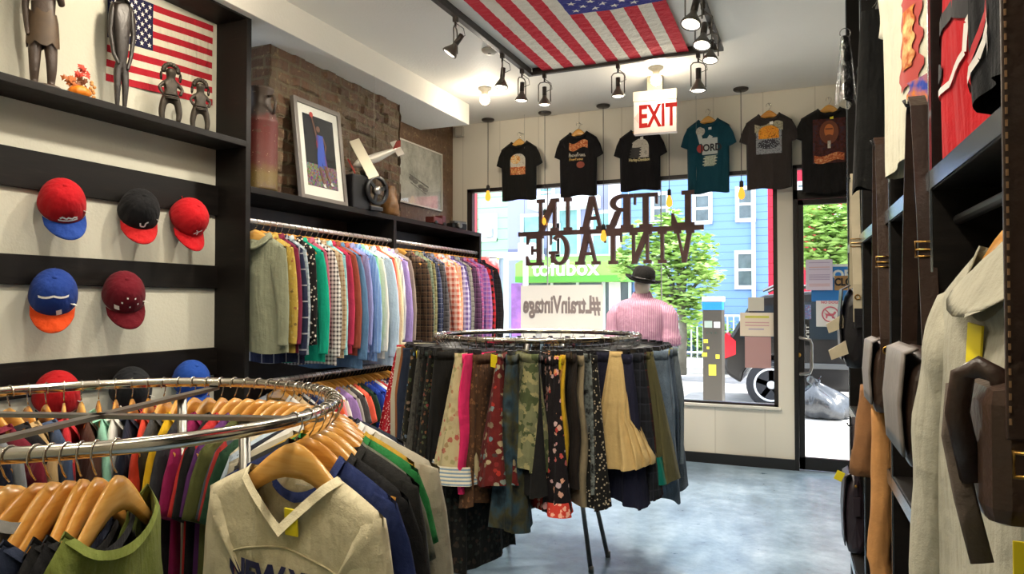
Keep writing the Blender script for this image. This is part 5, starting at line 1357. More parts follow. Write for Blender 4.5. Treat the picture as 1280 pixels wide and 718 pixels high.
for i, (ph, ln, desc, c) in enumerate(((10, 1.0, 'dark blue denim maxi skirt at the window end of the middle rack', cloth('denim', '#1c2634', '#33455a')), (22, 1.0, 'indigo denim skirt behind the dark denim maxi skirt', cloth('denim', '#1c2430', '#2f3f52')))):
    place2(0, 14 - i * 20, bottom_kind('dm', w0=0.34, w1=0.5, length=0.72, d0=0.022, d1=0.06, pleats=4, seed=16), desc, c, 'denim_skirt', 'skirt', None, ph=ph)
for i, ph in enumerate((-172, -155, -142, 168, 152, 138, -128, -120.5, -112, -101)):
    place2(0, 0, SKL(), 'long black skirt, %s of the dark row at the wall side' % ordw(i + 1), cloth('floral' if i % 2 else 'solid', *(('#141412', '#24302a', '#33241c') if i % 2 else ('#151413',))), 'maxi_skirt', 'skirt', None, ph=ph)
bc = ['dark green|#22382e', 'grey|#5a5a58', 'black|#191918', 'navy|#1f2638', 'brown|#42301f', 'denim blue|#33475c', 'wine|#4c1f2a', 'black|#161617', 'sand|#9a8a66', 'dark blue|#20304a', 'charcoal|#2c2c2e', 'black|#1a1a1b', 'slate|#434c56']
for i, e in enumerate(bc):
    d, c = e.split('|')
    place2(0, rr.uniform(-5, 5), (SKB, TR)[i % 2](), '%s %s, %s along the window side of the middle rack' % (d, ('skirt', 'trousers')[i % 2], ordw(i + 1)), cloth('solid', c), ('skirt', 'trousers')[i % 2], ('skirt', 'trousers')[i % 2], None, ph=32 + i * 8)
# a teal cloth tucked between the hangers
# ================================================================ RIGHT-HAND UNIT
UA = math.radians(2.045)
QF = 0.27
def U(q, s, z): return Vector((q * math.cos(UA) - s * math.sin(UA), q * math.sin(UA) + s * math.cos(UA), z))
def uthing(name, label, cat, q, s, z, th=0.0, group=None): return thing(name, label, cat, U(q, s, z), UA + math.radians(th), group)
un = uthing('display_unit', 'black display unit with shelves and highlight edged uprights along the right side wall', 'display unit', 0, 0, 0)
M_EDGE = plain('edge_glint', '#9aa3ab', 0.22, 0.9)  # pale strips stand in for highlights along the glossy black edges
for s in (3.64, 2.98, 2.225, 1.62, 0.62):
    up = MB().rbox(QF, 0.66, s - 0.012, s + 0.02, 0, 3.05, 0.003).build('upright', M_BLACK, un)
    MB().box(QF - 0.004, QF + 0.0, s - 0.0135, s - 0.003, 0.0, 3.05).build('glint_strip', M_EDGE, up)
for z in (1.62, 0.88, 0.2): 
    sh = MB().rbox(QF, 0.66, 0.62, 3.65, z, z + 0.04, 0.003).build('shelf_board', M_BLACK, un)
    MB().box(QF - 0.004, QF + 0.001, 0.63, 3.63, z + 0.002, z + 0.038).build('glint_strip', M_EDGE, sh)
MB().box(0.66, 0.68, 0.6, 3.66, 0, 3.05).build('back_panel', M_BLACK, un)
MB().rbox(QF, 0.68, 0.6, 3.66, 3.05, 3.09, 0.003).build('top_board', M_BLACK, un)
MB().tube([(QF + 0.05, 0.62, 2.46), (QF + 0.05, 3.63, 2.46)], 0.012, 10).build('hanging_rail', M_STEEL, un)
MB().tube([(0.315, 0.62, 1.56), (0.315, 1.61, 1.56)], 0.010, 10).build('hanging_rail', M_BLKPAINT, un)
for s_, z_, q_ in ((1.72, 1.82, 0.262), (2.36, 1.87, 0.263), (3.12, 1.89, 0.255), (0.915, 2.555, 0.235), (3.36, 0.87, 0.262)):
    MB().tube([(QF + 0.04, s_, z_), (q_ - 0.02, s_, z_), (q_ - 0.024, s_, z_ + 0.012)], 0.004, 6).build('strap_hook', M_BLKPAINT, un)
M_RW = plain('right_wall_paint', '#d3cdbd', 0.7)
wr = MB().box(0.86, 0.96, -1.0, 6.5, 0, ZC); o_ = struct('wall_right', wr, M_RW); o_.rotation_euler = (0, 0, UA)
# --- garments of the upper bays
o = uthing('folded_trousers', 'black folded garment hanging by its waist at the window end of the right unit', 'trousers', 0.285, 2.72, 2.47, 4)
MBX = skirt_data(w0=0.075, w1=0.14, length=0.62, d0=0.02, d1=0.05, pleats=3, seed=41, amp=0.15); put('body', MBX, cloth('solid', '#121211'), o)
put('wire_hook', HK, M_CHROME, o)
def m_film():
    t = NT('clear_film'); co = t.coord(); n = t.noise(co, 30, 4); tr = t.n('BsdfTransparent', Color=(0.8, 0.82, 0.84, 1)); g = t.n('BsdfGlossy', Roughness=0.15)
    bp = t.n('Bump', Strength=0.8, Distance=0.02); t.l(n, bp.inputs['Height']); t.l(bp.outputs[0], g.inputs['Normal'])
    mx = t.n('MixShader'); t.l(t.ramp(n, [(0.4, '#303030'), (0.7, '#c0c0c0')]), mx.inputs[0]); t.l(tr.outputs[0], mx.inputs[1]); t.l(g.outputs[0], mx.inputs[2]); t.l(mx.outputs[0], t.out.inputs[0]); return t.m
o = uthing('garment_bag', 'crinkled clear plastic garment bag over black cloth at the window end', 'garment bag', 0.222, 3.05, 2.47, 10)
put('plastic_cover', skirt_data(w0=0.03, w1=0.08, length=0.27, d0=0.012, d1=0.03, pleats=5, seed=43, amp=0.4, n=48, z0=-0.03), m_film(), o)
put('black_lining', skirt_data(w0=0.02, w1=0.05, length=0.25, d0=0.006, d1=0.014, pleats=3, seed=44, amp=0.2, n=32, z0=-0.03), cloth('solid', '#121211'), o)
put('wire_hook', HK, M_CHROME, o)
k = top_kind(61, False, False, sh=0.44, hem=0.47, length=0.64, th=0.045, neck=0.18, nf=0.08)
M_OFFW = cloth('solid', '#d6d2bc')
o = hang_top(k, U(0.315, 1.96, 2.47), UA + math.radians(-81), M_OFFW, 'cream white t-shirt with red and yellow graphic in the upper bay of the right unit', 't-shirt', 'tops shown on the right unit', name='tee_shirt')
put('red_print', k.S.print_data((0.05, -0.45, 0.15, 0.22, 'jag'), 0.004), plain('poster_red', '#a83a34', 0.7), o)
put('yellow_print', k.S.print_data((0.06, -0.45, 0.07, 0.14, 'jag'), 0.007), cloth('tiedye', '#d9a84a', '#b5562f', '#e8cf8a', s=2), o)
put('blue_print', k.S.print_data((0.10, -0.62, 0.10, 0.13, 'jag'), 0.006), cloth('tiedye', '#31459a', '#c9742a', '#d0cfe0', s=2), o)
wood_hanger(U(0.315, 1.96, 2.47), UA + math.radians(-81), 'wooden hanger carrying the cream white graphic t-shirt on the right unit', 'hangers on the right unit', 0)
def tank(seed, sh=0.40, hem=0.46, length=0.68):
    S = Shirt(sh, hem, length, 0.2, 0.13, 0.06, 0.045, True, -0.085, 0.05, seed=seed, sleeveless=True, nu=26, nv=20); kk = Kind(); kk.S = S; kk.body = S.data(); kk.sl = []; kk.col = ribneck_data(S, 0.018); kk.colname = 'neck_band'; return kk
k = tank(62, 0.42, 0.5, 0.69)
M_RED = cloth('solid', '#b5161f')
o = hang_top(k, U(0.325, 1.36, 2.44), UA + math.radians(-86), M_RED, 'bright red sleeveless basketball jersey hanging above the upper shelf', 'jersey', 'tops shown on the right unit', colmat=cloth('solid', '#1a1a1b'), name='jersey')
def curve_print(S, pts, w, eps=0.004):
    b = MB()
    for i in range(len(pts) - 1):
        a, c = Vector(pts[i]), Vector(pts[i + 1]); N = max(2, int((c - a).length / 0.02)); d = (c - a).normalized(); nn = Vector((-d.y, d.x)) * w / 2
        for q in range(N):
            p0, p1 = a.lerp(c, q / N), a.lerp(c, (q + 1) / N)
            b.add([S.front(*(p0 + nn), eps), S.front(*(p0 - nn), eps), S.front(*(p1 - nn), eps), S.front(*(p1 + nn), eps)], [(0, 1, 2, 3)])
    return b.data('print', 0.0005)
put('black_arcs', curve_print(k.S, [(-0.19, -0.55), (-0.13, -0.53), (-0.05, -0.535), (0.01, -0.56)], 0.03), plain('print_black', '#17161a', 0.7), o)
put('black_dot', k.S.print_data((-0.15, -0.62, 0.05, 0.035, 'oval'), 0.004), plain('print_black', '#17161a', 0.7), o)
put('white_outline', curve_print(k.S, [(0.06, -0.53), (0.0, -0.58), (-0.01, -0.625), (-0.09, -0.655), (-0.2, -0.655)], 0.012), plain('print_white', '#dcd8d2', 0.7), o)
wood_hanger(U(0.325, 1.36, 2.44), UA + math.radians(-86), 'wooden hanger carrying the bright red basketball jersey', 'hangers on the right unit', 1)
k = tank(63, 0.32, 0.36, 0.62)
o = hang_top(k, U(0.285, 1.02, 2.38), UA + math.radians(-88), cloth('solid', '#141518'), 'charcoal black sleeveless jersey with red and white trim in front of the red one', 'jersey', 'tops shown on the right unit', colmat=cloth('solid', '#b0202a'), name='jersey')
put('white_trim', curve_print(k.S, [(0.0, -0.54), (-0.05, -0.6), (-0.10, -0.65), (-0.16, -0.68)], 0.012), plain('print_white', '#dcd8d2', 0.7), o)
put('red_trim', curve_print(k.S, [(-0.025, -0.54), (-0.075, -0.6), (-0.125, -0.65)], 0.012, 0.003), plain('print_red2', '#b0202a', 0.7), o)
put('white_figure', k.S.print_data((-0.03, -0.655, 0.018, 0.035, 'oval'), 0.004), plain('print_white', '#dcd8d2', 0.7), o)
put('red_patch', k.S.print_data((0.06, -0.60, 0.03, 0.05, 'oval'), 0.004), plain('print_red2', '#b0202a', 0.7), o)
wood_hanger(U(0.285, 1.02, 2.38), UA + math.radians(-88), 'wooden hanger carrying the charcoal black trimmed jersey', 'hangers on the right unit', 2)
# --- hoodie
k = top_kind(64, True, False, sh=0.44, hem=0.5, length=0.64, th=0.045, sl=0.64, out=0.06, neck=0.19, nf=0.1)
M_GREY = cloth('solid', '#a9a593')
hp, hr = U(0.315, 1.26, 1.575), UA + math.radians(-80)
o = hang_top(k, hp, hr, M_GREY, 'pale heather grey hooded sweatshirt with a yellow tag under the upper shelf', 'hoodie', 'tops shown on the right unit', name='hoodie')
b = MB(); rings = []
for j in range(9):
    v = j / 8
    ring = []
    for q in range(22):
        an = 2 * PI * q / 22
        ring.append(Vector((0.15 * (1 - 0.3 * v) * math.cos(an), 0.01 - 0.085 * (1 - 0.3 * v) * math.sin(an) * 1.0 + 0.05 * v, -0.14 + 0.11 * v * (1 if math.sin(an) < 0.2 else 0.55) - 0.05 * max(0, math.sin(an)) * (1 - v) + 0.01 * math.sin(an * 3 + v * 4))))
    rings.append(ring)
b.rings(rings, True); put('hood', b.data('hood', 0), M_GREY, o)
q = k.S.front(-0.03, -0.22, 0.012); put('price_tag', MB().rbox(-0.02, 0.02, -0.002, 0.002, -0.055, 0.01, 0.001).data('tag'), M_TAG, o, loc=q, rot=(0, 0.12, 0.1))
wood_hanger(hp, hr, 'wooden hanger inside the pale grey hooded sweatshirt', 'hangers on the right unit', 2)
# --- bags on long straps
def messenger(name, label, q, s, ztop, zb1, zb0, th, ln, leather, face, strapw, tagc=None, buckle=True, strap=None):
    """bag seen from its gusset end; the strap runs over the rail at ztop"""
    h = zb1 - zb0
    o = uthing(name, label, 'bag', q, s, zb0, 0, 'bags hanging on the right unit')
    prof = [(-th / 2, 0.02 * h), (-th / 2 * 0.6, 0), (th / 2 * 0.6, 0), (th / 2, 0.05 * h), (th / 2 * 1.05, 0.5 * h), (th / 2 * 0.8, 0.95 * h), (0, h), (-th / 2 * 0.85, 0.93 * h), (-th / 2 * 1.08, 0.5 * h)]
    rings = []
    for j in range(9):
        u = -1 + 2 * j / 8; g = 1 - 0.10 * abs(u) ** 3
        rings.append([Vector((p[0] * g, u * ln / 2, p[1] * (1 - 0.03 * abs(u)) + 0.01 * math.sin(u * 2))) for p in prof])
    b = MB(); b.rings(rings); body = b.build('bag_body', leather, o); body.modifiers.new('s', 'SUBSURF').render_levels = 1
    b = MB()
    fl = [(-th / 2 * 0.4, h * 1.0), (-th / 2 * 0.98, 0.95 * h), (-th / 2 * 1.2, 0.5 * h), (-th / 2 * 1.05, 0.06 * h)]
    b.grid(lambda i, j: Vector((lambda f: (fl[int(f)][0] * (1 - f % 1) + fl[min(3, int(f) + 1)][0] * (f % 1) - 0.004, (-1 + 2 * i) * ln / 2 * 0.98, fl[int(f)][1] * (1 - f % 1) + fl[min(3, int(f) + 1)][1] * (f % 1) + 0.004))(min(2.999, j * 3))), 8, 9)
    f_ = b.build('flap', face, o); sm = f_.modifiers.new('t', 'SOLIDIFY'); sm.thickness = 0.005
    hh = ztop - zb0
    rings = []
    pts = [(0, -ln / 2 - 0.005, h * 0.55), (0, -ln / 2 - 0.008, h * 1.02), (0, -ln / 2 * 0.7, h + (hh - h) * 0.5), (0, -0.03, hh - 0.02), (0, 0, hh + 0.006), (0, 0.03, hh - 0.02), (0, ln / 2 * 0.7, h + (hh - h) * 0.5), (0, ln / 2 + 0.008, h * 1.02), (0, ln / 2 + 0.005, h * 0.55)]
    P = []
    for i in range(len(pts) - 1):
        for q_ in range(4): P.append(Vector(pts[i]).lerp(Vector(pts[i + 1]), q_ / 4))
    P.append(Vector(pts[-1]))
    for i, p in enumerate(P):
        t = (P[min(i + 1, len(P) - 1)] - P[max(0, i - 1)]).normalized(); nn = Vector((0, -t.z, t.y)) * 0.0025
        rings.append([p + Vector((-strapw / 2, 0, 0)) + nn, p + Vector((strapw / 2, 0, 0)) + nn, p + Vector((strapw / 2, 0, 0)) - nn, p + Vector((-strapw / 2, 0, 0)) - nn])
    b = MB(); b.rings(rings, True, False, False); st = b.build('strap', strap or leather, o)
    if buckle:
        p = P[7]; w = strapw / 2 + 0.006
        MB().tube([p + Vector(v) for v in ((-w, -0.006, -0.014), (w, -0.006, -0.014), (w, -0.006, 0.016), (-w, -0.006, 0.016))], 0.0025, 6, True).build('buckle', M_BRASS, st)
        MB().tube([p + Vector((-w, -0.006, 0.0)), p + Vector((w + 0.012, -0.006, 0.0))], 0.002, 6).build('buckle_pin', M_BRASS, st)
    MB().tube([(strapw * 0.3 * math.cos(2 * PI * a / 14), -ln / 2 - 0.012, h * 0.86 + strapw * 0.3 * math.sin(2 * PI * a / 14)) for a in range(14)], 0.0022, 6, True).build('ring', M_BRASS, o)
    MB().rbox(-0.012, 0.016, -ln / 2 - 0.014, -ln / 2 - 0.008, h * 0.48, h * 0.72, 0.002).build('hang_tag', leather, o)
    if tagc: MB().rbox(-0.018, 0.018, -0.0015, 0.0015, -0.075, 0, 0.001).build('price_tag', tagc, o, loc=(0.018, -ln / 2 - 0.03, h * 1.0), rot=(0, math.radians(-32), 0))
    return o
M_LB = plain('dark_brown_leather', '#33241d', 0.38, 0, 0.25, 14, 0.3, 90); M_LB2 = plain('warm_brown_leather', '#3b2a20', 0.4, 0, 0.25, 14, 0.3, 90)
M_CANV = plain('grey_leather', '#6f6761', 0.5, 0, 0.2, 12, 0.2, 60); M_LBK = plain('black_leather', '#17161a', 0.35, 0, 0.2, 14, 0.3, 80); M_CRM = plain('cream_leather', '#b9ad92', 0.5, 0, 0.15, 10)
messenger('messenger_bag', 'dark brown leather messenger bag with grey canvas flap and yellow tag', 0.262, 1.72, 1.83, 1.305, 1.075, 0.088, 0.26, M_LB, M_CANV, 0.032, M_TAG)
messenger('messenger_bag', 'smaller brown leather bag with grey flap, beside the dark messenger bag', 0.263, 2.36, 1.88, 1.29, 1.09, 0.07, 0.2, M_LB2, M_CANV, 0.034)
o = messenger('shoulder_bag', 'black soft bag with cream strap and cream flaps beside the door', 0.255, 3.12, 1.9, 1.46, 1.15, 0.1, 0.16, M_LBK, M_LBK, 0.03, strap=M_CRM)
for (x, z, s_) in ((-0.05, 0.2, 1), (-0.045, 0.1, -1)): MB().prism([(x, z), (x - 0.06, z - 0.04), (x - 0.05, z - 0.075), (x + 0.01, z - 0.05)], 'Y', -0.09 + 0.03 * s_, -0.075 + 0.03 * s_).build('cream_tab', M_CRM, o)
# near strap bag with stitched edge
o = uthing('leather_satchel', 'glossy brown leather satchel on a wide stitched strap at the near end of the unit', 'bag', 0.235, 1.02, 1.15, 0, 'bags hanging on the right unit')
b = MB(); b.rbox(-0.03, 0.06, -0.10, 0.10, 0, 0.158, 0.022); sb = b.build('bag_body', M_LB2, o)
MB().rbox(-0.014, 0.03, -0.108, -0.101, 0.10, 1.4, 0.002).build('strap', M_LB, o)
b = MB()
for q in range(90): b.cbox((-0.0105, -0.1085, 0.12 + q * 0.0135), (0.0022, 0.0015, 0.007))
b.build('stitching', plain('stitch_thread', '#8a6a48', 0.8), o)
MB().tube([(0.008 + 0.017 * math.copysign(1, math.cos(a_)) , -0.112, 0.075 + 0.013 * math.copysign(1, math.sin(a_))) for a_ in (0.8, 2.4, 3.9, 5.5)], 0.003, 6, True).build('buckle', M_BRASS, o)
MB().tube([(-0.034, -0.05, 0.04), (-0.05, -0.055, 0.12), (-0.045, -0.06, 0.165), (-0.03, -0.065, 0.175), (-0.01, -0.07, 0.165), (0.0, -0.07, 0.12)], 0.013, 8, flat=(Vector((0, 1, 0)), 0.35)).build('top_handle', M_LB, o)
MB().tube([(-0.045, -0.03, 0.15), (-0.052, -0.04, 0.09), (-0.042, -0.05, 0.02), (-0.028, -0.06, -0.05)], 0.012, 8, flat=(Vector((0, 1, 0)), 0.3)).build('loose_strap', cloth('solid', '#5a5048'), o)
MB().rbox(-0.012, 0.05, -0.116, -0.114, -0.075, -0.005, 0.001).build('price_tag', M_TAG, o)
MB().tube([(0.01, -0.113, 0.06), (0.015, -0.115, 0.0)], 0.001, 5).build('tag_string', M_TAGW, o)
# suede and leather garments on the lower rail
o = uthing('suede_jacket', 'tan orange suede jacket with long sleeve hanging below the smaller brown bag', 'jacket', 0.29, 2.34, 1.10, 0)
M_SUEDE = plain('tan_suede', '#b07c45', 0.85, 0, 0.2, 12, 0.3, 120); M_SUEDE2 = plain('dark_suede', '#7d5530', 0.85, 0, 0.2, 12, 0.3, 120)
def limp(pts, ws, ts, name, mat, par):
    rings = []; P = []; W = []; T = []
    for i in range(len(pts) - 1):
        for q in range(5): P.append(Vector(pts[i]).lerp(Vector(pts[i + 1]), q / 5)); W.append(ws[i] + (ws[i + 1] - ws[i]) * q / 5); T.append(ts[i] + (ts[i + 1] - ts[i]) * q / 5)
    P.append(Vector(pts[-1])); W.append(ws[-1]); T.append(ts[-1])
    for i, p in enumerate(P):
        rings.append([p + Vector((W[i] / 2 * math.cos(a * PI / 9) * (1 + 0.06 * math.sin(i * 1.3 + a)), T[i] / 2 * math.sin(a * PI / 9) * (1 + 0.1 * math.sin(i * 0.9 + a * 2)), 0)) for a in range(18)])
    b = MB(); b.rings(rings); return b.build(name, mat, par)
limp([(-0.035, 0.0, 0.0), (-0.032, 0.0, -0.25), (-0.044, 0.0, -0.45), (-0.03, -0.01, -0.53)], [0.05, 0.06, 0.062, 0.058], [0.05, 0.07, 0.07, 0.06], 'sleeve', M_SUEDE, o)
limp([(-0.035, 0.32, 0.02), (-0.04, 0.32, -0.12), (-0.055, 0.32, -0.28)], [0.05, 0.075, 0.085], [0.05, 0.08, 0.08], 'front_panel', M_SUEDE2, o)
limp([(0.06, 0.1, 0.08), (0.06, 0.1, -0.15), (0.06, 0.1, -0.42)], [0.1, 0.12, 0.12], [0.16, 0.2, 0.2], 'body', M_SUEDE2, o)
o = uthing('leather_jacket', 'dark slate leather jacket sleeve hanging between the suede jacket and the hoodie', 'jacket', 0.35, 1.86, 1.06, 0)
limp([(-0.01, 0, 0.0), (-0.02, 0, -0.12), (-0.03, 0, -0.24)], [0.06, 0.085, 0.09], [0.06, 0.08, 0.08], 'sleeve', plain('slate_leather', '#3c4144', 0.4, 0, 0.25, 10), o)
limp([(0.06, 0.03, 0.04), (0.06, 0.03, -0.1), (0.06, 0.03, -0.2)], [0.09, 0.1, 0.1], [0.15, 0.18, 0.18], 'body', plain('slate_leather', '#3c4144', 0.4, 0, 0.25, 10), o)
o = messenger('leather_pouch', 'dark purple black leather bag with yellow tag hanging low beside the door', 0.262, 3.36, 0.9, 0.68, 0.36, 0.075, 0.16, plain('aubergine_leather', '#2a2026', 0.4), plain('aubergine_leather', '#2a2026', 0.4), 0.012, None)
MB().rbox(-0.02, 0.012, -0.0015, 0.0015, -0.04, 0.0, 0.001).build('price_tag', M_TAG, o, loc=(-0.05, -0.09, 0.33), rot=(0, 0.4, 0))
o = uthing('handbag', 'brown leather handbag with arched handle standing under the lower black shelf', 'bag', 0.40, 2.05, 0.24, 0)
MB().rbox(-0.08, 0.08, -0.14, 0.14, 0, 0.42, 0.03).build('bag_body', M_LB2, o)
MB().tube([(-0.06, -0.13 + 0.0, 0.38), (-0.065, -0.12, 0.5), (-0.05, -0.05, 0.56), (-0.05, 0.05, 0.56), (-0.065, 0.12, 0.5), (-0.06, 0.13, 0.38)], 0.01, 8).build('handle', plain('tan_leather', '#8a5c2f', 0.4), o)
# ================================================================ FRONT: TEES, SIGNS, MANNEQUIN, LAMPS, CEILING FLAG
def wall_tee(nx, ny, hemy, color, label, mat=None, sh=0.37, seed=1, Y=6.27, tag_=None, span=None):
    pn = on_y(nx, ny, Y); ph = on_y(nx, hemy, Y); L = pn.z - ph.z
    k = top_kind(seed, False, False, sh=sh, hem=sh * 0.97, length=L, th=0.03, neck=0.16, nf=0.055, sl=0.5)
    k.sl = [sleeve_data(sh, z_neck=-0.088, length=0.15, long=False, th=0.02, seed=q, out=0.058, side=q, w0=0.17, w1=0.15) for q in (-1, 1)]
    m = mat or cloth('solid', color); rz = math.radians(R.uniform(-3, 3))
    p = (pn.x, Y, pn.z + 0.088)
    wood_hanger(p, rz, 'hanger of the ' + label, 'hangers along the front wall', 0, s=0.72)
    o = hang_top(k, p, rz, m, label, 't-shirt', 'printed t-shirts along the front wall', name='tee_shirt')
    MB().tube([(0, 0.0, -0.004), (0, YF - Y - 0.002, 0.006)], 0.003, 6).build('wall_hook', M_STEEL, o)
    if tag_: put('price_tag', TAGD, tag_, o, loc=(0.02, k.S.front(0.02, -0.17).y - 0.004, -0.14))
    return o, k.S
P_OR = cloth('tiedye', '#8a3c1c', '#c9893a', '#d9c9a0', '#4a2a1c', s=5.28); P_WH = cloth('tiedye', '#8f8a80', '#c4beb0', '#a9a396', s=5); P_BR = cloth('tiedye', '#7a2f20', '#b5653a', '#d9b080', s=6.6000000000000005); P_GR = cloth('tiedye', '#3a3c40', '#8f9498', '#5c4a5a', s=6.6000000000000005)
def script(S, cx, cz, w, h, th=0.006, n=9, eps=0.004, seed=3):
    """a worn line of unreadable lettering: a few strokes per letter"""
    r = random.Random(seed + int(cx * 1000) + int(cz * 997)); b = MB()
    def seg(p, q, t):
        a, c = Vector(p), Vector(q); d = (c - a)
        if d.length < 1e-5: return
        d.normalize(); nn = Vector((-d.y, d.x)) * t / 2
        b.add([S.front(*(a + nn), eps), S.front(*(a - nn), eps), S.front(*(c - nn), eps), S.front(*(c + nn), eps)], [(0, 1, 2, 3)])
    cw = w / n
    for k in range(n):
        x0 = cx - w / 2 + k * cw; hh = h * (1.0 if k in (0, n // 2) else 0.62); z0 = cz - h / 2
        sl = 0.25 * cw
        seg((x0, z0), (x0 + sl, z0 + hh), th)
        for _ in range(2):
            a = r.random(); seg((x0 + sl * a, z0 + hh * a), (x0 + cw * 0.72 + sl * a * 0.5, z0 + hh * r.random()), th * 0.8)
        if r.random() < 0.5: seg((x0 + cw * 0.6, z0), (x0 + cw * 0.6 + sl, z0 + hh * 0.9), th * 0.8)
    return b.data('lettering', 0)
o, S = wall_tee(649, 177, 250, '#171614', 'black eagle arch t-shirt beside the brick end of the window', seed=201)
put('print', S.print_data((0, -0.275, 0.155, 0.13, 'arch'), 0.003), P_WH, o); put('eagle_print', S.print_data((-0.025, -0.265, 0.10, 0.085, 'oval'), 0.005), P_OR, o)
put('lettering_band', S.print_data((0, -0.375, 0.155, 0.075, 'rect'), 0.004), P_BR, o); put('lettering', script(S, 0, -0.375, 0.13, 0.045, 0.004), plain('ink_gold', '#c9a45a', 0.7), o)
o, S = wall_tee(723, 165, 245, '#161415', 'black t-shirt with a copper winged emblem print and small round badge', seed=202)
put('print', S.print_data((0.01, -0.22, 0.18, 0.07, 'ribbon'), 0.003), P_BR, o); put('lettering', script(S, 0.0, -0.305, 0.16, 0.04, 0.004, 10), P_WH, o); put('small_lettering', script(S, -0.01, -0.345, 0.13, 0.028, 0.004), plain('ink_gold', '#c9a45a', 0.7), o)
put('round_badge', S.print_data((0.03, -0.40, 0.075, 0.06, 'oval'), 0.003), plain('ink_rust', '#8a3f2c', 0.7), o)
o, S = wall_tee(800, 162, 238, '#171517', 'black t-shirt with a pale eagle print, half behind the exit sign', seed=203, tag_=M_TAGW)
put('print', S.print_data((0.01, -0.26, 0.15, 0.17, 'arch'), 0.003), P_WH, o); put('dark_feathers', S.print_data((-0.035, -0.30, 0.10, 0.09, 'jag'), 0.005), plain('ink_dark', '#2a2826', 0.7), o)
put('beak', curve_print(S, [(-0.06, -0.22), (-0.03, -0.2), (0.0, -0.215)], 0.02, 0.006), P_WH, o); put('lettering', S.text('Harley-Davidson', 0.038, 0, -0.365, 0.005, 0.001, 0.72), plain('ink_cream', '#d0c28f', 0.7), o)
o, S = wall_tee(885, 149, 241, '#113f4d', 'teal blue t-shirt printed with a white player figure and big letters', seed=204, sh=0.36, tag_=M_TAGW)
put('player_print', S.print_data((-0.06, -0.195, 0.075, 0.08, 'oval'), 0.003), P_WH, o); put('player_arm', curve_print(S, [(-0.07, -0.22), (-0.05, -0.3), (0.0, -0.29), (0.03, -0.24)], 0.035), plain('ink_pale', '#b9bdb8', 0.7), o)
put('player_chest', S.print_data((0.02, -0.33, 0.13, 0.14, 'rect'), 0.0035), plain('ink_pale', '#b9bdb8', 0.7), o); put('ball_print', S.print_data((-0.06, -0.345, 0.06, 0.07, 'oval'), 0.005), plain('ink_red', '#a8302c', 0.7), o)
put('lettering', S.text('JORD', 0.085, 0.03, -0.345, 0.006, 0.003, 0.85), plain('print_black', '#17161a', 0.7), o); put('shorts_print', S.print_data((0.02, -0.455, 0.12, 0.09, 'jag'), 0.003), cloth('tiedye', '#c9c7b8', '#8f9a86', '#d9d7c9', s=6.6000000000000005), o)
o, S = wall_tee(961, 142, 236, '#332d2b', 'charcoal t-shirt with an orange sunset motor print next to the teal one', seed=205, sh=0.365, tag_=M_TAGW)
put('print', S.print_data((0, -0.33, 0.20, 0.2, 'rect'), 0.003), P_GR, o); put('banner_print', S.print_data((0, -0.21, 0.22, 0.07, 'ribbon'), 0.004), cloth('tiedye', '#6a6a5a', '#a09a84', '#4a443c', s=6.6000000000000005), o); put('sunset_print', S.print_data((0, -0.25, 0.16, 0.11, 'arch'), 0.006), cloth('tiedye', '#a8481c', '#e0962f', '#5a2a18', s=6.6000000000000005), o)
put('bikes_print', S.print_data((0, -0.35, 0.17, 0.08, 'oval'), 0.006), cloth('dots', '#3a3a40', '#a9b0b8', s=2.0), o)
o, S = wall_tee(1036, 135, 241, '#171514', 'black t-shirt with a dark orange portrait print, above the door', seed=206, sh=0.42, tag_=M_TAG)
put('print', S.print_data((0.0, -0.36, 0.24, 0.36, 'rect'), 0.003), cloth('tiedye', '#241c1c', '#4a2420', '#33303a', s=4.4), o); put('hair_print', S.print_data((0.0, -0.29, 0.14, 0.19, 'oval'), 0.005), plain('ink_umber', '#6a351c', 0.7), o)
put('face_print', S.print_data((0.0, -0.28, 0.07, 0.11, 'oval'), 0.007), plain('ink_amber', '#b8672f', 0.7), o); put('eye_print', S.print_data((0.0, -0.265, 0.055, 0.012, 'rect'), 0.008), plain('ink_umber', '#6a351c', 0.7), o); put('chin_print', S.print_data((0.0, -0.325, 0.05, 0.03, 'oval'), 0.008), plain('ink_umber', '#6a351c', 0.7), o); put('collar_print', curve_print(S, [(0.0, -0.36), (0.0, -0.42)], 0.022, 0.006), P_WH, o); put('smudge_print', S.print_data((0.0, -0.50, 0.22, 0.06, 'ribbon'), 0.005), P_BR, o)
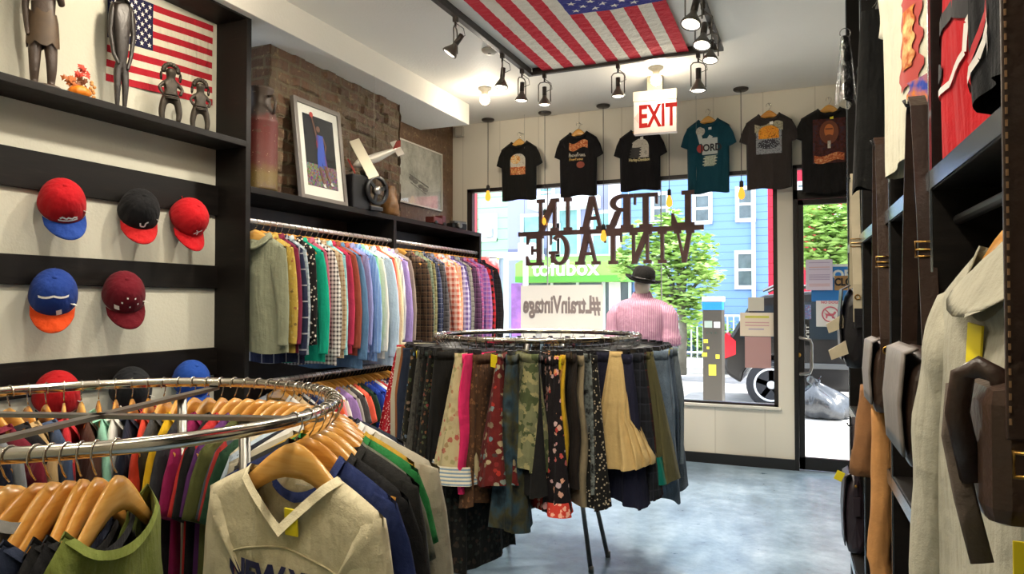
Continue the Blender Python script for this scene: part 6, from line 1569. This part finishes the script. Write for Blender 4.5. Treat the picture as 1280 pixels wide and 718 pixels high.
# ---------------------------------------------------------------- hanging letters in the window
M_RUST = plain('rusty_brown_letter', '#4a302c', 0.6, 0.1, 0.2, 10)
def letter_polys(ch):
    """slab serif capital in a 1 x 1 box: list of outlines"""
    s, t = 0.235, 0.11
    bar = lambda x0, x1, z0, z1: [(x0, z0), (x1, z0), (x1, z1), (x0, z1)]
    def ser(xc, z, w=0.36): return bar(xc - w / 2, xc + w / 2, z, z + t) if z < 0.5 else bar(xc - w / 2, xc + w / 2, z - t, z)
    st = lambda xc: bar(xc - s / 2, xc + s / 2, 0.05, 0.95)
    def diag(x0, z0, x1, z1, w): return [(x0 - w / 2, z0), (x0 + w / 2, z0), (x1 + w / 2, z1), (x1 - w / 2, z1)]
    def arc(cx, cz, rx, rz, a0, a1, w, n=12):
        o_ = [(cx + rx * math.cos(math.radians(a0 + (a1 - a0) * k / n)), cz + rz * math.sin(math.radians(a0 + (a1 - a0) * k / n))) for k in range(n + 1)]
        i_ = [(cx + (rx - w) * math.cos(math.radians(a1 + (a0 - a1) * k / n)), cz + (rz - w * 0.55) * math.sin(math.radians(a1 + (a0 - a1) * k / n))) for k in range(n + 1)]
        return o_ + i_
    if ch == 'I': return [st(0.5), ser(0.5, 0, 0.6), ser(0.5, 1, 0.6)]
    if ch == 'L': return [st(0.3), ser(0.3, 1, 0.5), bar(0.05, 0.9, 0, t), [(0.72, t), (0.95, 0), (0.95, 0.38), (0.86, 0.38)]]
    if ch == 'T': return [st(0.5), ser(0.5, 0, 0.5), bar(0.02, 0.98, 1 - t, 1), [(0.02, 1), (0.12, 1), (0.1, 0.68), (0.02, 0.68)], [(0.98, 1), (0.88, 1), (0.9, 0.68), (0.98, 0.68)]]
    if ch == 'N': return [diag(0.2, 0.05, 0.2, 0.95, 0.13), diag(0.82, 0.05, 0.82, 0.95, 0.13), diag(0.8, 0, 0.22, 1, 0.25), ser(0.2, 0, 0.34), ser(0.15, 1, 0.3), ser(0.82, 1, 0.34)]
    if ch == 'A': return [diag(0.2, 0.05, 0.47, 1, 0.12), diag(0.78, 0.05, 0.52, 1, 0.23), bar(0.27, 0.72, 0.3, 0.4), ser(0.18, 0, 0.34), ser(0.8, 0, 0.38)]
    if ch == 'V': return [diag(0.5, 0, 0.22, 0.95, 0.23), diag(0.5, 0, 0.8, 0.95, 0.12), ser(0.2, 1, 0.4), ser(0.8, 1, 0.34)]
    if ch == 'R': return [st(0.25), ser(0.25, 0, 0.42), ser(0.2, 1, 0.34), arc(0.42, 0.75, 0.42, 0.25, 90, -90, 0.2), bar(0.25, 0.44, 0.9, 1.0), bar(0.25, 0.44, 0.5, 0.6), [(0.45, 0.52), (0.66, 0.52), (0.86, 0.12), (0.72, 0.0), (0.62, 0.12)], [(0.72, 0), (0.95, 0.0), (0.98, 0.14), (0.84, 0.14)]]
    if ch == 'E': return [st(0.27), bar(0.06, 0.9, 0, t), bar(0.06, 0.88, 1 - t, 1), bar(0.3, 0.66, 0.46, 0.55), [(0.74, t), (0.92, 0), (0.92, 0.33), (0.85, 0.33)], [(0.74, 1 - t), (0.9, 1), (0.9, 0.7), (0.83, 0.7)], bar(0.58, 0.66, 0.36, 0.65)]
    if ch == 'G': return [arc(0.5, 0.5, 0.46, 0.5, 50, 335, 0.2, 22), bar(0.52, 0.98, 0.36, 0.46), bar(0.7, 0.88, 0.08, 0.42), [(0.86, 0.98), (0.93, 0.98), (0.93, 0.66), (0.86, 0.72)]]
sg = thing('letter_sign', 'brown cut-out letter shop sign hung on a rod in the window, seen from behind', 'sign', (-1.74, 6.25, 2.04))
MB().rbox(-0.86, 0.86, -0.015, 0.02, -0.024, 0.018, 0.003).build('rod', M_RUST, sg)
def sign_letter(ch, px0, px1, pz0, pz1, prev=[0]):
    a, c = on_y(px0, 300, 6.25).x, on_y(px1, 300, 6.25).x
    b = MB()
    for k, poly in enumerate(letter_polys(ch)):
        pts = [(c + (a - c) * x + 1.74, pz0 + (pz1 - pz0) * z - 2.04) for x, z in poly]   # read from outside: mirrored here
        d = 0.0008 * k
        b.prism(pts, 'Y', -0.02 + d, 0.02 - d)
    return b.build('letter', M_RUST, sg)
for ch, a, c in (('L', 838, 870), ('T', 792, 823), ('R', 757, 793), ('A', 725, 757), ('I', 702, 718), ('N', 671, 699)): sign_letter(ch, a, c, 2.05, 2.36)
for ch, a, c in (('V', 842, 868), ('I', 819, 837), ('N', 787, 815), ('T', 755, 778), ('A', 719, 751), ('G', 686, 713), ('E', 656, 681)): sign_letter(ch, a, c, 1.735, 2.022)
for x in (-0.8, 0.8): MB().tube([(x, 0, 0.0), (x, 0, ZC - 2.04)], 0.0015, 5).build('hanging_wire', M_STEEL, sg)
# ---------------------------------------------------------------- hashtag banner (printed for the street, so mirrored here)
a, c = on_y(651, 357, 6.33), on_y(754, 413, 6.33)
bn = thing('window_banner', 'white paper banner with grey hashtag lettering hung low in the window', 'banner', ((a.x + c.x) / 2, 6.33, 1.0))
def m_paper():
    t = NT('backlit_paper'); d = t.n('BsdfDiffuse', Color=lin('#ddd3c2')); tr = t.n('BsdfTranslucent', Color=lin('#e2d6c4')); m = t.n('MixShader', Fac=0.45)
    t.l(d.outputs[0], m.inputs[1]); t.l(tr.outputs[0], m.inputs[2]); t.l(m.outputs[0], t.out.inputs[0]); return t.m
M_PAPER = m_paper(); bw = c.x - a.x; bh = a.z - 1.0
MB().grid(lambda i, j: Vector((-bw / 2 + bw * i, 0.003 * math.sin(i * 14), bh * j)), 20, 10).build('sheet', M_PAPER, bn)
me = text_data('#LtrainVintage', 0.158, 0.0005, 0.006); 
xs = [p.co.x for p in me.vertices]; wd = max(xs) - min(xs); kx = bw * 0.94 / wd
zt = on_y(700, 382, 6.33).z - 1.0
put('lettering', me, plain('letter_grey', '#948886', 0.7), bn, (0, -0.006, zt), (PI / 2, 0, 0), (-kx, 1.4, 1))
for sx in (-1, 1): MB().tube([(sx * bw / 2 * 0.97, 0, bh - 0.01), (sx * bw / 2 * 0.97, 0.02, bh + 0.02), (sx * bw / 2 * 0.97, 0.085, bh + 0.022)], 0.004, 6).build('suction_hook', plain('clear_plastic', '#cfd2d2', 0.15), bn)
# ---------------------------------------------------------------- papers on window and door
def sheet(name, px0, py0, px1, py1, Y, mat, label, group=None, lines=(), tilt=0):
    a, c = on_y(px0, py0, Y), on_y(px1, py1, Y); w, h = c.x - a.x, a.z - c.z
    o = thing(name, label, 'notice', ((a.x + c.x) / 2, Y, c.z), 0, group); o.rotation_euler = (0, math.radians(tilt), 0)
    MB().box(-w / 2, w / 2, -0.0015, 0.0015, 0, h).build('sheet', mat, o)
    for (z, x0, x1, t_, m) in lines: MB().box(-w / 2 + w * x0, -w / 2 + w * x1, -0.003, -0.0015, h * z - t_ * h / 2, h * z + t_ * h / 2).build('printed_line', m, o)
    return o, w, h
M_INK = plain('faint_violet_ink', '#a79ab8', 0.7); M_YL = plain('yellow_ink', '#c9c65a', 0.7); M_PK = plain('pink_ink', '#c9a0a0', 0.7)
sheet('paper_notice', 925, 391, 968, 421, YF + 0.034, M_PAPER, 'white printed notice with a yellow heading taped inside the window', lines=[(0.82, 0.15, 0.85, 0.1, M_YL), (0.58, 0.15, 0.85, 0.05, M_PK), (0.46, 0.15, 0.85, 0.05, M_PK), (0.3, 0.25, 0.7, 0.05, M_INK)])
sheet('paper_notice', 931, 421, 964, 461, YF + 0.034, plain('mauve_card', '#b08a88', 0.7), 'plain mauve pink card taped below the white window notice')
sheet('paper_notice', 935, 372, 955, 389, YF + 0.034, plain('pale_card', '#c2bfb2', 0.7), 'small pale card taped above the white window notice')
sheet('paper_notice', 1007, 325, 1041, 363, YF + 0.022, plain('lilac_paper', '#cfc6d9', 0.7), 'pale lilac notice with red lines taped to the door glass', lines=[(z, 0.12, 0.9, 0.025, M_PK if z in (0.75, 0.2, 0.14) else M_INK) for z in (0.9, 0.75, 0.68, 0.5, 0.45, 0.4, 0.35, 0.2, 0.14)])
o, w, h = sheet('window_sign', 1014, 331, 1085, 377, YF + 0.04, plain('sign_blue', '#2a7fd0', 0.5), 'blue shop sign with white capitals behind the lilac door notice')
put('lettering', text_data('STORE', 0.105, 0.001, 0.004), plain('sign_white', '#eef2f4', 0.5), o, (-0.005, -0.003, h * 0.70), (PI / 2, 0, 0))
MB().box(-w / 2, w / 2, -0.003, -0.001, h * 0.93, h).build('white_top', plain('sign_white', '#eef2f4', 0.5), o)
o, w, h = sheet('closed_sign', 1043, 345, 1082, 363, YF + 0.036, plain('sign_tan', '#b58a5a', 0.6), 'brown closed sign hung on the blue shop sign')
put('lettering', text_data('CLOSED', 0.07, 0.001, 0.003), plain('print_black', '#17161a', 0.7), o, (0.01, -0.003, h * 0.55), (PI / 2, 0, 0), (0.95, 1.2, 1))
o, w, h = sheet('door_sticker', 1020, 376, 1056, 409, YF + 0.022, plain('white_vinyl', '#d9d9d9', 0.5), 'white sticker with a red no dogs circle on the door glass')
MB().tube([(0.06 * math.cos(2 * PI * k / 32) , -0.003, h * 0.48 + 0.06 * math.sin(2 * PI * k / 32)) for k in range(32)], 0.0055, 6, True).build('ban_ring', plain('vinyl_red', '#c8687a', 0.5), o)
MB().tube([(-0.042, -0.003, h * 0.48 + 0.042), (0.042, -0.003, h * 0.48 - 0.042)], 0.005, 6).build('ban_bar', plain('vinyl_red', '#c8687a', 0.5), o)
b = MB(); z_ = h * 0.48
b.prism([(-0.035, z_ + 0.005), (0.02, z_ + 0.005), (0.03, z_ + 0.025), (0.045, z_ + 0.018), (0.04, z_ + 0.004), (0.025, z_ - 0.01), (0.024, z_ - 0.035), (0.014, z_ - 0.035), (0.012, z_ - 0.015), (-0.02, z_ - 0.015), (-0.024, z_ - 0.035), (-0.034, z_ - 0.035), (-0.034, z_ - 0.008), (-0.048, z_ + 0.018)], 'Y', -0.0035, -0.002); b.build('dog_outline', plain('vinyl_red', '#c8687a', 0.5), o)
put('lettering', text_data('NO DOGS', 0.03, 0.0005, 0.001), plain('vinyl_red', '#c8687a', 0.5), o, (0, -0.003, h * 0.93), (PI / 2, 0, 0))
o, w, h = sheet('pull_sticker', 1006, 400, 1012, 432, YF + 0.004, plain('vinyl_black', '#141414', 0.5), 'black sticker with white pull lettering above the door handle')
put('lettering', text_data('PULL', 0.06, 0.0005, 0.001), plain('sign_white', '#eef2f4', 0.5), o, (0, -0.003, h / 2), (0, -PI / 2, -PI / 2), (1, 0.6, 1))
sheet('card_sticker', 1006, 381, 1014, 399, YF + 0.022, cloth('tiedye', '#c9d0d8', '#4a7ab8', '#c96a5a', s=8.8), 'small payment card sticker on the door glass')
# ---------------------------------------------------------------- mannequin
MX, MY = -1.26, 5.55
mq = thing('mannequin', 'white shop mannequin in a pink striped shirt facing the street', 'mannequin', (MX, MY, 0), math.radians(-4))
M_MANN = plain('mannequin_white', '#d9d0c4', 0.45)
M_PINK = cloth('stripe', '#b5829c', '#cba4b6', s=1.6)
def loft(secs, n=28, cap=True):
    b = MB(); b.rings([[Vector((cx + rx * math.cos(2 * PI * k / n), cy + ry * math.sin(2 * PI * k / n) * (1 if math.sin(2 * PI * k / n) > 0 else 1), z)) for k in range(n)] for z, rx, ry, cx, cy in secs], cap); return b
skin_mesh('body', [(0, 0, 0.84), (0, 0, 1.0), (0, 0, 1.2), (0, 0, 1.36), (0, 0, 1.43), (0, 0.01, 1.5), (0, 0.02, 1.58), (0.09, 0, 0.8), (0.1, 0, 0.45), (0.1, 0, 0.08), (0.11, 0.09, 0.03), (-0.09, 0, 0.8), (-0.1, 0, 0.45), (-0.1, 0, 0.08), (-0.11, 0.09, 0.03), (0.17, 0, 1.33), (0.215, -0.01, 1.08), (0.225, 0.03, 0.85), (0.225, 0.04, 0.77), (-0.17, 0, 1.33), (-0.215, 0.02, 1.08), (-0.2, 0.14, 0.92), (-0.19, 0.2, 0.88)],
          [(0, 1), (1, 2), (2, 3), (3, 4), (4, 5), (5, 6), (0, 7), (7, 8), (8, 9), (9, 10), (0, 11), (11, 12), (12, 13), (13, 14), (3, 15), (15, 16), (16, 17), (17, 18), (3, 19), (19, 20), (20, 21), (21, 22)],
          [0.13, 0.10, 0.12, 0.11, 0.05, 0.06, 0.085, 0.08, 0.055, 0.035, 0.03, 0.08, 0.055, 0.035, 0.03, 0.05, 0.04, 0.032, 0.025, 0.05, 0.04, 0.032, 0.025], M_MANN, mq)
b = MB(); rings = []
for z, rx, ry in ((1.44, 0.064, 0.058), (1.425, 0.095, 0.078), (1.41, 0.15, 0.094), (1.385, 0.20, 0.108), (1.345, 0.222, 0.118), (1.29, 0.222, 0.124), (1.2, 0.205, 0.128), (1.1, 0.185, 0.122), (1.03, 0.17, 0.115), (0.97, 0.185, 0.125), (0.9, 0.2, 0.135)):
    rings.append([Vector((rx * math.cos(2 * PI * k / 48) * (1 + 0.012 * math.sin(k * 1.9 + z * 30)), ry * math.sin(2 * PI * k / 48) * (1 + 0.05 * math.sin(k * 1.3 + z * 22) * (1 if z < 1.33 else 0)), z)) for k in range(48)])
b.rings(rings, False).build('shirt', M_PINK, mq)
MB().rings([[Vector((r * math.cos(2 * PI * k / 28), (r * 0.85) * math.sin(2 * PI * k / 28), z + (0.012 * math.sin(2 * PI * k / 28)))) for k in range(28)] for r, z in ((0.070, 1.425), (0.062, 1.47), (0.070, 1.472), (0.088, 1.428))], False).build('shirt_collar', M_PINK, mq)
for sx in (-1, 1):
    rings = []
    for (x, y, z, r) in ((0.165, 0, 1.37, 0.066), (0.207, 0, 1.30, 0.077), (0.222, -0.004, 1.2, 0.068), (0.228, -0.006, 1.13, 0.072), (0.232, -0.006, 1.115, 0.08), (0.232, -0.006, 1.095, 0.07), (0.234, -0.006, 1.08, 0.078), (0.232, -0.006, 1.06, 0.066)):
        rings.append([Vector((sx * x + r * math.cos(2 * PI * k / 20) * (1 + 0.06 * math.sin(k * 2.1 + z * 60)), y + r * 1.0 * math.sin(2 * PI * k / 20), z + 0.006 * math.sin(k * 1.7))) for k in range(20)])
    MB().rings(rings, True).build('shirt_sleeve', M_PINK, mq)
MB().lathe([(0.001, 0), (0.16, 0), (0.16, 0.008), (0.001, 0.012)], 36).build('base_plate', M_STEEL, mq)
MB().rbox(-0.02, 0.02, -0.145, -0.135, 0.985, 1.05, 0.002).build('price_tag', M_TAG, mq)
b = MB(); rings = []
for z, rx, ry in ((1.0, 0.182, 0.128), (0.975, 0.188, 0.132)): rings.append([Vector((rx * math.cos(2 * PI * k / 40), ry * math.sin(2 * PI * k / 40), z)) for k in range(40)])
b.rings(rings, False).build('belt', M_LB, mq)
ht = thing('bowler_hat', 'black round-brimmed felt hat on the mannequin head', 'hat', (MX + 0.005, MY + 0.012, 1.56), 0)
ht.rotation_euler = (math.radians(4), math.radians(13), 0)
M_FELT = cloth('solid', '#191817')
b = MB(); b.lathe([(0.088, 0.0), (0.092, 0.02), (0.09, 0.06), (0.08, 0.095), (0.055, 0.115), (0.02, 0.122), (0.001, 0.123)], 36); b.build('hat_crown', M_FELT, ht)
rings = []
for r, dz in ((0.088, 0.004), (0.115, 0.0), (0.14, 0.008), (0.143, 0.012), (0.138, 0.004), (0.11, -0.006), (0.086, -0.002)): rings.append([Vector((r * math.cos(2 * PI * k / 48), r * 1.08 * math.sin(2 * PI * k / 48), dz + 0.018 * math.cos(2 * PI * k / 48) ** 2 * (r - 0.088) / 0.055)) for k in range(48)])
MB().rings(rings, False).build('hat_brim', M_FELT, ht)
MB().lathe([(0.0935, 0.005), (0.0955, 0.006), (0.0955, 0.03), (0.0935, 0.031)], 36, None, False).build('hat_band', plain('black_ribbon', '#0f0f10', 0.35), ht)
# ---------------------------------------------------------------- lamps
M_BULBGLOW = emit('bulb_glow', '#ffe2b0', 9.0); M_FACE = emit('lamp_face_glow', '#fff0da', 7.0); M_EDISON = emit('edison_glow', '#ffab3c', 1.6)
M_LAMPMETAL = plain('grey_lamp_metal', '#6f6a62', 0.35, 0.7); M_LAMPDARK = plain('dark_lamp_metal', '#3a342f', 0.4, 0.4)
def lampdata(kind, nm, energy, color, size=0.03, spot=None, blend=0.6):
    l = bpy.data.lights.new(nm, kind); l.energy = energy; l.color = color; l.shadow_soft_size = size
    if kind == 'SPOT': l.spot_size = spot; l.spot_blend = blend
    return l
def bulb(px, py, label, p=None, power=11):
    p = p or on_z(px, py, ZC)
    o = thing('ceiling_bulb', label, 'lamp', (p.x, p.y, ZC), 0, 'bare ceiling bulbs')
    MB().lathe([(0.001, -0.004), (0.055, -0.001), (0.055, -0.012), (0.03, -0.03), (0.024, -0.06), (0.001, -0.06)], 24).build('lamp_holder', plain('white_porcelain', '#d9d4c6', 0.3), o)
    MB().ball((0, 0, -0.098), (0.042, 0.042, 0.046), 20, 12).build('bulb', M_BULBGLOW, o)
    l = bpy.data.objects.new('bulb_light', lampdata('POINT', 'bulb_light', power, (1, 0.88, 0.70), 0.05)); COL.objects.link(l); l.parent = o; l.location = (0, 0, -0.17)
bulb(606, 110, 'bare round bulb on the ceiling nearer the white beam'); bulb(820, 84, 'bare round bulb on the ceiling above the exit sign')
for x, y in ((-2.55, 2.3), (-1.2, 2.3), (-2.3, 0.2), (-0.6, 0.2)):  # unseen bulbs, added to fill the near half with light
    bulb(0, 0, 'unseen fill bulb added to the ceiling above the near part of the shop', Vector((x, y, ZC)), 26)
def pendant(px, pyt, pyb, Y, label):
    pt = on_y(px, pyt, Y); pb = on_y(px, pyb, Y)
    o = thing('pendant_lamp', label, 'lamp', (pt.x, Y, ZC), 0, 'amber filament pendants')
    L = ZC - pb.z
    MB().lathe([(0.001, -0.001), (0.062, -0.001), (0.062, -0.012), (0.052, -0.02), (0.001, -0.022)], 28).build('ceiling_cup', M_LAMPDARK, o)
    MB().tube([(0, 0, -0.02), (0, 0, -L + 0.1)], 0.003, 6).build('cord', M_LAMPDARK, o)
    MB().lathe([(0.006, -L + 0.115), (0.016, -L + 0.105), (0.018, -L + 0.06), (0.001, -L + 0.058)], 16).build('socket', M_BLKPAINT, o)
    MB().lathe([(0.001, -L + 0.062), (0.013, -L + 0.055), (0.026, -L + 0.01), (0.028, -L - 0.012), (0.02, -L - 0.035), (0.001, -L - 0.045)], 18).build('bulb', M_EDISON, o)
pendant(610, 150, 246, 6.27, 'filament pendant at the brick end of the window')
pendant(681, 142, 277, 6.25, 'filament pendant over the letter N between the two black eagle shirts')
pendant(754, 133, 296, 6.23, 'filament pendant hanging lowest, in front of the rod of the letter sign')
pendant(836, 121, 253, 6.21, 'filament pendant beside the exit sign near the letter L')
pendant(926, 111, 243, 6.19, 'filament pendant between the teal and the charcoal t-shirt')
# track
ZTK = 3.135
TY = 5.03; TXL, TXR = -1.995, -0.588
tr = thing('lighting_track', 'dark U-shaped ceiling lighting track framing the ceiling flag', 'lighting track', ((TXL + TXR) / 2, TY, ZTK))
b = MB(); cx = (TXL + TXR) / 2
for x0, x1, y0, y1 in ((TXL - 0.018, TXL + 0.018, 0.2, TY + 0.018), (TXR - 0.018, TXR + 0.018, 0.2, TY + 0.018), (TXL + 0.018, TXR - 0.018, TY - 0.018, TY + 0.018)):
    MB().rbox(x0 - cx, x1 - cx, y0 - TY, y1 - TY, -0.012, 0.012, 0.003).build('track_section', M_LAMPDARK, tr)
    MB().box((x0 + x1) / 2 - cx - min(0.006, (x1 - x0) / 2), (x0 + x1) / 2 - cx + min(0.006, (x1 - x0) / 2), y0 - TY, y1 - TY, 0.012, ZC - ZTK).build('track_mount', M_LAMPDARK, tr) if x1 - x0 < 0.1 else MB().box(x0 - cx, x1 - cx, -0.006, 0.006, 0.012, ZC - ZTK).build('track_mount', M_LAMPDARK, tr)
def track_head(x, y, tx, ty, tz, label, power, drop=0.06, size=1.0, face=True, spot=125):
    o = thing('track_spotlight', label, 'spotlight', (x, y, ZTK - 0.012), 0, 'track spotlights')
    aim = Vector((tx - x, ty - y, tz - (ZTK - 0.2))).normalized()
    MB().cbox((0, 0, -0.015), (0.026, 0.026, 0.03)).build('adapter', M_LAMPDARK, o)
    MB().tube([(0, 0, -0.02), (0, 0, -drop)], 0.007, 8).build('stem', M_LAMPDARK, o)
    yaw = math.atan2(aim.x, -aim.y)
    w, hh = 0.046 * size, 0.15 * size
    arc = [(-w, 0, -drop - hh), (-w, 0, -drop - 0.025), (-w * 0.7, 0, -drop - 0.006), (0, 0, -drop), (w * 0.7, 0, -drop - 0.006), (w, 0, -drop - 0.025), (w, 0, -drop - hh)]
    MB().tube(arc, 0.0045, 8).build('yoke', M_LAMPMETAL, o, rot=(0, 0, yaw))
    q = aim.to_track_quat('-Z', 'Y'); piv = Vector((0, 0, -drop - hh * 0.72))
    M4 = Matrix.Translation(piv) @ q.to_matrix().to_4x4()
    MB().lathe([(0.001, 0.075 * size), (0.017 * size, 0.07 * size), (0.017 * size, 0.005), (0.001, 0.0)], 18, M4).build('socket', M_LAMPDARK, o)
    MB().lathe([(0.016 * size, 0.006), (0.018 * size, -0.01), (0.044 * size, -0.05 * size), (0.049 * size, -0.062 * size), (0.047 * size, -0.068 * size), (0.041 * size, -0.066 * size)], 26, M4, False).build('reflector_lamp', M_LAMPMETAL, o)
    MB().lathe([(0.001, -0.070 * size), (0.03 * size, -0.068 * size), (0.042 * size, -0.062 * size)], 26, M4, False).build('lamp_face', M_FACE, o)
    MB().tube([(0.006, 0, -drop + 0.02), (0.045 * size, 0.02, -drop - 0.01), (0.05 * size, 0.03, -drop - 0.05), (0.0, 0.02, -drop - 0.07)], 0.0025, 6).build('cable', M_LAMPDARK, o)
    l = bpy.data.objects.new('spot_beam', lampdata('SPOT', 'spot_beam', power, (1, 0.91, 0.77), 0.045, math.radians(spot), 0.9)); COL.objects.link(l); l.parent = o
    l.matrix_local = Matrix.Translation(piv + aim * 0.085) @ q.to_matrix().to_4x4()
SP = 84
track_head(TXL, 3.80, -3.2, 3.5, 1.2, 'track spotlight leaning away, first in view along the beam side track', SP * 0.85)
track_head(TXL, 4.50, -2.2, 4.4, 0.8, 'track spotlight second along the beam side track', SP)
track_head(TXL, 4.86, -2.15, 4.9, 0.8, 'track spotlight beside the corner of the beam side track', SP)
track_head(-1.88, TY, -1.92, 5.12, 0.3, 'track spotlight next to the corner on the window side track', SP)
track_head(-1.31, TY, -1.33, 5.12, 0.3, 'track spotlight in the middle of the window side track', SP)
track_head(-0.74, TY, -0.78, 5.1, 0.3, 'track spotlight at the door end of the window side track', SP, size=1.15)
track_head(TXR, 3.84, -1.0, 3.0, 0.4, 'big track spotlight first in view on the door side track', SP, size=1.15)
track_head(TXR, 4.20, -0.8, 3.4, 0.4, 'track spotlight second on the door side track', SP, size=1.1)
track_head(TXR, 4.52, -0.7, 4.0, 0.4, 'track spotlight third on the door side track above the corner', SP, size=1.0)
for (x, y, tx, ty, tz) in ((TXL, 2.7, -2.8, 2.6, 1.2), (TXL, 1.7, -2.9, 2.0, 1.2), (TXL, 1.2, -1.6, 1.2, 1.0), (TXR, 2.6, -1.2, 2.2, 0.8), (TXR, 1.2, -0.9, 1.6, 0.9), (TXR, 0.7, 0.3, 1.6, 1.3), (TXR, 2.0, 0.3, 2.6, 1.3)):  # extra heads on the unseen track run, added as fill light
    track_head(x, y, tx, ty, tz, 'unseen fill spotlight added to the track above the near part of the shop', SP * 0.62)
p = on_z(612, 62, ZC)
o = thing('smoke_detector', 'small round white detector on the ceiling beside the beam side track', 'detector', (p.x, p.y, ZC))
MB().lathe([(0.001, -0.03), (0.04, -0.028), (0.055, -0.012), (0.058, 0)], 24).build('detector_cover', plain('detector_white', '#bdb7a8', 0.5), o)
MB().lathe([(0.001, -0.034), (0.012, -0.033), (0.014, -0.028)], 14).build('detector_grille', plain('detector_grey', '#8f8a80', 0.5), o)
# ---------------------------------------------------------------- exit sign
a, c = on_y(793, 117, 5.6), on_y(846, 165, 5.6)
ex = thing('exit_sign', 'white hanging exit sign with red capitals under the ceiling', 'exit sign', ((a.x + c.x) / 2, 5.6, c.z), math.radians(4))
ew, eh = c.x - a.x, a.z - c.z
def m_exit():
    t = NT('lit_sign_face'); b = t.bsdf('#b9ada4', 0.4); b.inputs['Emission Color'].default_value = lin('#f2ddd2'); b.inputs['Emission Strength'].default_value = 0.12; return t.m
MB().rbox(-ew / 2, ew / 2, -0.03, 0.03, 0, eh * 0.76, 0.004).build('sign_face', m_exit(), ex)
MB().rbox(-ew / 2 - 0.004, ew / 2 + 0.004, -0.034, 0.034, eh * 0.765, eh, 0.004).build('housing', plain('aged_white_metal', '#b9b0a0', 0.5), ex)
MB().box(-0.06, 0.06, -0.03, 0.03, eh, ZC - c.z).build('ceiling_bracket', plain('aged_bracket', '#8f8672', 0.5), ex)
me = text_data('EXIT', 0.235, 0.001, 0.006)
put('lettering', me, emit('exit_red', '#d8362e', 0.9), ex, (0.02, -0.0315, eh * 0.38), (PI / 2, 0, 0), (0.62, 1.05, 1))
MB().prism([(-ew / 2 + 0.005, eh * 0.38), (-ew / 2 + 0.04, eh * 0.52), (-ew / 2 + 0.04, eh * 0.24)], 'Y', -0.032, -0.0302).build('arrow', plain('pale_red', '#d99a90', 0.6), ex)
# ---------------------------------------------------------------- ceiling flag
cf = thing('ceiling_flag', 'large wrinkled stars and stripes flag pinned flat under the ceiling', 'flag', (0, 0, 0))
def cfn(u, v, lift=0):
    x = -0.785 - 1.085 * v + 0.03 * (0.5 - u); y = 3.47 + 1.55 * u
    z = 3.150 - 0.010 * math.sin(u * PI) * (0.5 + 0.5 * math.sin(v * 7)) + 0.0016 * math.sin(u * 74 + 2.2 * math.sin(v * 9) + 1.3 * math.sin(u * 9)) * (0.6 + 0.4 * math.sin(u * 7 + v * 11)) + 0.0012 * math.sin(u * 131 + 4 * math.sin(v * 15)) - 0.0015 * lift
    return Vector((x, y, z - 0.006))
flag_parts(cfn, cf, (cloth('solid', '#cc2c3c'), cloth('solid', '#e8e0d0'), cloth('solid', '#3a3d8c'), plain('star_white', '#e6e2d8', 0.8)), seg=110, star_r=0.42)
# ================================================================ LIGHT, CAMERA
w = bpy.data.worlds.new('sky'); SC.world = w; w.use_nodes = True
nt = w.node_tree; bg = nt.nodes['Background']
sky = nt.nodes.new('ShaderNodeTexSky'); sky.sky_type = 'HOSEK_WILKIE'; sky.sun_direction = Vector((0.62, 0.12, 0.85)).normalized(); sky.turbidity = 4.0
mixn = nt.nodes.new('ShaderNodeMix'); mixn.data_type = 'RGBA'; mixn.inputs[0].default_value = 0.55; mixn.inputs[7].default_value = (0.80, 0.88, 1.0, 1)
nt.links.new(sky.outputs[0], mixn.inputs[6]); nt.links.new(mixn.outputs[2], bg.inputs[0]); bg.inputs[1].default_value = 6.0
sl = bpy.data.lights.new('sun', 'SUN'); sl.energy = 10.0; sl.angle = math.radians(0.6); sl.color = (1, 0.95, 0.86)
so = bpy.data.objects.new('sun', sl); COL.objects.link(so); so.location = (4, 9, 12)
so.rotation_euler = Vector((-0.62, -0.12, -0.85)).to_track_quat('-Z', 'Y').to_euler()
cam = bpy.data.cameras.new('camera'); cam.sensor_fit = 'HORIZONTAL'; cam.sensor_width = 36; cam.lens = FPX / 1280 * 36; cam.clip_start = 0.05; cam.clip_end = 200
co = bpy.data.objects.new('camera', cam); COL.objects.link(co)
co.location = (0, 0, CAMZ); co.rotation_euler = (PI / 2 + PITCH, 0, YAW)
SC.camera = co
SC.view_settings.view_transform = 'Standard'; SC.view_settings.look = 'None'; SC.view_settings.gamma = 1; SC.view_settings.use_curve_mapping = False
SC.view_settings.exposure = 0.14
SC.cycles.max_bounces = 8; SC.cycles.transparent_max_bounces = 12; SC.cycles.caustics_reflective = False; SC.cycles.caustics_refractive = False
SC.cycles.sample_clamp_indirect = 4.0
try:
    SC.cycles.use_denoising = True; SC.cycles.denoiser = 'OPENIMAGEDENOISE'
except Exception: pass
